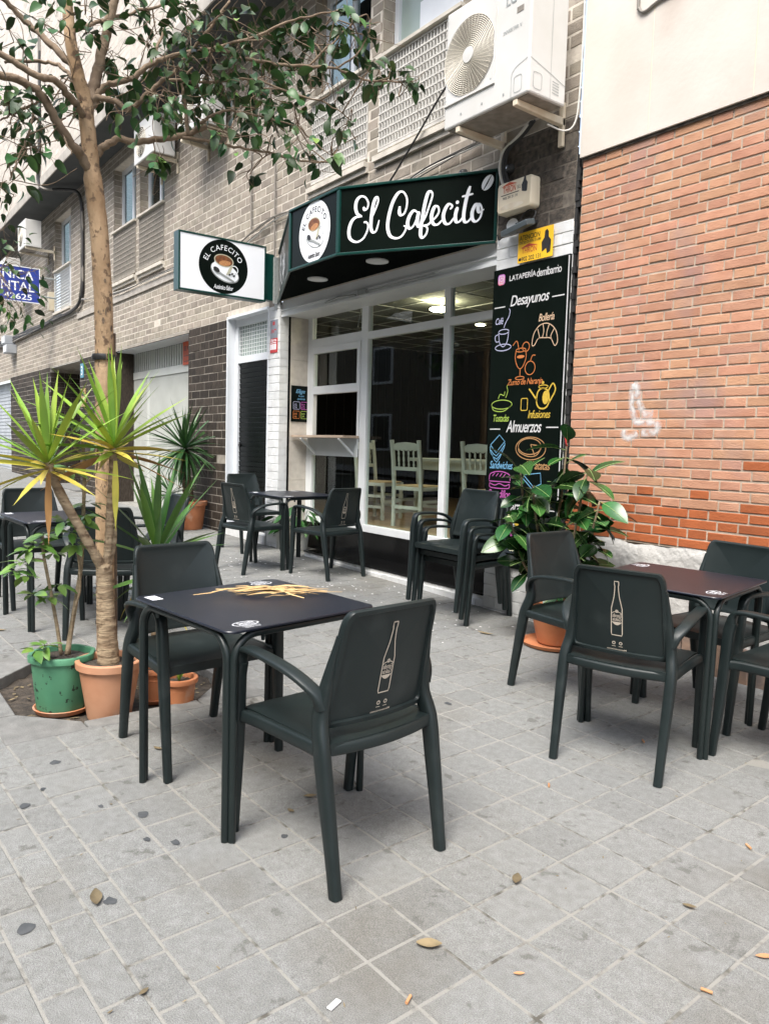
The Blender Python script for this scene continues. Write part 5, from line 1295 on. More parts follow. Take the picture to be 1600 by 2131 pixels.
q = MB(); q.flat(*disc(-3.885, 4.45, .028, .028, 20), af, .003); q.build('emblem', MT['alarm_red'], body)
q = MB(); q.box(-3.83, -3.77, AYF - .003, AYF + .002, 4.275, 4.31); q.build('grip_recess', MT['ac_under'], body)
q = MB(); q.box(-4.54, -4.02, AYF - .012, AYF - .0005, 3.895, 3.91); q.box(-4.032, -4.02, AYF - .012, AYF - .0005, 3.911, 4.5); q.build('fan_frame', MT['ac_white'], body)
q = MB(); rr_ = [(-3.86, 3.745), (-3.86, 3.88), (-3.84, 3.915), (-3.80, 3.935), (-3.715, 3.955)]; q.flat(*ribbon(sm2(rr_, 4), .004), af, .002)
for c in (-3.80,): q.flat(*ribbon(rrect(c - .035, c + .035, 3.765, 3.87, .018) + [(c + .035, 3.852)], .004), af, .002)
q.build('valve_cover_line', MT['ink_grey'], body)
q = MB(); q.flat(*ribbon([(AYF + .01, 3.955), (AYF + .2, 3.905), (AYF + .355, 3.86)], .004), sf_, .002); q.flat(*ribbon(rrect(AYF + .04, AYF + .12, 3.77, 3.875, .018) + [(AYF + .12, 3.857)], .004), sf_, .002); q.flat(*ribbon([(AYF + .205, 3.74), (AYF + .205, 4.5)], .003), sf_, .002)
for k in range(5): q.flat(*ribbon([(AYF + .225, 3.79 + k * .018), (AYF + .29, 3.785 + k * .018)], .005), sf_, .002)
q.build('side_lines', MT['ink_grey'], body)
for xx, zz in ((-4.52, 4.51), (-4.05, 4.51), (-4.05, 3.93), (-4.52, 3.93), (-4.36, 3.80), (-4.14, 3.80), (-3.93, 3.79)):
    q = MB(); q.flat(*disc(xx, zz, .008, .008, 10), af, .0135 if zz > 3.9 else .003); q.build('screw', MT['ink_grey'], body)
# pipes and cables of the big unit
q = MB()
for k, (dx, mt) in enumerate(((0, 'cable_white'), (.03, 'cable_black'), (.055, 'cable_black'))):
    q = MB(); q.tube(catmull([(-4.05 + dx, FY - .12, 3.74), (-4.2 + dx, FY - .07, 3.70), (-4.36 + dx, FY - .05, 3.65), (-4.405 + dx, FY - .04, 3.56), (-4.40 + dx, FY - .035, 3.48), (-4.37 + dx, FY - .03, 3.40)], 6), .016 if k < 2 else .010, 8); q.build('pipe', MT[mt], t, smooth=True)
q = MB(); q.tube(catmull([(-3.66, FY - .04, 4.6), (-3.655, FY - .04, 4.2), (-3.665, FY - .04, 3.8), (-3.69, FY - .05, 3.64), (-3.74, FY - .1, 3.60), (-3.80, FY - .2, 3.635)], 6), .006, 6); q.build('drain_hose', MT['cable_white'], t, smooth=True)
ac_unit('white outdoor unit high on the wall behind the tree branches, right one', -10.05, -9.25, 3.93, 4.25, 5.30, 5.85, (-9.75, 5.57), .2)
ac_unit('white outdoor unit behind the tree trunk fork, lower left one', -11.75, -10.95, 3.93, 4.25, 5.42, 5.97, (-11.45, 5.69), .2)
ac_unit('small white outdoor unit above the blue clinic sign', -18.75, -18.0, 3.72, 4.04, 5.42, 5.98, (-18.48, 5.70), .21)
ac_unit('white outdoor unit at the left edge behind leaves', -20.9, -20.1, 3.72, 4.04, 5.0, 5.56, (-20.6, 5.28), .21)

# ------------------------------------------------------------------ blue clinic sign
CX = -18.0
bs = thing('clinic_sign', 'blue projecting sign with white CLINICA DENTAL lettering', 'sign', (CX, 3.3, 4.24))
m_ = MB(); m_.box(CX - .06, CX - .004, 2.62, 3.985, 4.25, 4.955); b_ = m_.build('panel', MT['blue_sign'], bs)
m_ = MB(); m_.box(CX - .07, CX + .004, 3.985, 4.0, 4.235, 4.97); m_.box(CX - .07, CX + .004, 2.6, 3.985, 4.235, 4.25); m_.box(CX - .07, CX + .004, 2.6, 3.985, 4.955, 4.97); m_.build('frame', MT['sign_white'], bs)
bfr = ((CX - .004, 0, 0), (0, 1, 0), (0, 0, 1))
q = MB(); q.flat(*txt('clinica', 3.38, 4.80, .98, .19), bfr, .002); q.flat(*txt('dental', 3.40, 4.555, .98, .19), bfr, .002); q.flat(*txt('clinum', 3.56, 4.345, .55, .12), bfr, .002); q.build('lettering', MT['sign_white'], b_)
q = MB(); q.tube([(CX - .03, 3.99, 4.4), (CX - .03, FY, 4.4)], .02, 6); q.tube([(CX - .03, 3.99, 4.8), (CX - .03, FY, 4.8)], .02, 6); q.build('bracket', MT['ink_grey'], bs)

# ------------------------------------------------------------------ cables, boxes and plates along the facade
def cable(label, paths, mt='cable_black', name='cable_bundle', r=.012):
    o = thing(name, label, 'cable', paths[0][0][0] if isinstance(paths[0][0][0], tuple) else paths[0][0])
    for k, P in enumerate(paths):
        q = MB(); q.tube(catmull(P, 5), r if not isinstance(r, list) else r[k], 5); q.build('cable', MT[mt if isinstance(mt, str) else mt[k]], o, smooth=True)
    return o
rr = random.Random(4)
B1 = []
for k in range(9):
    j = lambda s_=.03: rr.uniform(-s_, s_)
    B1.append([(-16.6 + j(.06), 3.72, 9.2), (-16.6 + j(.06), 3.70, 7.0), (-16.7 + j(.05), 3.69, 6.45), (-16.5 + j(), 3.75, 6.22), (-16.2 + j(), 4.05, 6.2), (-15.95 + j(.05), 4.26, 6.1), (-15.85 + j(.05), 4.29, 5.6), (-15.85 + j(.06), 4.29, 4.8), (-15.9 + j(.06), 4.29, 4.25), (-16.3 + j(.1), 4.28, 3.98 + j()), (-18.0 + j(.1), 4.28, 3.95 + j()), (-20 + j(.1), 4.28, 3.92 + j(.05)), (-23, 4.28, 3.92 + j(.08)), (-27, 4.28, 3.95 + j(.1))])
cable('thick bundle of black cables dropping from the overhang and running left', B1, ['cable_grey', 'cable_black', 'cable_black'] * 3, r=.024)
B2 = []
for k in range(4):
    j = lambda s_=.02: rr.uniform(-s_, s_)
    B2.append([(-15.9, 4.29, 4.1 + j()), (-15.0, 4.28, 3.98 + j()), (-13.5, 4.28, 3.90 + j()), (-12, 4.28, 3.88 + j()), (-10.6, 4.28, 3.87 + j(.03)), (-9.5, 4.29, 3.75 + j(.04)), (-8.6, 4.29, 3.86 + j(.05)), (-7.9, 4.29, 3.92 + j(.05)), (-7.0, 4.29, 3.86 + j(.04)), (-6.0, 4.29, 3.66 + j(.03)), (-5.3, 4.28, 3.75 + j(.03)), (-4.6, 4.28, 3.80 + j(.03))])
cable('thin wires sagging along the brick wall behind the canopy sign', B2, ['cable_grey', 'cable_black', 'cable_grey', 'cable_white'], r=.007)
cable('single black wire slanting from the canopy up to the big unit', [[(-6.35, 4.27, 3.6), (-5.9, 4.26, 3.72), (-5.5, 4.25, 3.98), (-5.0, 4.24, 4.35), (-4.6, 4.23, 4.5)]], r=.009)
cable('grey conduit hanging down the wall left of the grilles', [[(-8.65, 4.3, 4.9), (-8.64, 4.3, 4.3), (-8.63, 4.3, 3.95)], [(-8.05, 4.3, 4.6), (-8.04, 4.3, 3.9), (-8.03, 4.3, 3.1)]], 'cable_grey', r=.011)
for k, (x, z) in enumerate(((-22.5, 3.9), (-22.3, 3.65))):
    o = thing('junction_box', ['grey junction box on the cables at the left edge, upper one', 'grey junction box hanging under another at the left edge'][k], 'junction box', (x, FY, z), 'junction boxes on the cables')
    q = MB(); q.box(x - .22, x + .22, FY - .25, FY - .003, z - .11, z + .11); q.build('casing', MT['shutter_grey'], o, bevel=.01)
    q = MB(); q.box(x - .18, x + .18, FY - .262, FY - .252, z - .08, z + .08); q.build('lid', MT['white_metal'], o)
o = thing('meter_box', 'tall beige meter box beneath the blue clinic sign', 'box', (-17.5, FY, 4.3))
q = MB(); q.box(-18.3, -18.15, FY - .12, FY - .003, 4.15, 4.55); q.build('casing', MT['beige_plastic'], o, bevel=.01); q = MB(); q.tube([(-18.22, FY - .04, 4.55), (-18.2, FY - .03, 5.3)], .015, 6); q.build('conduit', MT['cable_grey'], o)
o = thing('house_number', 'small blue house number plate reading 3', 'number plate', (-16.05, FY, 2.75))
q = MB(); q.box(-16.12, -15.9, FY - .012, FY - .004, 2.58, 2.86); q.build('plate', MT['plate_blue'], o); q = MB(); q.flat(*txt('three', -16.01, 2.72, .1, .18), ((0, FY - .012, 0), (1, 0, 0), (0, 0, 1)), .002); q.build('numeral', MT['sign_white'], o)
o = thing('intercom', 'brass intercom panel beside the dark entrance', 'intercom', (-15.9, FY, 2.2))
q = MB(); q.box(-16.02, -15.74, FY - .03, FY - .004, 2.0, 2.36); q.build('panel', MT['brass'], o, bevel=.006); q = MB(); q.box(-15.96, -15.8, FY - .035, FY - .0305, 2.22, 2.3); q.build('speaker', MT['ink_dark'], o)
o = thing('for_sale_sign', 'orange SE VENDE sign behind the garage vent slats', 'sign', (-11.2, FY + .3, 2.6))
q = MB(); q.box(-11.55, -11.0, FY + .29, FY + .295, 2.55, 2.90); p_ = q.build('sheet', MT['orange_sign'], o); q = MB(); q.flat(*txt('sevende', -11.28, 2.80, .44, .07), ((0, FY + .29, 0), (1, 0, 0), (0, 0, 1)), .002); [q.flat(*rect2(-11.5, -11.06, 2.68 - k * .08, 2.69 - k * .08), ((0, FY + .29, 0), (1, 0, 0), (0, 0, 1)), .002) for k in range(2)]; q.build('lettering', MT['ink_dark'], p_)
for k, (x, z) in enumerate(((-4.86, 3.62), (-4.33, 3.52))):
    o = thing('wire_clip', ['black round wire insulator left of the hanging pipes', 'black round wire insulator right of the hanging pipes'][k], 'insulator', (x, FY, z), 'wire insulators')
    q = MB(); q.lathe([(.001, 0), (.04, 0), (.035, .03), (.02, .045), (.001, .045)], (0, 0, 0), 12); q.v = [(x + p[0], FY - .002 - p[2], z + p[1]) for p in q.v]; q.build('insulator', MT['ink_dark'], o, smooth=True)
    q = MB(); q.lathe([(.001, 0), (.008, 0), (.008, .006), (.001, .006)], (0, 0, 0), 8); q.v = [(x + p[0], FY - .047 - p[2], z + p[1]) for p in q.v]; q.build('screw', MT['chrome'], o)

# ------------------------------------------------------------------ resin armchair
BOTTLE = [(-.020, .5), (-.020, .47), (-.016, .455), (-.018, .42), (-.024, .36), (-.040, .29), (-.049, .25), (-.049, .02), (-.044, .0), (.044, .0), (.049, .02), (.049, .25), (.040, .29), (.024, .36), (.018, .42), (.016, .455), (.020, .47), (.020, .5)]
def back_point(s_, t, d=0.0):
    """surface of the backrest: s_ across (-1..1), t up (0..1), d offset to the rear"""
    hw = .210 - .022 * t
    x = hw * s_
    z = .485 + .372 * t
    y = -.172 - .068 * t - .014 * t * t + .030 * (s_ * s_) - d
    return Vector((x, y, z + .010 * (1 - s_ * s_) * t))
def back_outline(k):
    """outline in (s,t); k = shrink"""
    P = []
    r = .13
    for cx_, cy_, a0 in ((1 - r, 1 - r * 1.05, 0), (-1 + r, 1 - r * 1.05, pi / 2)):
        for i in range(7):
            a = a0 + pi / 2 * i / 6
            P.append((cx_ + r * cos(a), cy_ + r * 1.05 * sin(a)))
    for i in range(1, 9): P.append((-1, 1 - r * 1.05 - (1 - r * 1.05) * i / 9))
    r2_ = .05
    P += [(-1, r2_), (-1 + r2_ * .4, r2_ * .3), (-1 + r2_, 0)]
    for i in range(1, 10): P.append((-1 + r2_ + (2 - 2 * r2_) * i / 10, 0))
    P += [(1 - r2_, 0), (1 - r2_ * .4, r2_ * .3), (1, r2_)]
    for i in range(1, 9): P.append((1, (1 - r * 1.05) * i / 9))
    return [(a * k, .5 + (b - .5) * k) for a, b in P]
def make_chair():
    t = thing('armchair', None, None)
    M_ = MT['chair']
    # backrest
    m = MB(); O = back_outline(1); n = len(O)
    rings = [(1.0, .0, 1), (.985, -.004, 1), (.95, -.005, 1), (.90, -.002, 1), (.82, 0, 1), (.7, .0, 1), (.55, 0, 1), (.4, 0, 1), (.25, .0, 1), (.12, 0, 1)]
    front = []
    for k, d, _ in rings: front.append([back_point(a, b, d) for a, b in back_outline(k)])
    rear = []
    for k, d in ((1.0, .016), (.985, .022), (.915, .022), (.895, .012), (.82, .012), (.7, .012), (.55, .012), (.4, .012), (.25, .012), (.12, .012)): rear.append([back_point(a, b, d) for a, b in back_outline(k)])
    def loft(R, flip):
        b0 = len(m.v)
        for r in R: m.v += [tuple(p) for p in r]
        for i in range(len(R) - 1):
            for k in range(n):
                q = (b0 + i * n + k, b0 + i * n + (k + 1) % n, b0 + (i + 1) * n + (k + 1) % n, b0 + (i + 1) * n + k)
                m.f.append(q[::-1] if flip else q)
        c = len(m.v); cc = sum((Vector(p) for p in R[-1]), Vector()) / n; m.v.append(tuple(cc)); l0 = b0 + (len(R) - 1) * n
        for k in range(n):
            q = (l0 + k, l0 + (k + 1) % n, c); m.f.append(q[::-1] if flip else q)
        return b0
    a0 = loft(front, True); b0 = loft(rear, False)
    for k in range(n): m.f.append((a0 + k, a0 + (k + 1) % n, b0 + (k + 1) % n, b0 + k))
    back = m.build('backrest', M_, t, smooth=True, sharp=50)
    # printed bottle on the rear of the backrest
    pr_ = MB()
    def onback(v2f, lift=.0008):
        v2, f2 = v2f
        pr_.add([back_point(-x / .2, .5 + (z) / .372, .012 + lift) for x, z in v2], [q[::-1] for q in f2])
    sc = .46
    bt = [(x * sc * 1.0, (z - .22) * sc) for x, z in BOTTLE]
    onback(ribbon([(x, z) for x, z in bt] + [bt[0]], .0038))
    lab = [(-.049, .14), (-.049, .20), (-.03, .215), (0, .222), (.03, .215), (.049, .20), (.049, .14)]
    onback(ribbon([(x * sc, (z - .22) * sc) for x, z in lab[1:6]], .003))
    lens = [(-.047, .125)] + [(-.047 + .094 * i / 10, .125 - .03 * sin(pi * i / 10)) for i in range(1, 10)] + [(.047, .125)]
    onback(([(x * sc, (z - .22) * sc) for x, z in lens], [tuple(range(len(lens)))]))
    onback(txt('star', 0, (.185 - .22) * sc, .08 * sc, .032 * sc)); onback(txt('gal', 0, (.150 - .22) * sc, .078 * sc, .032 * sc))
    onback(ribbon(circle_pts(0, (.225 - .22) * sc, .010 * sc, n=14), .004))
    for dx in (-.016, .012):
        onback(ribbon(circle_pts(dx, -.135, .0055, n=12), .003)); onback(rect2(dx - .008, dx + .008, -.150, -.148))
    onback(txt('recycle', 0, -.162, .078, .007))
    pr_.build('bottle_print', MT['chair_print'], back)
    # seat
    m = MB(); nx_, ny_ = 16, 12
    def seat_pt(a, b, bot):
        hw = .218 + .018 * b
        x = hw * a; y = -.205 + .44 * b
        e = max(abs(a), abs(2 * b - 1))
        z = .455 - .012 * (1 - a * a) * sin(pi * min(1, b * 1.15)) - .006 * smoothstep(.9, 1, b) - .004 * smoothstep(.93, 1, abs(a))
        if b < .3: y -= .018 * (1 - a * a) * (1 - b / .3)
        return Vector((x, y, z - (.036 if bot else 0)))
    for bot in (0, 1):
        for i in range(nx_ + 1):
            for j in range(ny_ + 1): m.v.append(tuple(seat_pt(-1 + 2 * i / nx_, j / ny_, bot)))
    T_ = (nx_ + 1) * (ny_ + 1)
    for i in range(nx_):
        for j in range(ny_):
            k = i * (ny_ + 1) + j
            m.f.append((k, k + ny_ + 1, k + ny_ + 2, k + 1)); m.f.append((T_ + k + 1, T_ + k + ny_ + 2, T_ + k + ny_ + 1, T_ + k))
    bnd = [i * (ny_ + 1) for i in range(nx_ + 1)] + [nx_ * (ny_ + 1) + j for j in range(1, ny_ + 1)] + [i * (ny_ + 1) + ny_ for i in range(nx_ - 1, -1, -1)] + [j for j in range(ny_ - 1, 0, -1)]
    for k in range(len(bnd)):
        a, b = bnd[k], bnd[(k + 1) % len(bnd)]; m.f.append((a, T_ + a, T_ + b, b))
    m.build('seat', M_, t, smooth=True, sharp=50)
    for s_ in (-1, 1):
        # rear leg running up into the side of the back
        P = catmull([(s_ * .222, -.265, 0), (s_ * .224, -.238, .16), (s_ * .226, -.208, .32), (s_ * .226, -.185, .44), (s_ * .214, -.160, .52), (s_ * .205, -.168, .60), (s_ * .196, -.190, .70), (s_ * .188, -.212, .78)], 4)
        W = []
        for i in range(len(P)):
            z = P[i].z
            W.append((.0175 + .004 * smoothstep(0, .4, z) - .012 * smoothstep(.50, .78, z), .020 + .008 * smoothstep(0, .42, z) - .017 * smoothstep(.50, .78, z)))
        m = MB(); m.sweep(P, W, (1, 0, 0), 12, .62); lg = m.build('leg', M_, t, smooth=True, sharp=60)
        # front leg, turning into the armrest
        P = catmull([(s_ * .255, .262, 0), (s_ * .257, .246, .2), (s_ * .26, .232, .42), (s_ * .262, .225, .56), (s_ * .262, .215, .615)], 4)
        W = [(.016 + .004 * smoothstep(0, .45, p.z), .0165 + .007 * smoothstep(0, .45, p.z)) for p in P]
        m = MB(); m.sweep(P, W, (1, 0, 0), 12, .5); m.build('leg', M_, t, smooth=True, sharp=60)
        P = catmull([(s_ * .262, .219, .600), (s_ * .262, .212, .640), (s_ * .262, .185, .664), (s_ * .264, .10, .668), (s_ * .262, -.03, .658), (s_ * .252, -.11, .637), (s_ * .230, -.158, .600), (s_ * .214, -.170, .555)], 5)
        W = []
        for i in range(len(P)):
            u = i / (len(P) - 1)
            W.append((.020 + .006 * sin(pi * u), .020 - .0095 * smoothstep(.05, .28, u) + .007 * smoothstep(.75, 1, u)))
        m = MB(); m.sweep(P, W, (1, 0, 0), 12, .6); m.build('armrest', M_, t, smooth=True, sharp=60)
        # gusset between seat edge and front leg
        m = MB()
        P = catmull([(s_ * .228, -.19, .432), (s_ * .236, 0, .430), (s_ * .248, .16, .430), (s_ * .257, .222, .425)], 4)
        m.sweep(P, [(.014, .022)] * len(P), (1, 0, 0), 10, .6); m.build('seat_rail', M_, t, smooth=True, sharp=60)
    m = MB(); m.sweep(catmull([(-.225, -.19, .432), (-.12, -.212, .431), (0, -.222, .431), (.12, -.212, .431), (.225, -.19, .432)], 4), [(.012, .020)] * 17, (0, 1, 0), 10, .6); m.build('seat_rail', M_, t, smooth=True, sharp=60)
    return t
chair0 = make_chair()
CHAIRS = [
    (-2.098, 1.404, 95.3, 0, 'nearest dark green armchair with a beer bottle print, back to the camera', 'front'),
    (-3.089, 1.309, -85.9, 0, 'dark green armchair tucked behind the near table, facing the camera', 'front'),
    (-2.026, 2.873, 19.5, 0, 'dark armchair with bottle print at the right table, back to the camera', 'right'),
    (-2.680, 3.330, -89.4, 0, 'dark armchair standing in front of the rubber plant pot', 'right'),
    (-2.13, 3.73, 180, 0, 'dark armchair against the red brick wall behind the right table', 'right'),
    (-1.540, 3.457, 94.2, 0, 'dark armchair cut off by the right edge of the picture', 'right'),
    (-4.333, 4.032, 184.2, 0, 'bottom armchair of the stack of three by the window', 'stack'),
    (-4.336, 3.982, 184.2, .055, 'middle armchair of the stack of three by the window', 'stack'),
    (-4.339, 3.932, 184.2, .11, 'top armchair of the stack of three by the window', 'stack'),
    (-6.222, 3.969, 97.5, 0, 'armchair with bottle print right of the table by the shop window', 'shop'),
    (-6.83, 3.449, 11.3, 0, 'armchair with bottle print left of the table by the shop window', 'shop'),
    (-7.98, 4.02, -87, 0, 'armchair facing the camera in front of the black roller door', 'shop'),
    (-6.333, 1.375, -85.5, 0, 'armchair behind the far left table, facing the camera', 'far'),
    (-5.183, 1.580, 60, 0, 'armchair half hidden behind the tree trunk and the yucca stems', 'far'),
    (-5.679, 2.020, 176.9, 0, 'armchair seen from the side behind the spiky green yucca leaves', 'far'),
]
GR = dict(front='armchairs at the near table', right='armchairs at the right table', stack='stacked armchairs', shop='armchairs by the shop window', far='armchairs at the far left table')
for k, (x, y, a, dz, lab, g_) in enumerate(CHAIRS):
    o = chair0 if k == 0 else copy_tree(chair0)
    place_on_ground(o, x, y, radians(a), dz)
    tag(o, lab, 'chair', GR[g_])

# ------------------------------------------------------------------ cafe tables
def make_table():
    t = thing('cafe_table', None, None)
    s_, H = .657, .73
    h = s_ / 2
    P = rrect(-h, h, -h, h, .035, 6); n = len(P)
    m = MB()
    for sc_, z in ((.992, H - .010), (1, H - .008), (1, H - .003), (.994, H)):
        m.v += [(x * sc_, y * sc_, z) for x, y in P]
    m.f += [tuple(range(n - 1, -1, -1)), tuple(range(3 * n, 4 * n))]
    for i in range(3): m.f += [(i * n + k, i * n + (k + 1) % n, (i + 1) * n + (k + 1) % n, (i + 1) * n + k) for k in range(n)]
    top = m.build('tabletop', MT['table_top'], t, smooth=True, sharp=30)
    tf_ = ((0, 0, H), (1, 0, 0), (0, 1, 0))
    for cx_, cy_, r_ in ((-h + .11, -h + .065, 0), (h - .11, h - .065, pi)):
        def tr(v2f):
            v2, f2 = v2f
            return [(cx_ + x * cos(r_ - 0) - y * sin(r_), cy_ + x * sin(r_) + y * cos(r_)) for x, y in v2], f2
        q = MB(); q.flat(*tr(ribbon(circle_pts(0, 0, .048, .026), .004)), tf_, .0008); q.flat(*tr(txt('star', .004, .009, .062, .017)), tf_, .0008); q.flat(*tr(txt('gal', 0, -.009, .06, .016)), tf_, .0008); q.flat(*tr(txt('brew', -.0, -.036, .07, .007)), tf_, .0008); q.flat(*tr(txt('since', -.0, -.047, .06, .007)), tf_, .0008)
        q.build('logo_print', MT['sticker'], top)
    q = MB(); q.flat(*rect2(-h + .03, -h + .075, h - .10, h - .03), tf_, .0008); q.build('sticker', MT['sticker'], top)
    r = .0135; R_ = .085; zc = H - .010 - r; e = h - .022
    for k in range(4):
        a = k * pi / 2; ca, sa = cos(a), sin(a)
        L_ = [(-e + .016, -e, 0), (-e + .016, -e, .3), (-e + .016, -e, zc - R_)]
        L_ += [(-e + .016 + R_ - R_ * cos(w), -e, zc - R_ + R_ * sin(w)) for w in (pi / 12 * i for i in range(1, 7))]
        L_ += [(e - .016 - R_ + R_ * sin(w), -e, zc - R_ + R_ * cos(w)) for w in (pi / 12 * i for i in range(0, 6))]
        L_ += [(e - .016, -e, zc - R_), (e - .016, -e, .3), (e - .016, -e, 0)]
        m = MB(); m.tube([(x * ca - y * sa, x * sa + y * ca, z) for x, y, z in L_], r, 12); hp = m.build('leg_hoop', MT['table_metal'], t, smooth=True, sharp=60)
        m = MB(); m.lathe([(.001, 0), (.006, 0), (.008, .018), (.001, .018)], ((-e + .13) * ca - (-e) * sa, (-e + .13) * sa + (-e) * ca, zc - .03), 8); m.build('spacer', MT['table_metal'], hp)
    return t
table0 = make_table()
TABLES = [(-2.614, 1.335, 97.8, 'near dark square table with dried leaves lying on top'), (-6.931, 3.957, 94.4, 'dark square table beside the shop window'),
          (-2.128, 3.347, 100.3, 'square table by the red brick wall reflecting it'), (-5.692, 1.395, 94.3, 'far dark square table at the left edge behind the tree')]
for k, (x, y, a, lab) in enumerate(TABLES):
    o = table0 if k == 0 else copy_tree(table0)
    place_on_ground(o, x, y, radians(a))
    tag(o, lab, 'table', 'square cafe tables')

# ------------------------------------------------------------------ rustic chairs and table inside the cafe
def make_inner_chair():
    t = thing('spindle_chair', None, None); M_ = MT['sage_wood']
    for s_ in (-1, 1):
        m = MB(); m.sweep([(s_ * .19, -.20, 0), (s_ * .19, -.20, .45), (s_ * .19, -.225, .72), (s_ * .19, -.26, .955)], [(.022, .02)] * 4, (1, 0, 0), 8, .5); m.build('post', M_, t, smooth=True, sharp=50)
        m = MB(); m.lathe([(.024, 0), (.026, .05), (.018, .07), (.026, .1), (.026, .16), (.017, .19), (.028, .24), (.028, .3), (.02, .32), (.028, .36), (.028, .45)], (s_ * .19, .19, 0), 12); m.build('leg', M_, t, smooth=True)
        for z in (.14, .27):
            m = MB(); m.box(s_ * .19 - .012, s_ * .19 + .012, -.19, .19, z, z + .032); m.build('stretcher', M_, t)
    for y in (-.2, .19):
        for z in (.2,):
            m = MB(); m.box(-.18, .18, y - .012, y + .012, z, z + .035); m.build('stretcher', M_, t)
    m = MB(); m.box(-.20, .20, -.2, .2, .405, .445); m.build('seat_frame', M_, t, bevel=.006)
    m = MB(); m.box(-.185, .185, -.17, .205, .445, .462); m.build('seat', MT['straw'], t, bevel=.008)
    P = [(-.175, .85), (-.175, .915), (-.1, .94), (0, .935), (.1, .94), (.175, .915), (.175, .85)] 
    P = [(-.175, .84), (-.15, .855), (-.12, .84), (-.09, .855), (-.06, .84), (-.03, .855), (0, .84), (.03, .855), (.06, .84), (.09, .855), (.12, .84), (.15, .855), (.175, .84), (.175, .90), (.12, .925), (0, .935), (-.12, .925), (-.175, .90)]
    m = MB(); n = len(P)
    for dy in (-.012, .012): m.v += [(x, -.245 + dy - (z - .9) * .15, z) for x, z in P]
    m.f += [tuple(range(n)), tuple(range(2 * n - 1, n - 1, -1))] + [(i, n + i, n + (i + 1) % n, (i + 1) % n) for i in range(n)]
    m.build('crest_rail', M_, t)
    m = MB(); m.box(-.175, .175, -.235, -.212, .625, .665); m.build('lower_rail', M_, t)
    for k in range(4):
        x = -.105 + k * .07
        m = MB(); m.lathe([(.008, 0), (.012, .03), (.007, .045), (.012, .07), (.012, .1), (.007, .125), (.012, .14), (.008, .18)], (0, 0, 0), 8); m.v = [(x + p[0], -.225 + p[1] - p[2] * .09, .665 + p[2] * 1.0) for p in m.v]; m.build('spindle', M_, t, smooth=True)
    return t
ic0 = make_inner_chair()
for k, (x, y, a, lab) in enumerate(((-6.66, 5.42, 12, 'pale green spindle chair in the middle of the shop window, seen from behind'), (-7.58, 5.55, -72, 'pale green spindle chair left of the table inside the cafe'),
                                    (-5.72, 5.62, 8, 'pale green spindle chair beside the right window post inside'), (-5.12, 5.40, 95, 'pale green spindle chair half hidden by the menu board'))):
    o = ic0 if k == 0 else copy_tree(ic0)
    o.location = (x, y, .503); o.rotation_euler = (0, 0, radians(a)); tag(o, lab, 'chair', 'spindle chairs inside the cafe')
it = thing('dining_table', 'pale green wooden table with turned legs inside the cafe', 'table', (-6.55, 6.05, .503))
m = MB(); m.box(-7.15, -5.75, 5.65, 6.55, 1.225, 1.262); m.build('tabletop', MT['sage_wood'], it, bevel=.006)
m = MB(); m.box(-7.08, -5.82, 5.72, 6.48, 1.13, 1.224); m.build('apron', MT['sage_wood'], it)
for x, y in ((-7.05, 5.75), (-5.85, 5.75), (-7.05, 6.45), (-5.85, 6.45)):
    m = MB(); m.lathe([(.035, 0), (.04, .05), (.028, .08), (.042, .12), (.042, .4), (.028, .43), (.045, .48), (.045, .62)], (x, y, .505), 12); m.build('leg', MT['sage_wood'], it, smooth=True)
# ceiling lamps, lit in the photograph
LAMP = glow('lamp_glow', (1.0, .85, .6), 34)
o = thing('ceiling_lamp', 'round glowing pendant lamp under the cafe ceiling', 'lamp', (-6.8, 5.78, 3.05))
m = MB(); m.lathe([(.001, -.10), (.12, -.10), (.13, -.085), (.12, -.075), (.001, -.07)], (-6.8, 5.78, 3.045), 24); m.build('shade', LAMP, o, smooth=True)
m = MB(); m.tube([(-6.8, 5.78, 2.97), (-6.8, 5.78, 3.045)], .008, 6); m.build('rod', MT['brass'], o)
o = thing('recessed_spot', 'small bright spotlight sunk in the cafe ceiling', 'lamp', (-7.645, 7.196, 3.04))
m = MB(); m.lathe([(.001, 0), (.06, 0), (.06, -.008), (.001, -.008)], (-7.645, 7.196, 3.043), 16); m.build('lens', LAMP, o)
m = MB(); m.lathe([(.061, 0), (.08, 0), (.08, -.006), (.061, -.006)], (-7.645, 7.196, 3.043), 20); m.build('trim_ring', MT['white_metal'], o)
o = thing('wire_hanger', 'bent wire hook hanging behind the upper left pane', 'hook', (-7.2, WY + .06, 2.8))
m = MB(); m.tube(catmull([(-7.05, WY + .06, 2.93), (-7.0, WY + .06, 2.96), (-6.96, WY + .06, 2.92), (-6.98, WY + .06, 2.80), (-7.02, WY + .06, 2.68), (-6.97, WY + .06, 2.65)], 5), .004, 5); m.build('wire', MT['chrome'], o)

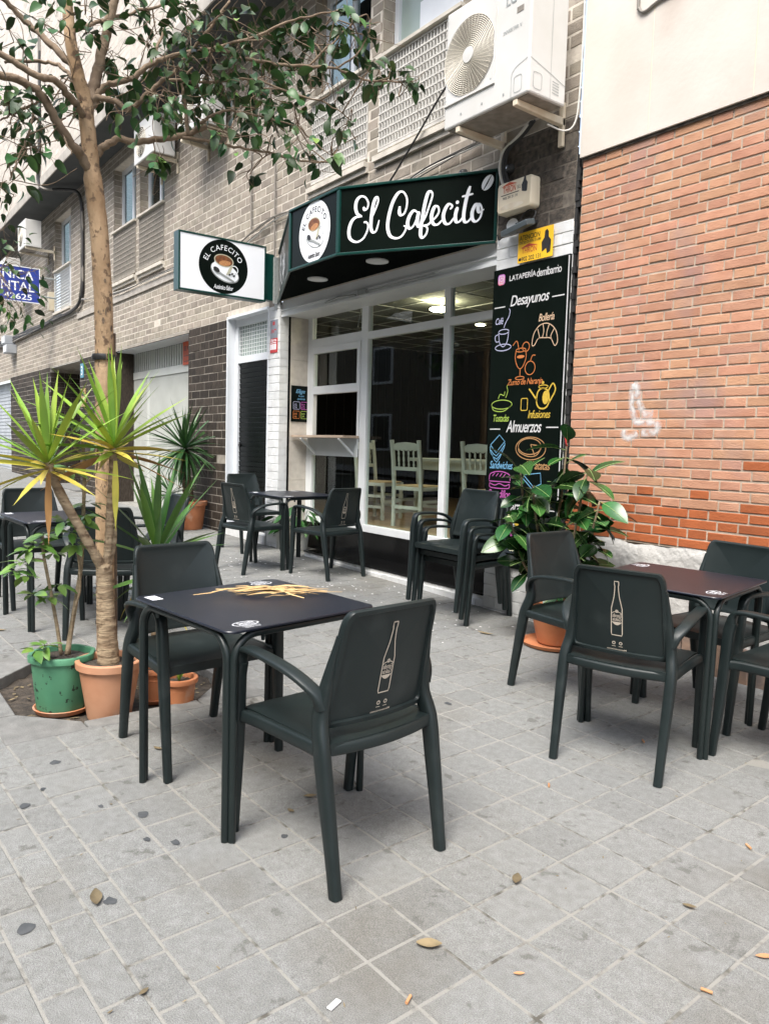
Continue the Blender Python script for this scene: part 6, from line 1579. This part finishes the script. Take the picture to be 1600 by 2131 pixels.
# ------------------------------------------------------------------ plants
def leaf_shape(L_, W_, fold=.25, curve=.25, n=5, tip=.9, wav=0.0):
    """leaf along +X, upper side +Z; returns verts, faces"""
    v, f = [], []
    for i in range(n + 1):
        t = i / n
        w = W_ / 2 * (sin(pi * t ** tip) ** .75 if 0 < t < 1 else (.06 if t == 0 else .0))
        z = -curve * L_ * t * t
        for s_ in (-1, 0, 1):
            v.append((L_ * t, s_ * w, z + abs(s_) * w * fold + wav * sin(t * 9) * W_ * s_))
    for i in range(n):
        for k in range(2):
            q = i * 3 + k
            f.append((q, q + 3, q + 4, q + 1))
    return v, f
def sword_shape(L_, W_, droop=.2, n=6, fold=.35):
    v, f = [], []
    for i in range(n + 1):
        t = i / n
        w = W_ / 2 * (.55 + .45 * smoothstep(0, .3, t)) * (1 - smoothstep(.45, 1.0, t) ** 1.4)
        a = droop * t
        x, z = L_ * t * cos(a * .6), -L_ * t * sin(a * .6)
        for s_ in (-1, 0, 1): v.append((x, s_ * w, z + abs(s_) * w * fold))
    for i in range(n):
        for k in range(2):
            q = i * 3 + k
            f.append((q, q + 3, q + 4, q + 1))
    return v, f
def orient(d, roll=0.0):
    d = Vector(d).normalized()
    y = Vector((0, 0, 1)).cross(d)
    if y.length < 1e-3: y = Vector((0, 1, 0))
    y.normalize(); z = d.cross(y)
    m = Matrix((d, y, z)).transposed()
    return m @ Matrix.Rotation(roll, 3, 'X')
def leaf_obj(parent, me, p, R_, s_=1.0, name='leaf'):
    o = bpy.data.objects.new(name, me); col.objects.link(o); o.parent = parent
    o.location = Vector(p) - LOC[root_of(parent).name]
    o.rotation_euler = R_.to_euler(); o.scale = (s_, s_, s_)
    return o
def shade_mesh(v, f, m, name='leaf'):
    me = mesh_of(name, v, f, m); me.polygons.foreach_set('use_smooth', [True] * len(me.polygons)); return me

# ---- street tree
def nearest_on(limbs, p):
    best = None
    for P in limbs:
        for q in P:
            d = (q - p).length
            if best is None or d < best[0]: best = (d, q)
    return best[1]
def build_tree(root, limbs, clusters, leaf_size, n_objects, seed, young=.06):
    rng = random.Random(seed)
    smooths = []
    for k, (P, ra, rb_) in enumerate(limbs):
        C_ = catmull(P, 5)
        C_ = [p + Vector((rng.gauss(0, .25), rng.gauss(0, .25), rng.gauss(0, .25))) * (.012 if k else .004) for p in C_]
        smooths.append(C_)
        m = MB(); rad = [ra + (rb_ - ra) * (i / (len(C_) - 1)) for i in range(len(C_))]
        if k == 0:
            rad = [.061 if p.z < .2 else .050 if p.z < 2.3 else .049 if p.z < 2.8 else .042 - .014 * smoothstep(2.9, 3.7, p.z) for p in C_]
            rad[0] = .075
        m.tube(C_, rad, 14 if k == 0 else 8)
        m.build('trunk' if k == 0 else 'branch', MT['bark'] if k == 0 else MT['branch_bark'], root, smooth=True, sharp=0)
    crown = bpy.data.objects.new('crown', None); col.objects.link(crown); crown.parent = root
    meshes = [shade_mesh(*leaf_shape(leaf_size * s_, leaf_size * s_ * w_, f_, c_, 5, .85), MT['tree_leaf']) for s_, w_, f_, c_ in ((1, .62, .25, .3), (.85, .66, .5, .45), (1.1, .55, .15, .2), (.95, .6, .35, .6))]
    ymesh = shade_mesh(*leaf_shape(leaf_size * .8, leaf_size * .45, .3, .2), MT['tree_leaf_young'])
    vf = [([tuple(q.co) for q in me.vertices], [tuple(p.vertices) for p in me.polygons]) for me in meshes]
    tw = MB(); L_ = []
    for c, s_, n in clusters:
        c = Vector(c); a = nearest_on(smooths, c)
        if (a - c).length > .03:
            mid = (a + c) / 2 + Vector((rng.gauss(0, .05), rng.gauss(0, .05), rng.gauss(0, .05)))
            tw.tube(catmull([a, mid, c], 5), [.0045, .002], 5)
        for _ in range(3):
            e = c + Vector((rng.gauss(0, s_), rng.gauss(0, s_), rng.gauss(0, s_)))
            b_ = a.lerp(c, rng.uniform(.2, .9)); md = (b_ + e) / 2 + Vector((rng.gauss(0, .04), rng.gauss(0, .04), rng.gauss(0, .03)))
            tw.tube(catmull([b_, md, e], 4), [.0028, .0012], 4)
        for _ in range(n):
            p = c + Vector((rng.gauss(0, s_ * .6), rng.gauss(0, s_ * .6), rng.gauss(0, s_ * .55)))
            out = (p - a); out.z *= .3
            d = (out.normalized() if out.length > 1e-3 else Vector((1, 0, 0))) + Vector((rng.gauss(0, .7), rng.gauss(0, .7), rng.gauss(-.55, .45)))
            L_.append((p, d, rng.uniform(-.9, .9), rng.uniform(.75, 1.2), rng.randrange(4), rng.random() < young, c))
            if rng.random() < .6:
                q0 = c + (p - c) * .3
                tw.tube([q0, (q0 + p) / 2 + Vector((0, 0, .01)), p], .0011, 3, False)
    tag(tw.build('twigs', MT['twig'], crown, smooth=True, sharp=0), kind='stuff')
    ins = [q for q in L_ if in_view(q[0])]; outs = [q for q in L_ if not in_view(q[0])]
    ins.sort(key=lambda q: (q[0] - CAMP).length)
    rest = MB()
    for k, (p, d, roll, s_, mi, yg, c) in enumerate(ins + outs):
        R_ = orient(d, roll)
        if k < min(n_objects, len(ins)):
            leaf_obj(crown, ymesh if yg else meshes[mi], p, R_, s_)
        else:
            V, F_ = vf[mi]
            rest.add([p + R_ @ (Vector(q) * s_) for q in V], F_, rng.random())
    if rest.v:
        o = rest.build('foliage', MT['tree_leaf'], crown, smooth=True, sharp=0, attr=True); tag(o, kind='stuff')
tr_ = thing('street_tree', 'slim street tree with peeling tan bark and dark glossy leaves in the pit', 'tree', (-4.43, 1.32, gz(-4.43, 1.32) - .05))
build_tree(tr_, TREE_LIMBS, [(c, s_, int(n * 1.3)) for c, s_, n in TREE_CLUSTERS], .077, 300, 21)
# scattered bark scars on the trunk
q = MB(); rg2 = random.Random(9)
for k in range(170):
    z = rg2.uniform(.3, 2.3); a = rg2.uniform(-2.4, .6)
    cx_, cy_ = (-4.432, 1.316)
    r = .0505; hh = rg2.uniform(.004, .018); wd_ = rg2.uniform(.06, .22)
    q.add([(cx_ + r * cos(a + s_ * wd_), cy_ + r * sin(a + s_ * wd_), z + dz) for s_, dz in ((-1, 0), (-.5, -hh), (.5, -hh), (1, 0), (.5, hh), (-.5, hh))], [(0, 1, 2, 3, 4, 5)])
q.build('bark_scars', MT['bark_dark'], tr_)
tt = thing('street_tree', 'leafy tree mostly outside the left edge whose twigs cross the blue sign', 'tree', (-9.3, .55, gz(-9.3, .55)))
build_tree(tt, [([(-9.3, .55, .1), (-9.3, .56, 1.8), (-9.25, .6, 3.2), (-9.2, .62, 4.6)], .07, .04), ([(-9.27, .58, 2.6), (-9.2, .9, 3.0), (-9.1, 1.25, 3.2), (-9.0, 1.6, 3.1)], .02, .006), ([(-9.25, .6, 3.2), (-9.1, 1.0, 3.9), (-9.0, 1.4, 4.0), (-9.0, 1.75, 3.9)], .02, .006), ([(-9.2, .62, 4.4), (-9.1, 1.0, 4.7), (-9.0, 1.5, 4.9)], .02, .006)], TREE2_CLUSTERS, .10, 60, 33, .02)
sk = thing('tree_stake', 'brown wooden support stake tied behind the tree trunk', 'stake', (-4.50, 1.40, gz(-4.5, 1.4) - .05))
q = MB(); q.tube([(-4.49, 1.385, 0.0), (-4.485, 1.375, 1.98)], .022, 10); q.build('post', MT['bark_dark'], sk)
q = MB(); q.tube(catmull([(-4.432 + .056 * cos(a) + (-.05 if 0 < a < pi / 1.2 else 0) * 0, 1.316 + .056 * sin(a), 1.835) for a in [2 * pi * i / 16 for i in range(16)]], 3, True), .012, 6, False); q.v = [(x, y, 1.835 + (z - 1.835) * 1.6) for x, y, z in q.v]; q.build('strap', MT['ink_dark'], sk, smooth=True)

# ---- pots
def pot(root, c, rt__, rb__, h, m, rim=.02, wob=None, n=32, name='pot'):
    m_ = MB(); t_ = .012
    prof = [(rb__ * .3, 0), (rb__ * .96, 0), (rb__, .012), (rt__ - .006, h - rim * 1.6), (rt__ + rim * .35, h - rim * 1.5), (rt__ + rim * .45, h - .004), (rt__ + rim * .3, h), (rt__ - t_, h), (rt__ - t_ - .004, h - .02), (rt__ * .9, h - .06)]
    m_.lathe(prof, c, n, wob); m_.f = m_.f[:-1]
    o = m_.build(name, m, root, smooth=True, sharp=45)
    so_ = MB(); so_.lathe([(rt__ - t_, -.018), (rt__ * .6, -.008), (.001, -.012)], (c[0], c[1], c[2] + h - .012), 20); so_.f = so_.f[:-2] + so_.f[-1:]
    so_.v = [(x, y, z + random.gauss(0, .003)) for x, y, z in so_.v]
    so_.build('potting_soil', MT['soil'], root, smooth=True, sharp=0)
    return o
def saucer(root, c, r, m):
    m_ = MB(); m_.lathe([(r * .8, 0), (r, .006), (r + .012, .028), (r + .004, .03), (r - .01, .012), (r * .5, .01)], c, 32); m_.build('saucer', m, root, smooth=True, sharp=45)
def crown_leaves(root, c, n, L_, W_, mats, rng, el=(-30, 85), name='rosette', lowmix=None, tight=1.0, axis=None):
    """rosette of sword leaves: upright ones young, lower ones yellowing"""
    cr = bpy.data.objects.new(name, None); col.objects.link(cr); cr.parent = root
    for k in range(n):
        t = k / (n - 1)
        e = radians(el[1] + (el[0] - el[1]) * t ** .8 + rng.gauss(0, 7))
        a = k * 2.399963 + rng.gauss(0, .25)
        d = Vector((cos(e) * cos(a), cos(e) * sin(a), sin(e)))
        if axis is not None: d = (d + Vector(axis) * .5).normalized()
        LL = L_ * rng.uniform(.8, 1.12) * (.8 + .3 * sin(pi * min(1, t + .25)) + .15 * t)
        V, F_ = sword_shape(LL, W_ * rng.uniform(.85, 1.15), rng.uniform(.02, .2) + (.5 * t if el[0] < -35 else .04 * t))
        mm = mats[0]
        if len(mats) > 1 and t > .5 and rng.random() < (t - .35) * 1.7: mm = mats[1]
        if len(mats) > 2 and t > .88 and rng.random() < .3: mm = mats[2]
        me = shade_mesh(V, F_, MT[mm])
        leaf_obj(cr, me, Vector(c) + Vector((0, 0, -.05 * t)) + d * .01, orient(d, rng.gauss(0, .35)))
    return cr
rg = random.Random(3)
PZ = lambda x, y: gz(x, y) - .05
# near yucca in a worn terracotta pot
Y1 = (-3.75, 1.135)
yu = thing('yucca', 'two headed yucca with yellowing lower leaves in a worn terracotta pot', 'yucca', (Y1[0], Y1[1], PZ(*Y1)))
pot(yu, (Y1[0], Y1[1], PZ(*Y1)), .15, .105, .29, MT['terracotta_worn'], .024, lambda a, z: .012 * sin(a * 3) * (z < .2) + .02 * sin(a * 2 + 1))
def ringed(path, r0, r1, rng, amp=.12, n=10, step=7):
    C_ = catmull(path, step); m_ = len(C_)
    return C_, [(r0 + (r1 - r0) * i / (m_ - 1)) * (1 + amp * rng.uniform(-1, 1)) for i in range(m_)]
def stem(root, path, r0, r1, m, amp=.10):
    C_, R_ = ringed(path, r0, r1, rg, amp); q = MB(); q.tube(C_, R_, 10); return q.build('stem', m, root, smooth=True, sharp=0)
stem(yu, [(-3.75, 1.135, .22), (-3.75, 1.13, .30), (-3.75, 1.125, .42), (-3.75, 1.115, .60), (-3.75, 1.110, .78)], .060, .036, MT['yucca_stem'], .05)
stem(yu, [(-3.75, 1.11, .74), (-3.74, 1.07, .82), (-3.73, 1.0, .95), (-3.73, .93, 1.08), (-3.73, .875, 1.20), (-3.73, .855, 1.27)], .023, .020, MT['yucca_stem'])
stem(yu, [(-3.75, 1.11, .74), (-3.75, 1.128, .84), (-3.75, 1.138, 1.0), (-3.75, 1.15, 1.2), (-3.75, 1.158, 1.34)], .020, .018, MT['yucca_stem'])
stem(yu, [(-3.76, 1.12, .74), (-3.77, 1.155, .86), (-3.77, 1.16, 1.0), (-3.77, 1.158, 1.12)], .02, .016, MT['yucca_stem'])
crown_leaves(yu, (-3.73, .855, 1.28), 40, .39, .032, ('yucca_leaf', 'yucca_yellow', 'yucca_dry'), rg, (-16, 84))
crown_leaves(yu, (-3.75, 1.158, 1.36), 46, .41, .033, ('yucca_leaf', 'yucca_yellow', 'yucca_dry'), rg, (-20, 86))
for (x, y, z), L_, mm in (((-3.70, .85, 1.22), .33, 'yucca_dry'), ((-3.70, 1.15, 1.28), .34, 'yucca_yellow')):
    leaf_obj(yu, shade_mesh(*sword_shape(L_, .03, .02), MT[mm]), (x, y, z), orient((.06, -.02, -1)), 1, 'hanging_leaf')
# fallen husks around the stem
# shrub in the green pot
G1 = (-3.95, .963)
shb = thing('potted_shrub', 'leafy umbrella shrub with bare stems in a wavy green pot', 'shrub', (G1[0], G1[1], PZ(*G1)))
pot(shb, (G1[0], G1[1], PZ(*G1) + .022), .148, .118, .275, MT['green_pot'], .02, lambda a, z: .035 * cos(a * 8) * (1 if z < .24 else .6))
saucer(shb, (G1[0], G1[1], PZ(*G1)), .125, MT['terracotta'])
def bough(root, P, r0, r1): q = MB(); q.tube(catmull(P, 5), [r0, r1], 8); q.build('stem', MT['shrub_stem'], root, smooth=True, sharp=0)
bough(shb, [(-3.97, .965, .30), (-3.97, .945, .45), (-3.98, .92, .62), (-3.98, .89, .80), (-3.98, .885, .90)], .0095, .007)
bough(shb, [(-3.96, .99, .30), (-3.98, 1.02, .45), (-3.98, 1.045, .60), (-3.98, 1.065, .75), (-3.98, 1.075, .95), (-3.98, 1.083, 1.2), (-3.98, 1.075, 1.38)], .013, .008)
bough(shb, [(-3.96, 1.0, .30), (-3.96, 1.02, .5), (-3.95, 1.05, .62), (-3.94, 1.045, .75), (-3.93, 1.03, .85)], .007, .005)
bough(shb, [(-3.98, 1.08, 1.15), (-3.98, 1.14, 1.22), (-3.98, 1.15, 1.34)], .005, .004); bough(shb, [(-3.98, 1.075, 1.3), (-3.98, 1.02, 1.36), (-3.98, .99, 1.46)], .006, .004)
bough(shb, [(-3.98, .895, .78), (-3.98, .85, .79), (-3.97, .80, .78)], .005, .004)
palm_me = [shade_mesh(*leaf_shape(.082 * s_, .034 * s_, .2, .2, 4, .8), MT['shrub_leaf']) for s_ in (1, .85, 1.15)]
def whorl(root, c, n, rng, ax=(0, 0, 1)):
    for k in range(n):
        a = 2 * pi * k / n + rng.gauss(0, .2); e = rng.uniform(-.5, .4)
        d = Vector((cos(a) * cos(e), sin(a) * cos(e), sin(e)))
        leaf_obj(root, rng.choice(palm_me), Vector(c) + d * .012, orient(d, rng.gauss(0, .4)), rng.uniform(.8, 1.25))
for c, n in (((-3.97, .79, .78), 8), ((-3.96, .82, .84), 8), ((-3.98, .86, .86), 8), ((-3.98, .90, .91), 7), ((-3.95, .93, .82), 6), ((-3.97, .84, .62), 7), ((-3.97, .91, .60), 7), ((-3.96, .95, .66), 5), ((-3.93, 1.0, .92), 8), ((-3.93, 1.05, .98), 8), ((-3.92, .97, .98), 8), ((-3.95, 1.08, 1.0), 7), ((-3.92, 1.03, .86), 7), ((-3.98, 1.10, 1.06), 6), ((-3.98, 1.15, 1.36), 8), ((-3.98, .99, 1.47), 9), ((-3.98, 1.05, 1.45), 8), ((-3.98, 1.02, 1.22), 6), ((-3.88, .87, .38), 8), ((-3.9, .83, .36), 7), ((-3.98, .76, .74), 7), ((-3.94, .80, .72), 6)):
    whorl(shb, c, n, rg)
# small pots behind the near chair: a young yucca and a seedling
Y3 = (-3.82, 1.385)
y3 = thing('yucca', 'young green yucca with long upright leaves in a small brown pot behind the chair', 'yucca', (Y3[0], Y3[1], PZ(*Y3)))
pot(y3, (Y3[0], Y3[1], PZ(*Y3) + .02), .075, .055, .17, MT['terracotta'], .016); saucer(y3, (Y3[0], Y3[1], PZ(*Y3)), .06, MT['terracotta'])
stem(y3, [(Y3[0], Y3[1], .2), (Y3[0], Y3[1] - .005, .5), (Y3[0], Y3[1], .84)], .017, .015, MT['yucca_stem'])
crown_leaves(y3, (-3.80, 1.39, .83), 22, .47, .036, ('yucca_mid',), rg, (18, 86))
crown_leaves(y3, (-3.80, 1.38, .70), 10, .32, .026, ('yucca_mid', 'yucca_yellow'), rg, (-40, 20))
S2 = (-3.66, 1.455)
s2 = thing('seedling_pot', 'small orange plastic pot with a pale shoot behind the near chair leg', 'potted plant', (S2[0], S2[1], PZ(*S2)))
pot(s2, (S2[0], S2[1], PZ(*S2)), .088, .068, .17, MT['terracotta'], .016)
for k in range(6): leaf_obj(s2, shade_mesh(*sword_shape(.16, .018, .2), MT['yucca_leaf']), (S2[0], S2[1], .17), orient((rg.gauss(0, .4), rg.gauss(0, .4), 1)))
# big yucca by the wall and its small neighbour
Y4 = (-9.93, 4.08)
y4 = thing('yucca', 'tall dense dark green yucca in a big terracotta pot by the wall', 'yucca', (Y4[0], Y4[1], gz(*Y4)))
pot(y4, (Y4[0], Y4[1], gz(*Y4)), .22, .175, .385, MT['terracotta'], .04)
stem(y4, [(Y4[0], Y4[1], .52), (Y4[0], Y4[1] - .03, .75), (Y4[0], Y4[1] - .06, 1.0), (Y4[0], Y4[1] - .07, 1.25)], .075, .055, MT['yucca_stem_dark'])
crown_leaves(y4, (Y4[0], Y4[1] - .07, 1.30), 125, .60, .036, ('yucca_dark',), rg, (-62, 86))
Y5 = (-9.75, 3.72)
y5 = thing('yucca', 'low dark yucca in a small brown pot left of the big terracotta pot', 'yucca', (Y5[0], Y5[1], gz(*Y5)))
pot(y5, (Y5[0], Y5[1], gz(*Y5)), .12, .09, .26, MT['terracotta'], .02)
stem(y5, [(Y5[0], Y5[1], .4), (Y5[0], Y5[1], .62)], .025, .02, MT['yucca_stem_dark'])
crown_leaves(y5, (Y5[0], Y5[1] + .02, .70), 46, .40, .026, ('yucca_dark',), rg, (-45, 86))
# rubber plant
RP = (-3.38, 3.98)
rp = thing('rubber_plant', 'bushy rubber plant with big glossy leaves in front of the menu board', 'plant', (RP[0], RP[1], gz(*RP)))
pot(rp, (RP[0], RP[1], gz(*RP) + .02), .195, .125, .345, MT['terracotta'], .035); saucer(rp, (RP[0], RP[1], gz(*RP)), .215, MT['terracotta'])
rub = [shade_mesh(*leaf_shape(.19 * s_, .112 * s_ * w_, .2, c_ * .8, 7, .92), MT['rubber_leaf']) for s_, w_, c_ in ((1, 1, .15), (.85, 1.05, .3), (1.12, .95, .4), (.7, 1, .2))]
ribm = []
for s_, c_ in ((1, .15), (.85, .3), (1.12, .4), (.7, .2)):
    q = MB(); q.tube([(.19 * s_ * t, 0, -c_ * .8 * .19 * s_ * t * t + .0016) for t in (-.12, 0, .25, .5, .75, .98)], [.0032, .0012], 4); ribm.append(shade_mesh(q.v, q.f, MT['rubber_rib'], 'midrib'))
STEMS = [[(-3.42, 3.98, .4), (-3.55, 3.92, .7), (-3.62, 3.88, .98), (-3.66, 3.86, 1.28)], [(-3.40, 4.0, .4), (-3.42, 3.98, .8), (-3.40, 4.0, 1.15), (-3.38, 4.0, 1.44)], [(-3.36, 4.0, .4), (-3.28, 3.99, .8), (-3.22, 3.98, 1.1), (-3.16, 3.96, 1.28)],
         [(-3.34, 3.95, .4), (-3.24, 3.88, .6), (-3.16, 3.84, .8), (-3.12, 3.82, .98)], [(-3.40, 3.93, .4), (-3.55, 3.84, .6), (-3.6, 3.78, .8), (-3.65, 3.76, .95)], [(-3.34, 3.97, .4), (-3.15, 3.95, .7), (-3.08, 3.93, .9), (-3.03, 3.92, 1.08)], [(-3.38, 3.95, .4), (-3.46, 3.88, .75), (-3.5, 3.85, 1.0), (-3.52, 3.85, 1.15)], [(-3.35, 3.92, .4), (-3.2, 3.82, .5), (-3.1, 3.78, .62), (-3.04, 3.76, .72)]]
for P in STEMS:
    C_ = catmull(P, 6); q = MB(); q.tube(C_, [.010, .006], 8); q.build('stem', MT['shrub_stem'], rp, smooth=True, sharp=0)
    n = 27
    for k in range(n):
        t = .22 + .78 * k / (n - 1); p = C_[min(len(C_) - 1, int(t * (len(C_) - 1)))]
        a = k * 2.4 + rg.gauss(0, .3); e = rg.uniform(-1.0, .55) + .5 * (t > .9)
        d = Vector((cos(a) * cos(e), sin(a) * cos(e), sin(e)))
        if (p + d * .2).y > FY - .03: d.y = -abs(d.y) * .5
        i = rg.randrange(4); p2 = p + d * .03
        lf = leaf_obj(rp, rub[i], p2, orient(d, rg.gauss(0, .5)), rg.uniform(.85, 1.2))
        o = bpy.data.objects.new('midrib', ribm[i]); col.objects.link(o); o.parent = lf
q = MB(); q.tube(catmull([(-3.38, 4.0, 1.42), (-3.39, 3.99, 1.48), (-3.42, 3.98, 1.54)], 4), [.007, .002], 6); q.build('red_shoot', MT['alarm_red'], rp, smooth=True, sharp=0)
# leafy plant in a white pot in the recess
WP = (-7.74, 4.55)
wp = thing('peace_lily', 'bright green leafy plant in a white pot beneath the serving shelf', 'potted plant', (WP[0], WP[1], gz(*WP)))
pot(wp, (WP[0], WP[1], gz(*WP)), .10, .075, .22, MT['white_pot'], .016)
lil = [shade_mesh(*leaf_shape(.20 * s_, .075 * s_, .25, .35, 6, .85), MT['lily_leaf']) for s_ in (1, .8, 1.1)]
for k in range(34):
    a = rg.uniform(0, 6.28); e = rg.uniform(.1, 1.4); L_ = rg.uniform(.12, .36)
    d = Vector((cos(a) * cos(e), sin(a) * cos(e), sin(e))); p = Vector((WP[0], WP[1], .36)) + d * L_
    if p.y > FY + .33: continue
    q = MB(); q.tube([(WP[0], WP[1], .34), p], .003, 4); q.build('stalk', MT['lily_leaf'], wp)
    d2 = Vector((d.x, d.y, -.2)).normalized(); leaf_obj(wp, rg.choice(lil), p, orient(d2, rg.gauss(0, .3)))

# ------------------------------------------------------------------ small things
rg = random.Random(8)
# dried leaves heaped on the near table
TZ = gz(-2.6, 1.35) + .732
def on_table(x, y): return gz(x, y) + .7335
for k in range(17):
    t = rg.gauss(0, 1); cx_, cy_ = -2.66 + .025 * t + rg.gauss(0, .02), 1.455 + .035 * t + rg.gauss(0, .02)
    a = radians(63) + rg.gauss(0, .24); L_ = rg.uniform(.20, .38); w = rg.uniform(.005, .014)
    z0 = on_table(cx_, cy_) + .002 + k * .0011
    pts = [Vector((cx_ + cos(a) * (u - .5) * L_ + rg.gauss(0, .003), cy_ + sin(a) * (u - .5) * L_ + rg.gauss(0, .003), z0 + .012 * (1 - (2 * u - 1) ** 2) * rg.uniform(.2, 1.4))) for u in [i / 6 for i in range(7)]]
    q = MB()
    for i, p in enumerate(pts):
        ww = w * (.35 + .65 * sin(pi * min(.97, .05 + i / 6 * .95)))
        for s_ in (-1, 0, 1): q.v.append((p.x - sin(a) * ww * s_ * .6, p.y + cos(a) * ww * s_ * .6, p.z + (1 - abs(s_)) * ww * .35))
    for i in range(6):
        for s_ in (0, 1): q.f.append((i * 3 + s_, i * 3 + 3 + s_, i * 3 + 4 + s_, i * 3 + 1 + s_))
    o = q.build('dried_leaf', MT['dry_leaf'], smooth=True, sharp=0)
    tag(o, 'long dry yellow yucca leaf in the heap on the near table', 'leaf', 'heap of dried leaves on the near table')
# paper cup on the stack of chairs
cupx, cupy = -4.16, 3.99
cz_ = gz(cupx, cupy) + .50
o = thing('paper_tub', 'white paper tub lying between the arms of the stacked chairs', 'tub', (cupx, cupy, cz_))
q = MB(); q.lathe([(.001, 0), (.032, 0), (.038, .05), (.041, .052), (.041, .056), (.001, .056)], (cupx, cupy, cz_), 20); q.build('tub', MT['paper'], o, smooth=True, sharp=40)
# litter on the paving
def lay(name, label, cat, mt, v, f, group=None):
    q = MB(); q.add(v, f); o = q.build(name, MT[mt], smooth=True, sharp=0); return tag(o, label, cat, group)
LEAVES = [(-2.198, .625, .085, .035, 2.9, 'large pale dry leaf beside the gum spot in the lower left corner'), (-1.495, 1.304, .07, .04, .9, 'folded olive leaf on the paving below the near chair'), (-1.581, 1.733, .06, .03, 2.2, 'dark and white curled leaf on a joint below the chair'), (-1.193, 2.065, .04, .018, .5, 'small brown leaf scrap on the joint at the lower right'), (-2.402, 1.473, .05, .025, 1.2, 'brown leaf between the near chair and table leg'),
          (-2.344, 1.357, .035, .018, .2, 'tiny brown leaf under the near chair seat'), (-.949, 2.031, .05, .02, 1.0, 'orange leaf scrap at the lower right edge'), (-3.127, 1.149, .05, .02, .4, 'yellow leaf scrap by the left chair legs'), (-3.82, 3.755, .13, .03, .3, 'dry tan leaf in front of the stacked chairs'), (-5.5, .95, .10, .03, .8, 'green leaf on the paving near the far table leg'), (-1.278, 1.426, .03, .012, 1.0, 'orange leaf scrap near the bottom joint'), (-1.751, .611, .03, .014, 2.0, 'tiny brown leaf near the lower left joints')]
for x, y, L_, W_, a, lab in LEAVES:
    lay('fallen_leaf', lab, 'leaf', 'litter_leaf' if 'orange' not in lab else 'butt', *litter_leaf((x, y, gz(x, y) + .002), L_, W_, a, .6), group='leaves fallen on the paving')
BUTTS = [(-.979, 1.772, .35, 'orange cigarette butt at the bottom right joint'), (-2.028, 3.036, 2.4, 'orange cigarette butt under the right table'), (-1.262, 2.546, 2.6, 'cigarette butt by the right edge below the chairs'), (-1.96, 2.311, 2.3, 'cigarette butt on a joint left of the right chair legs'), (-1.36, 1.12, 2.1, 'cigarette butt near the bottom joint crossing')]
for x, y, a, lab in BUTTS:
    q = MB(); z = gz(x, y) + .005; q.tube([(x, y, z), (x + .028 * cos(a), y + .028 * sin(a), z)], .0042, 8); tag(q.build('cigarette_butt', MT['butt'], smooth=True, sharp=60), lab, 'cigarette butt', 'cigarette butts on the paving')
x, y = -1.455, .972; q = MB(); z = gz(x, y) + .0045; q.obox((x, y, z), (.006, -.018, 0), (.007, .0025, 0), (0, 0, .002)); tag(q.build('paper_scrap', MT['paper'], bevel=.001), 'small white paper strip near the bottom edge', 'paper')
def blob(x, y, r):
    n = 14; ph = rg.uniform(0, 6)
    return [(x + r * (1 + .22 * sin(3 * a + ph) + .12 * sin(5 * a)) * cos(a), y + r * .85 * (1 + .2 * sin(2 * a + ph)) * sin(a), gz(x, y) + .0022) for a in [2 * pi * i / n for i in range(n)]], [tuple(range(n))]
GUM = [(-2.165, .655, .020), (-2.166, .43, .026), (-2.899, .576, .02), (-2.61, .907, .024), (-2.37, .932, .018), (-3.217, .755, .022), (-2.205, 1.254, .014), (-2.44, .86, .014), (-2.9, 2.6, .02), (-3.4, 2.2, .02), (-1.0, 2.4, .015), (-3.0, .66, .012), (-2.75, .8, .012)]
q = MB()
for x, y, r in GUM:
    v, f = blob(x, y, r); q.add(v, f)
tag(q.build('gum_stains', MT['gum'], pav), kind='stuff')
q = MB()
for k in range(200):
    if k < 200: x, y = rg.uniform(-7.6, -3.8), rg.uniform(3.0, 4.25)
    else: x, y = rg.uniform(-6, -1), rg.uniform(1.2, 4.0)
    v, f = blob(x, y, rg.uniform(.003, .012) * (1.5 if k % 17 == 0 else 1)); q.add(v, f)
tag(q.build('paint_flecks', MT['paper'], pav), kind='stuff')
q = MB()
for k in range(110):
    x, y = rg.uniform(-4, .2), rg.uniform(.3, 4.0); a = rg.uniform(0, 6)
    q.add(*litter_leaf((x, y, gz(x, y) + .001), rg.uniform(.006, .02), rg.uniform(.003, .006), a, .4), rg.random())
tag(q.build('dust_bits', MT['litter_leaf'], pav, attr=True), kind='stuff')
# drain cover beneath the far table
q = MB(); x, y = -6.4, 1.9
o = thing('drain_grate', 'dark iron drain cover in the paving behind the tree', 'drain cover', (x, y, gz(x, y)))
q.add([(x + a, y + b, gz(x + a, y + b) + .004) for a, b in ((-.25, -.25), (.25, -.25), (.25, .25), (-.25, .25))], [(0, 1, 2, 3)]); q.build('plate', MT['flood_grey'], o)
q = MB(); [q.add([(x + a, y + b, gz(x + a, y + b) + .006) for a, b in ((-.2, -.2 + k * .08), (.2, -.2 + k * .08), (.2, -.17 + k * .08), (-.2, -.17 + k * .08))], [(0, 1, 2, 3)]) for k in range(6)]; q.build('bars', MT['ink_dark'], o)

# ------------------------------------------------------------------ the house across the street, mirrored in the panes
ob = thing('apartment_building', 'plain ochre apartment house across the street, mirrored in the shop window', 'building', (-6, -12, 0))
q = MB(); q.box(-34, 22, -13, -12, -.5, 13.5); q.build('wall', MT['far_render'], ob)
for i in range(12):
    for j in range(4):
        x = -30 + i * 4.2; z = 1.2 + j * 3.1
        q = MB(); q.box(x, x + 1.5, -12.0, -11.93, z, z + 1.7); w = q.build('window', MT['white_paint'], ob)
        q = MB(); q.box(x + .1, x + 1.4, -11.93, -11.92, z + .1, z + 1.6); q.build('pane', MT['black_panel'], w)
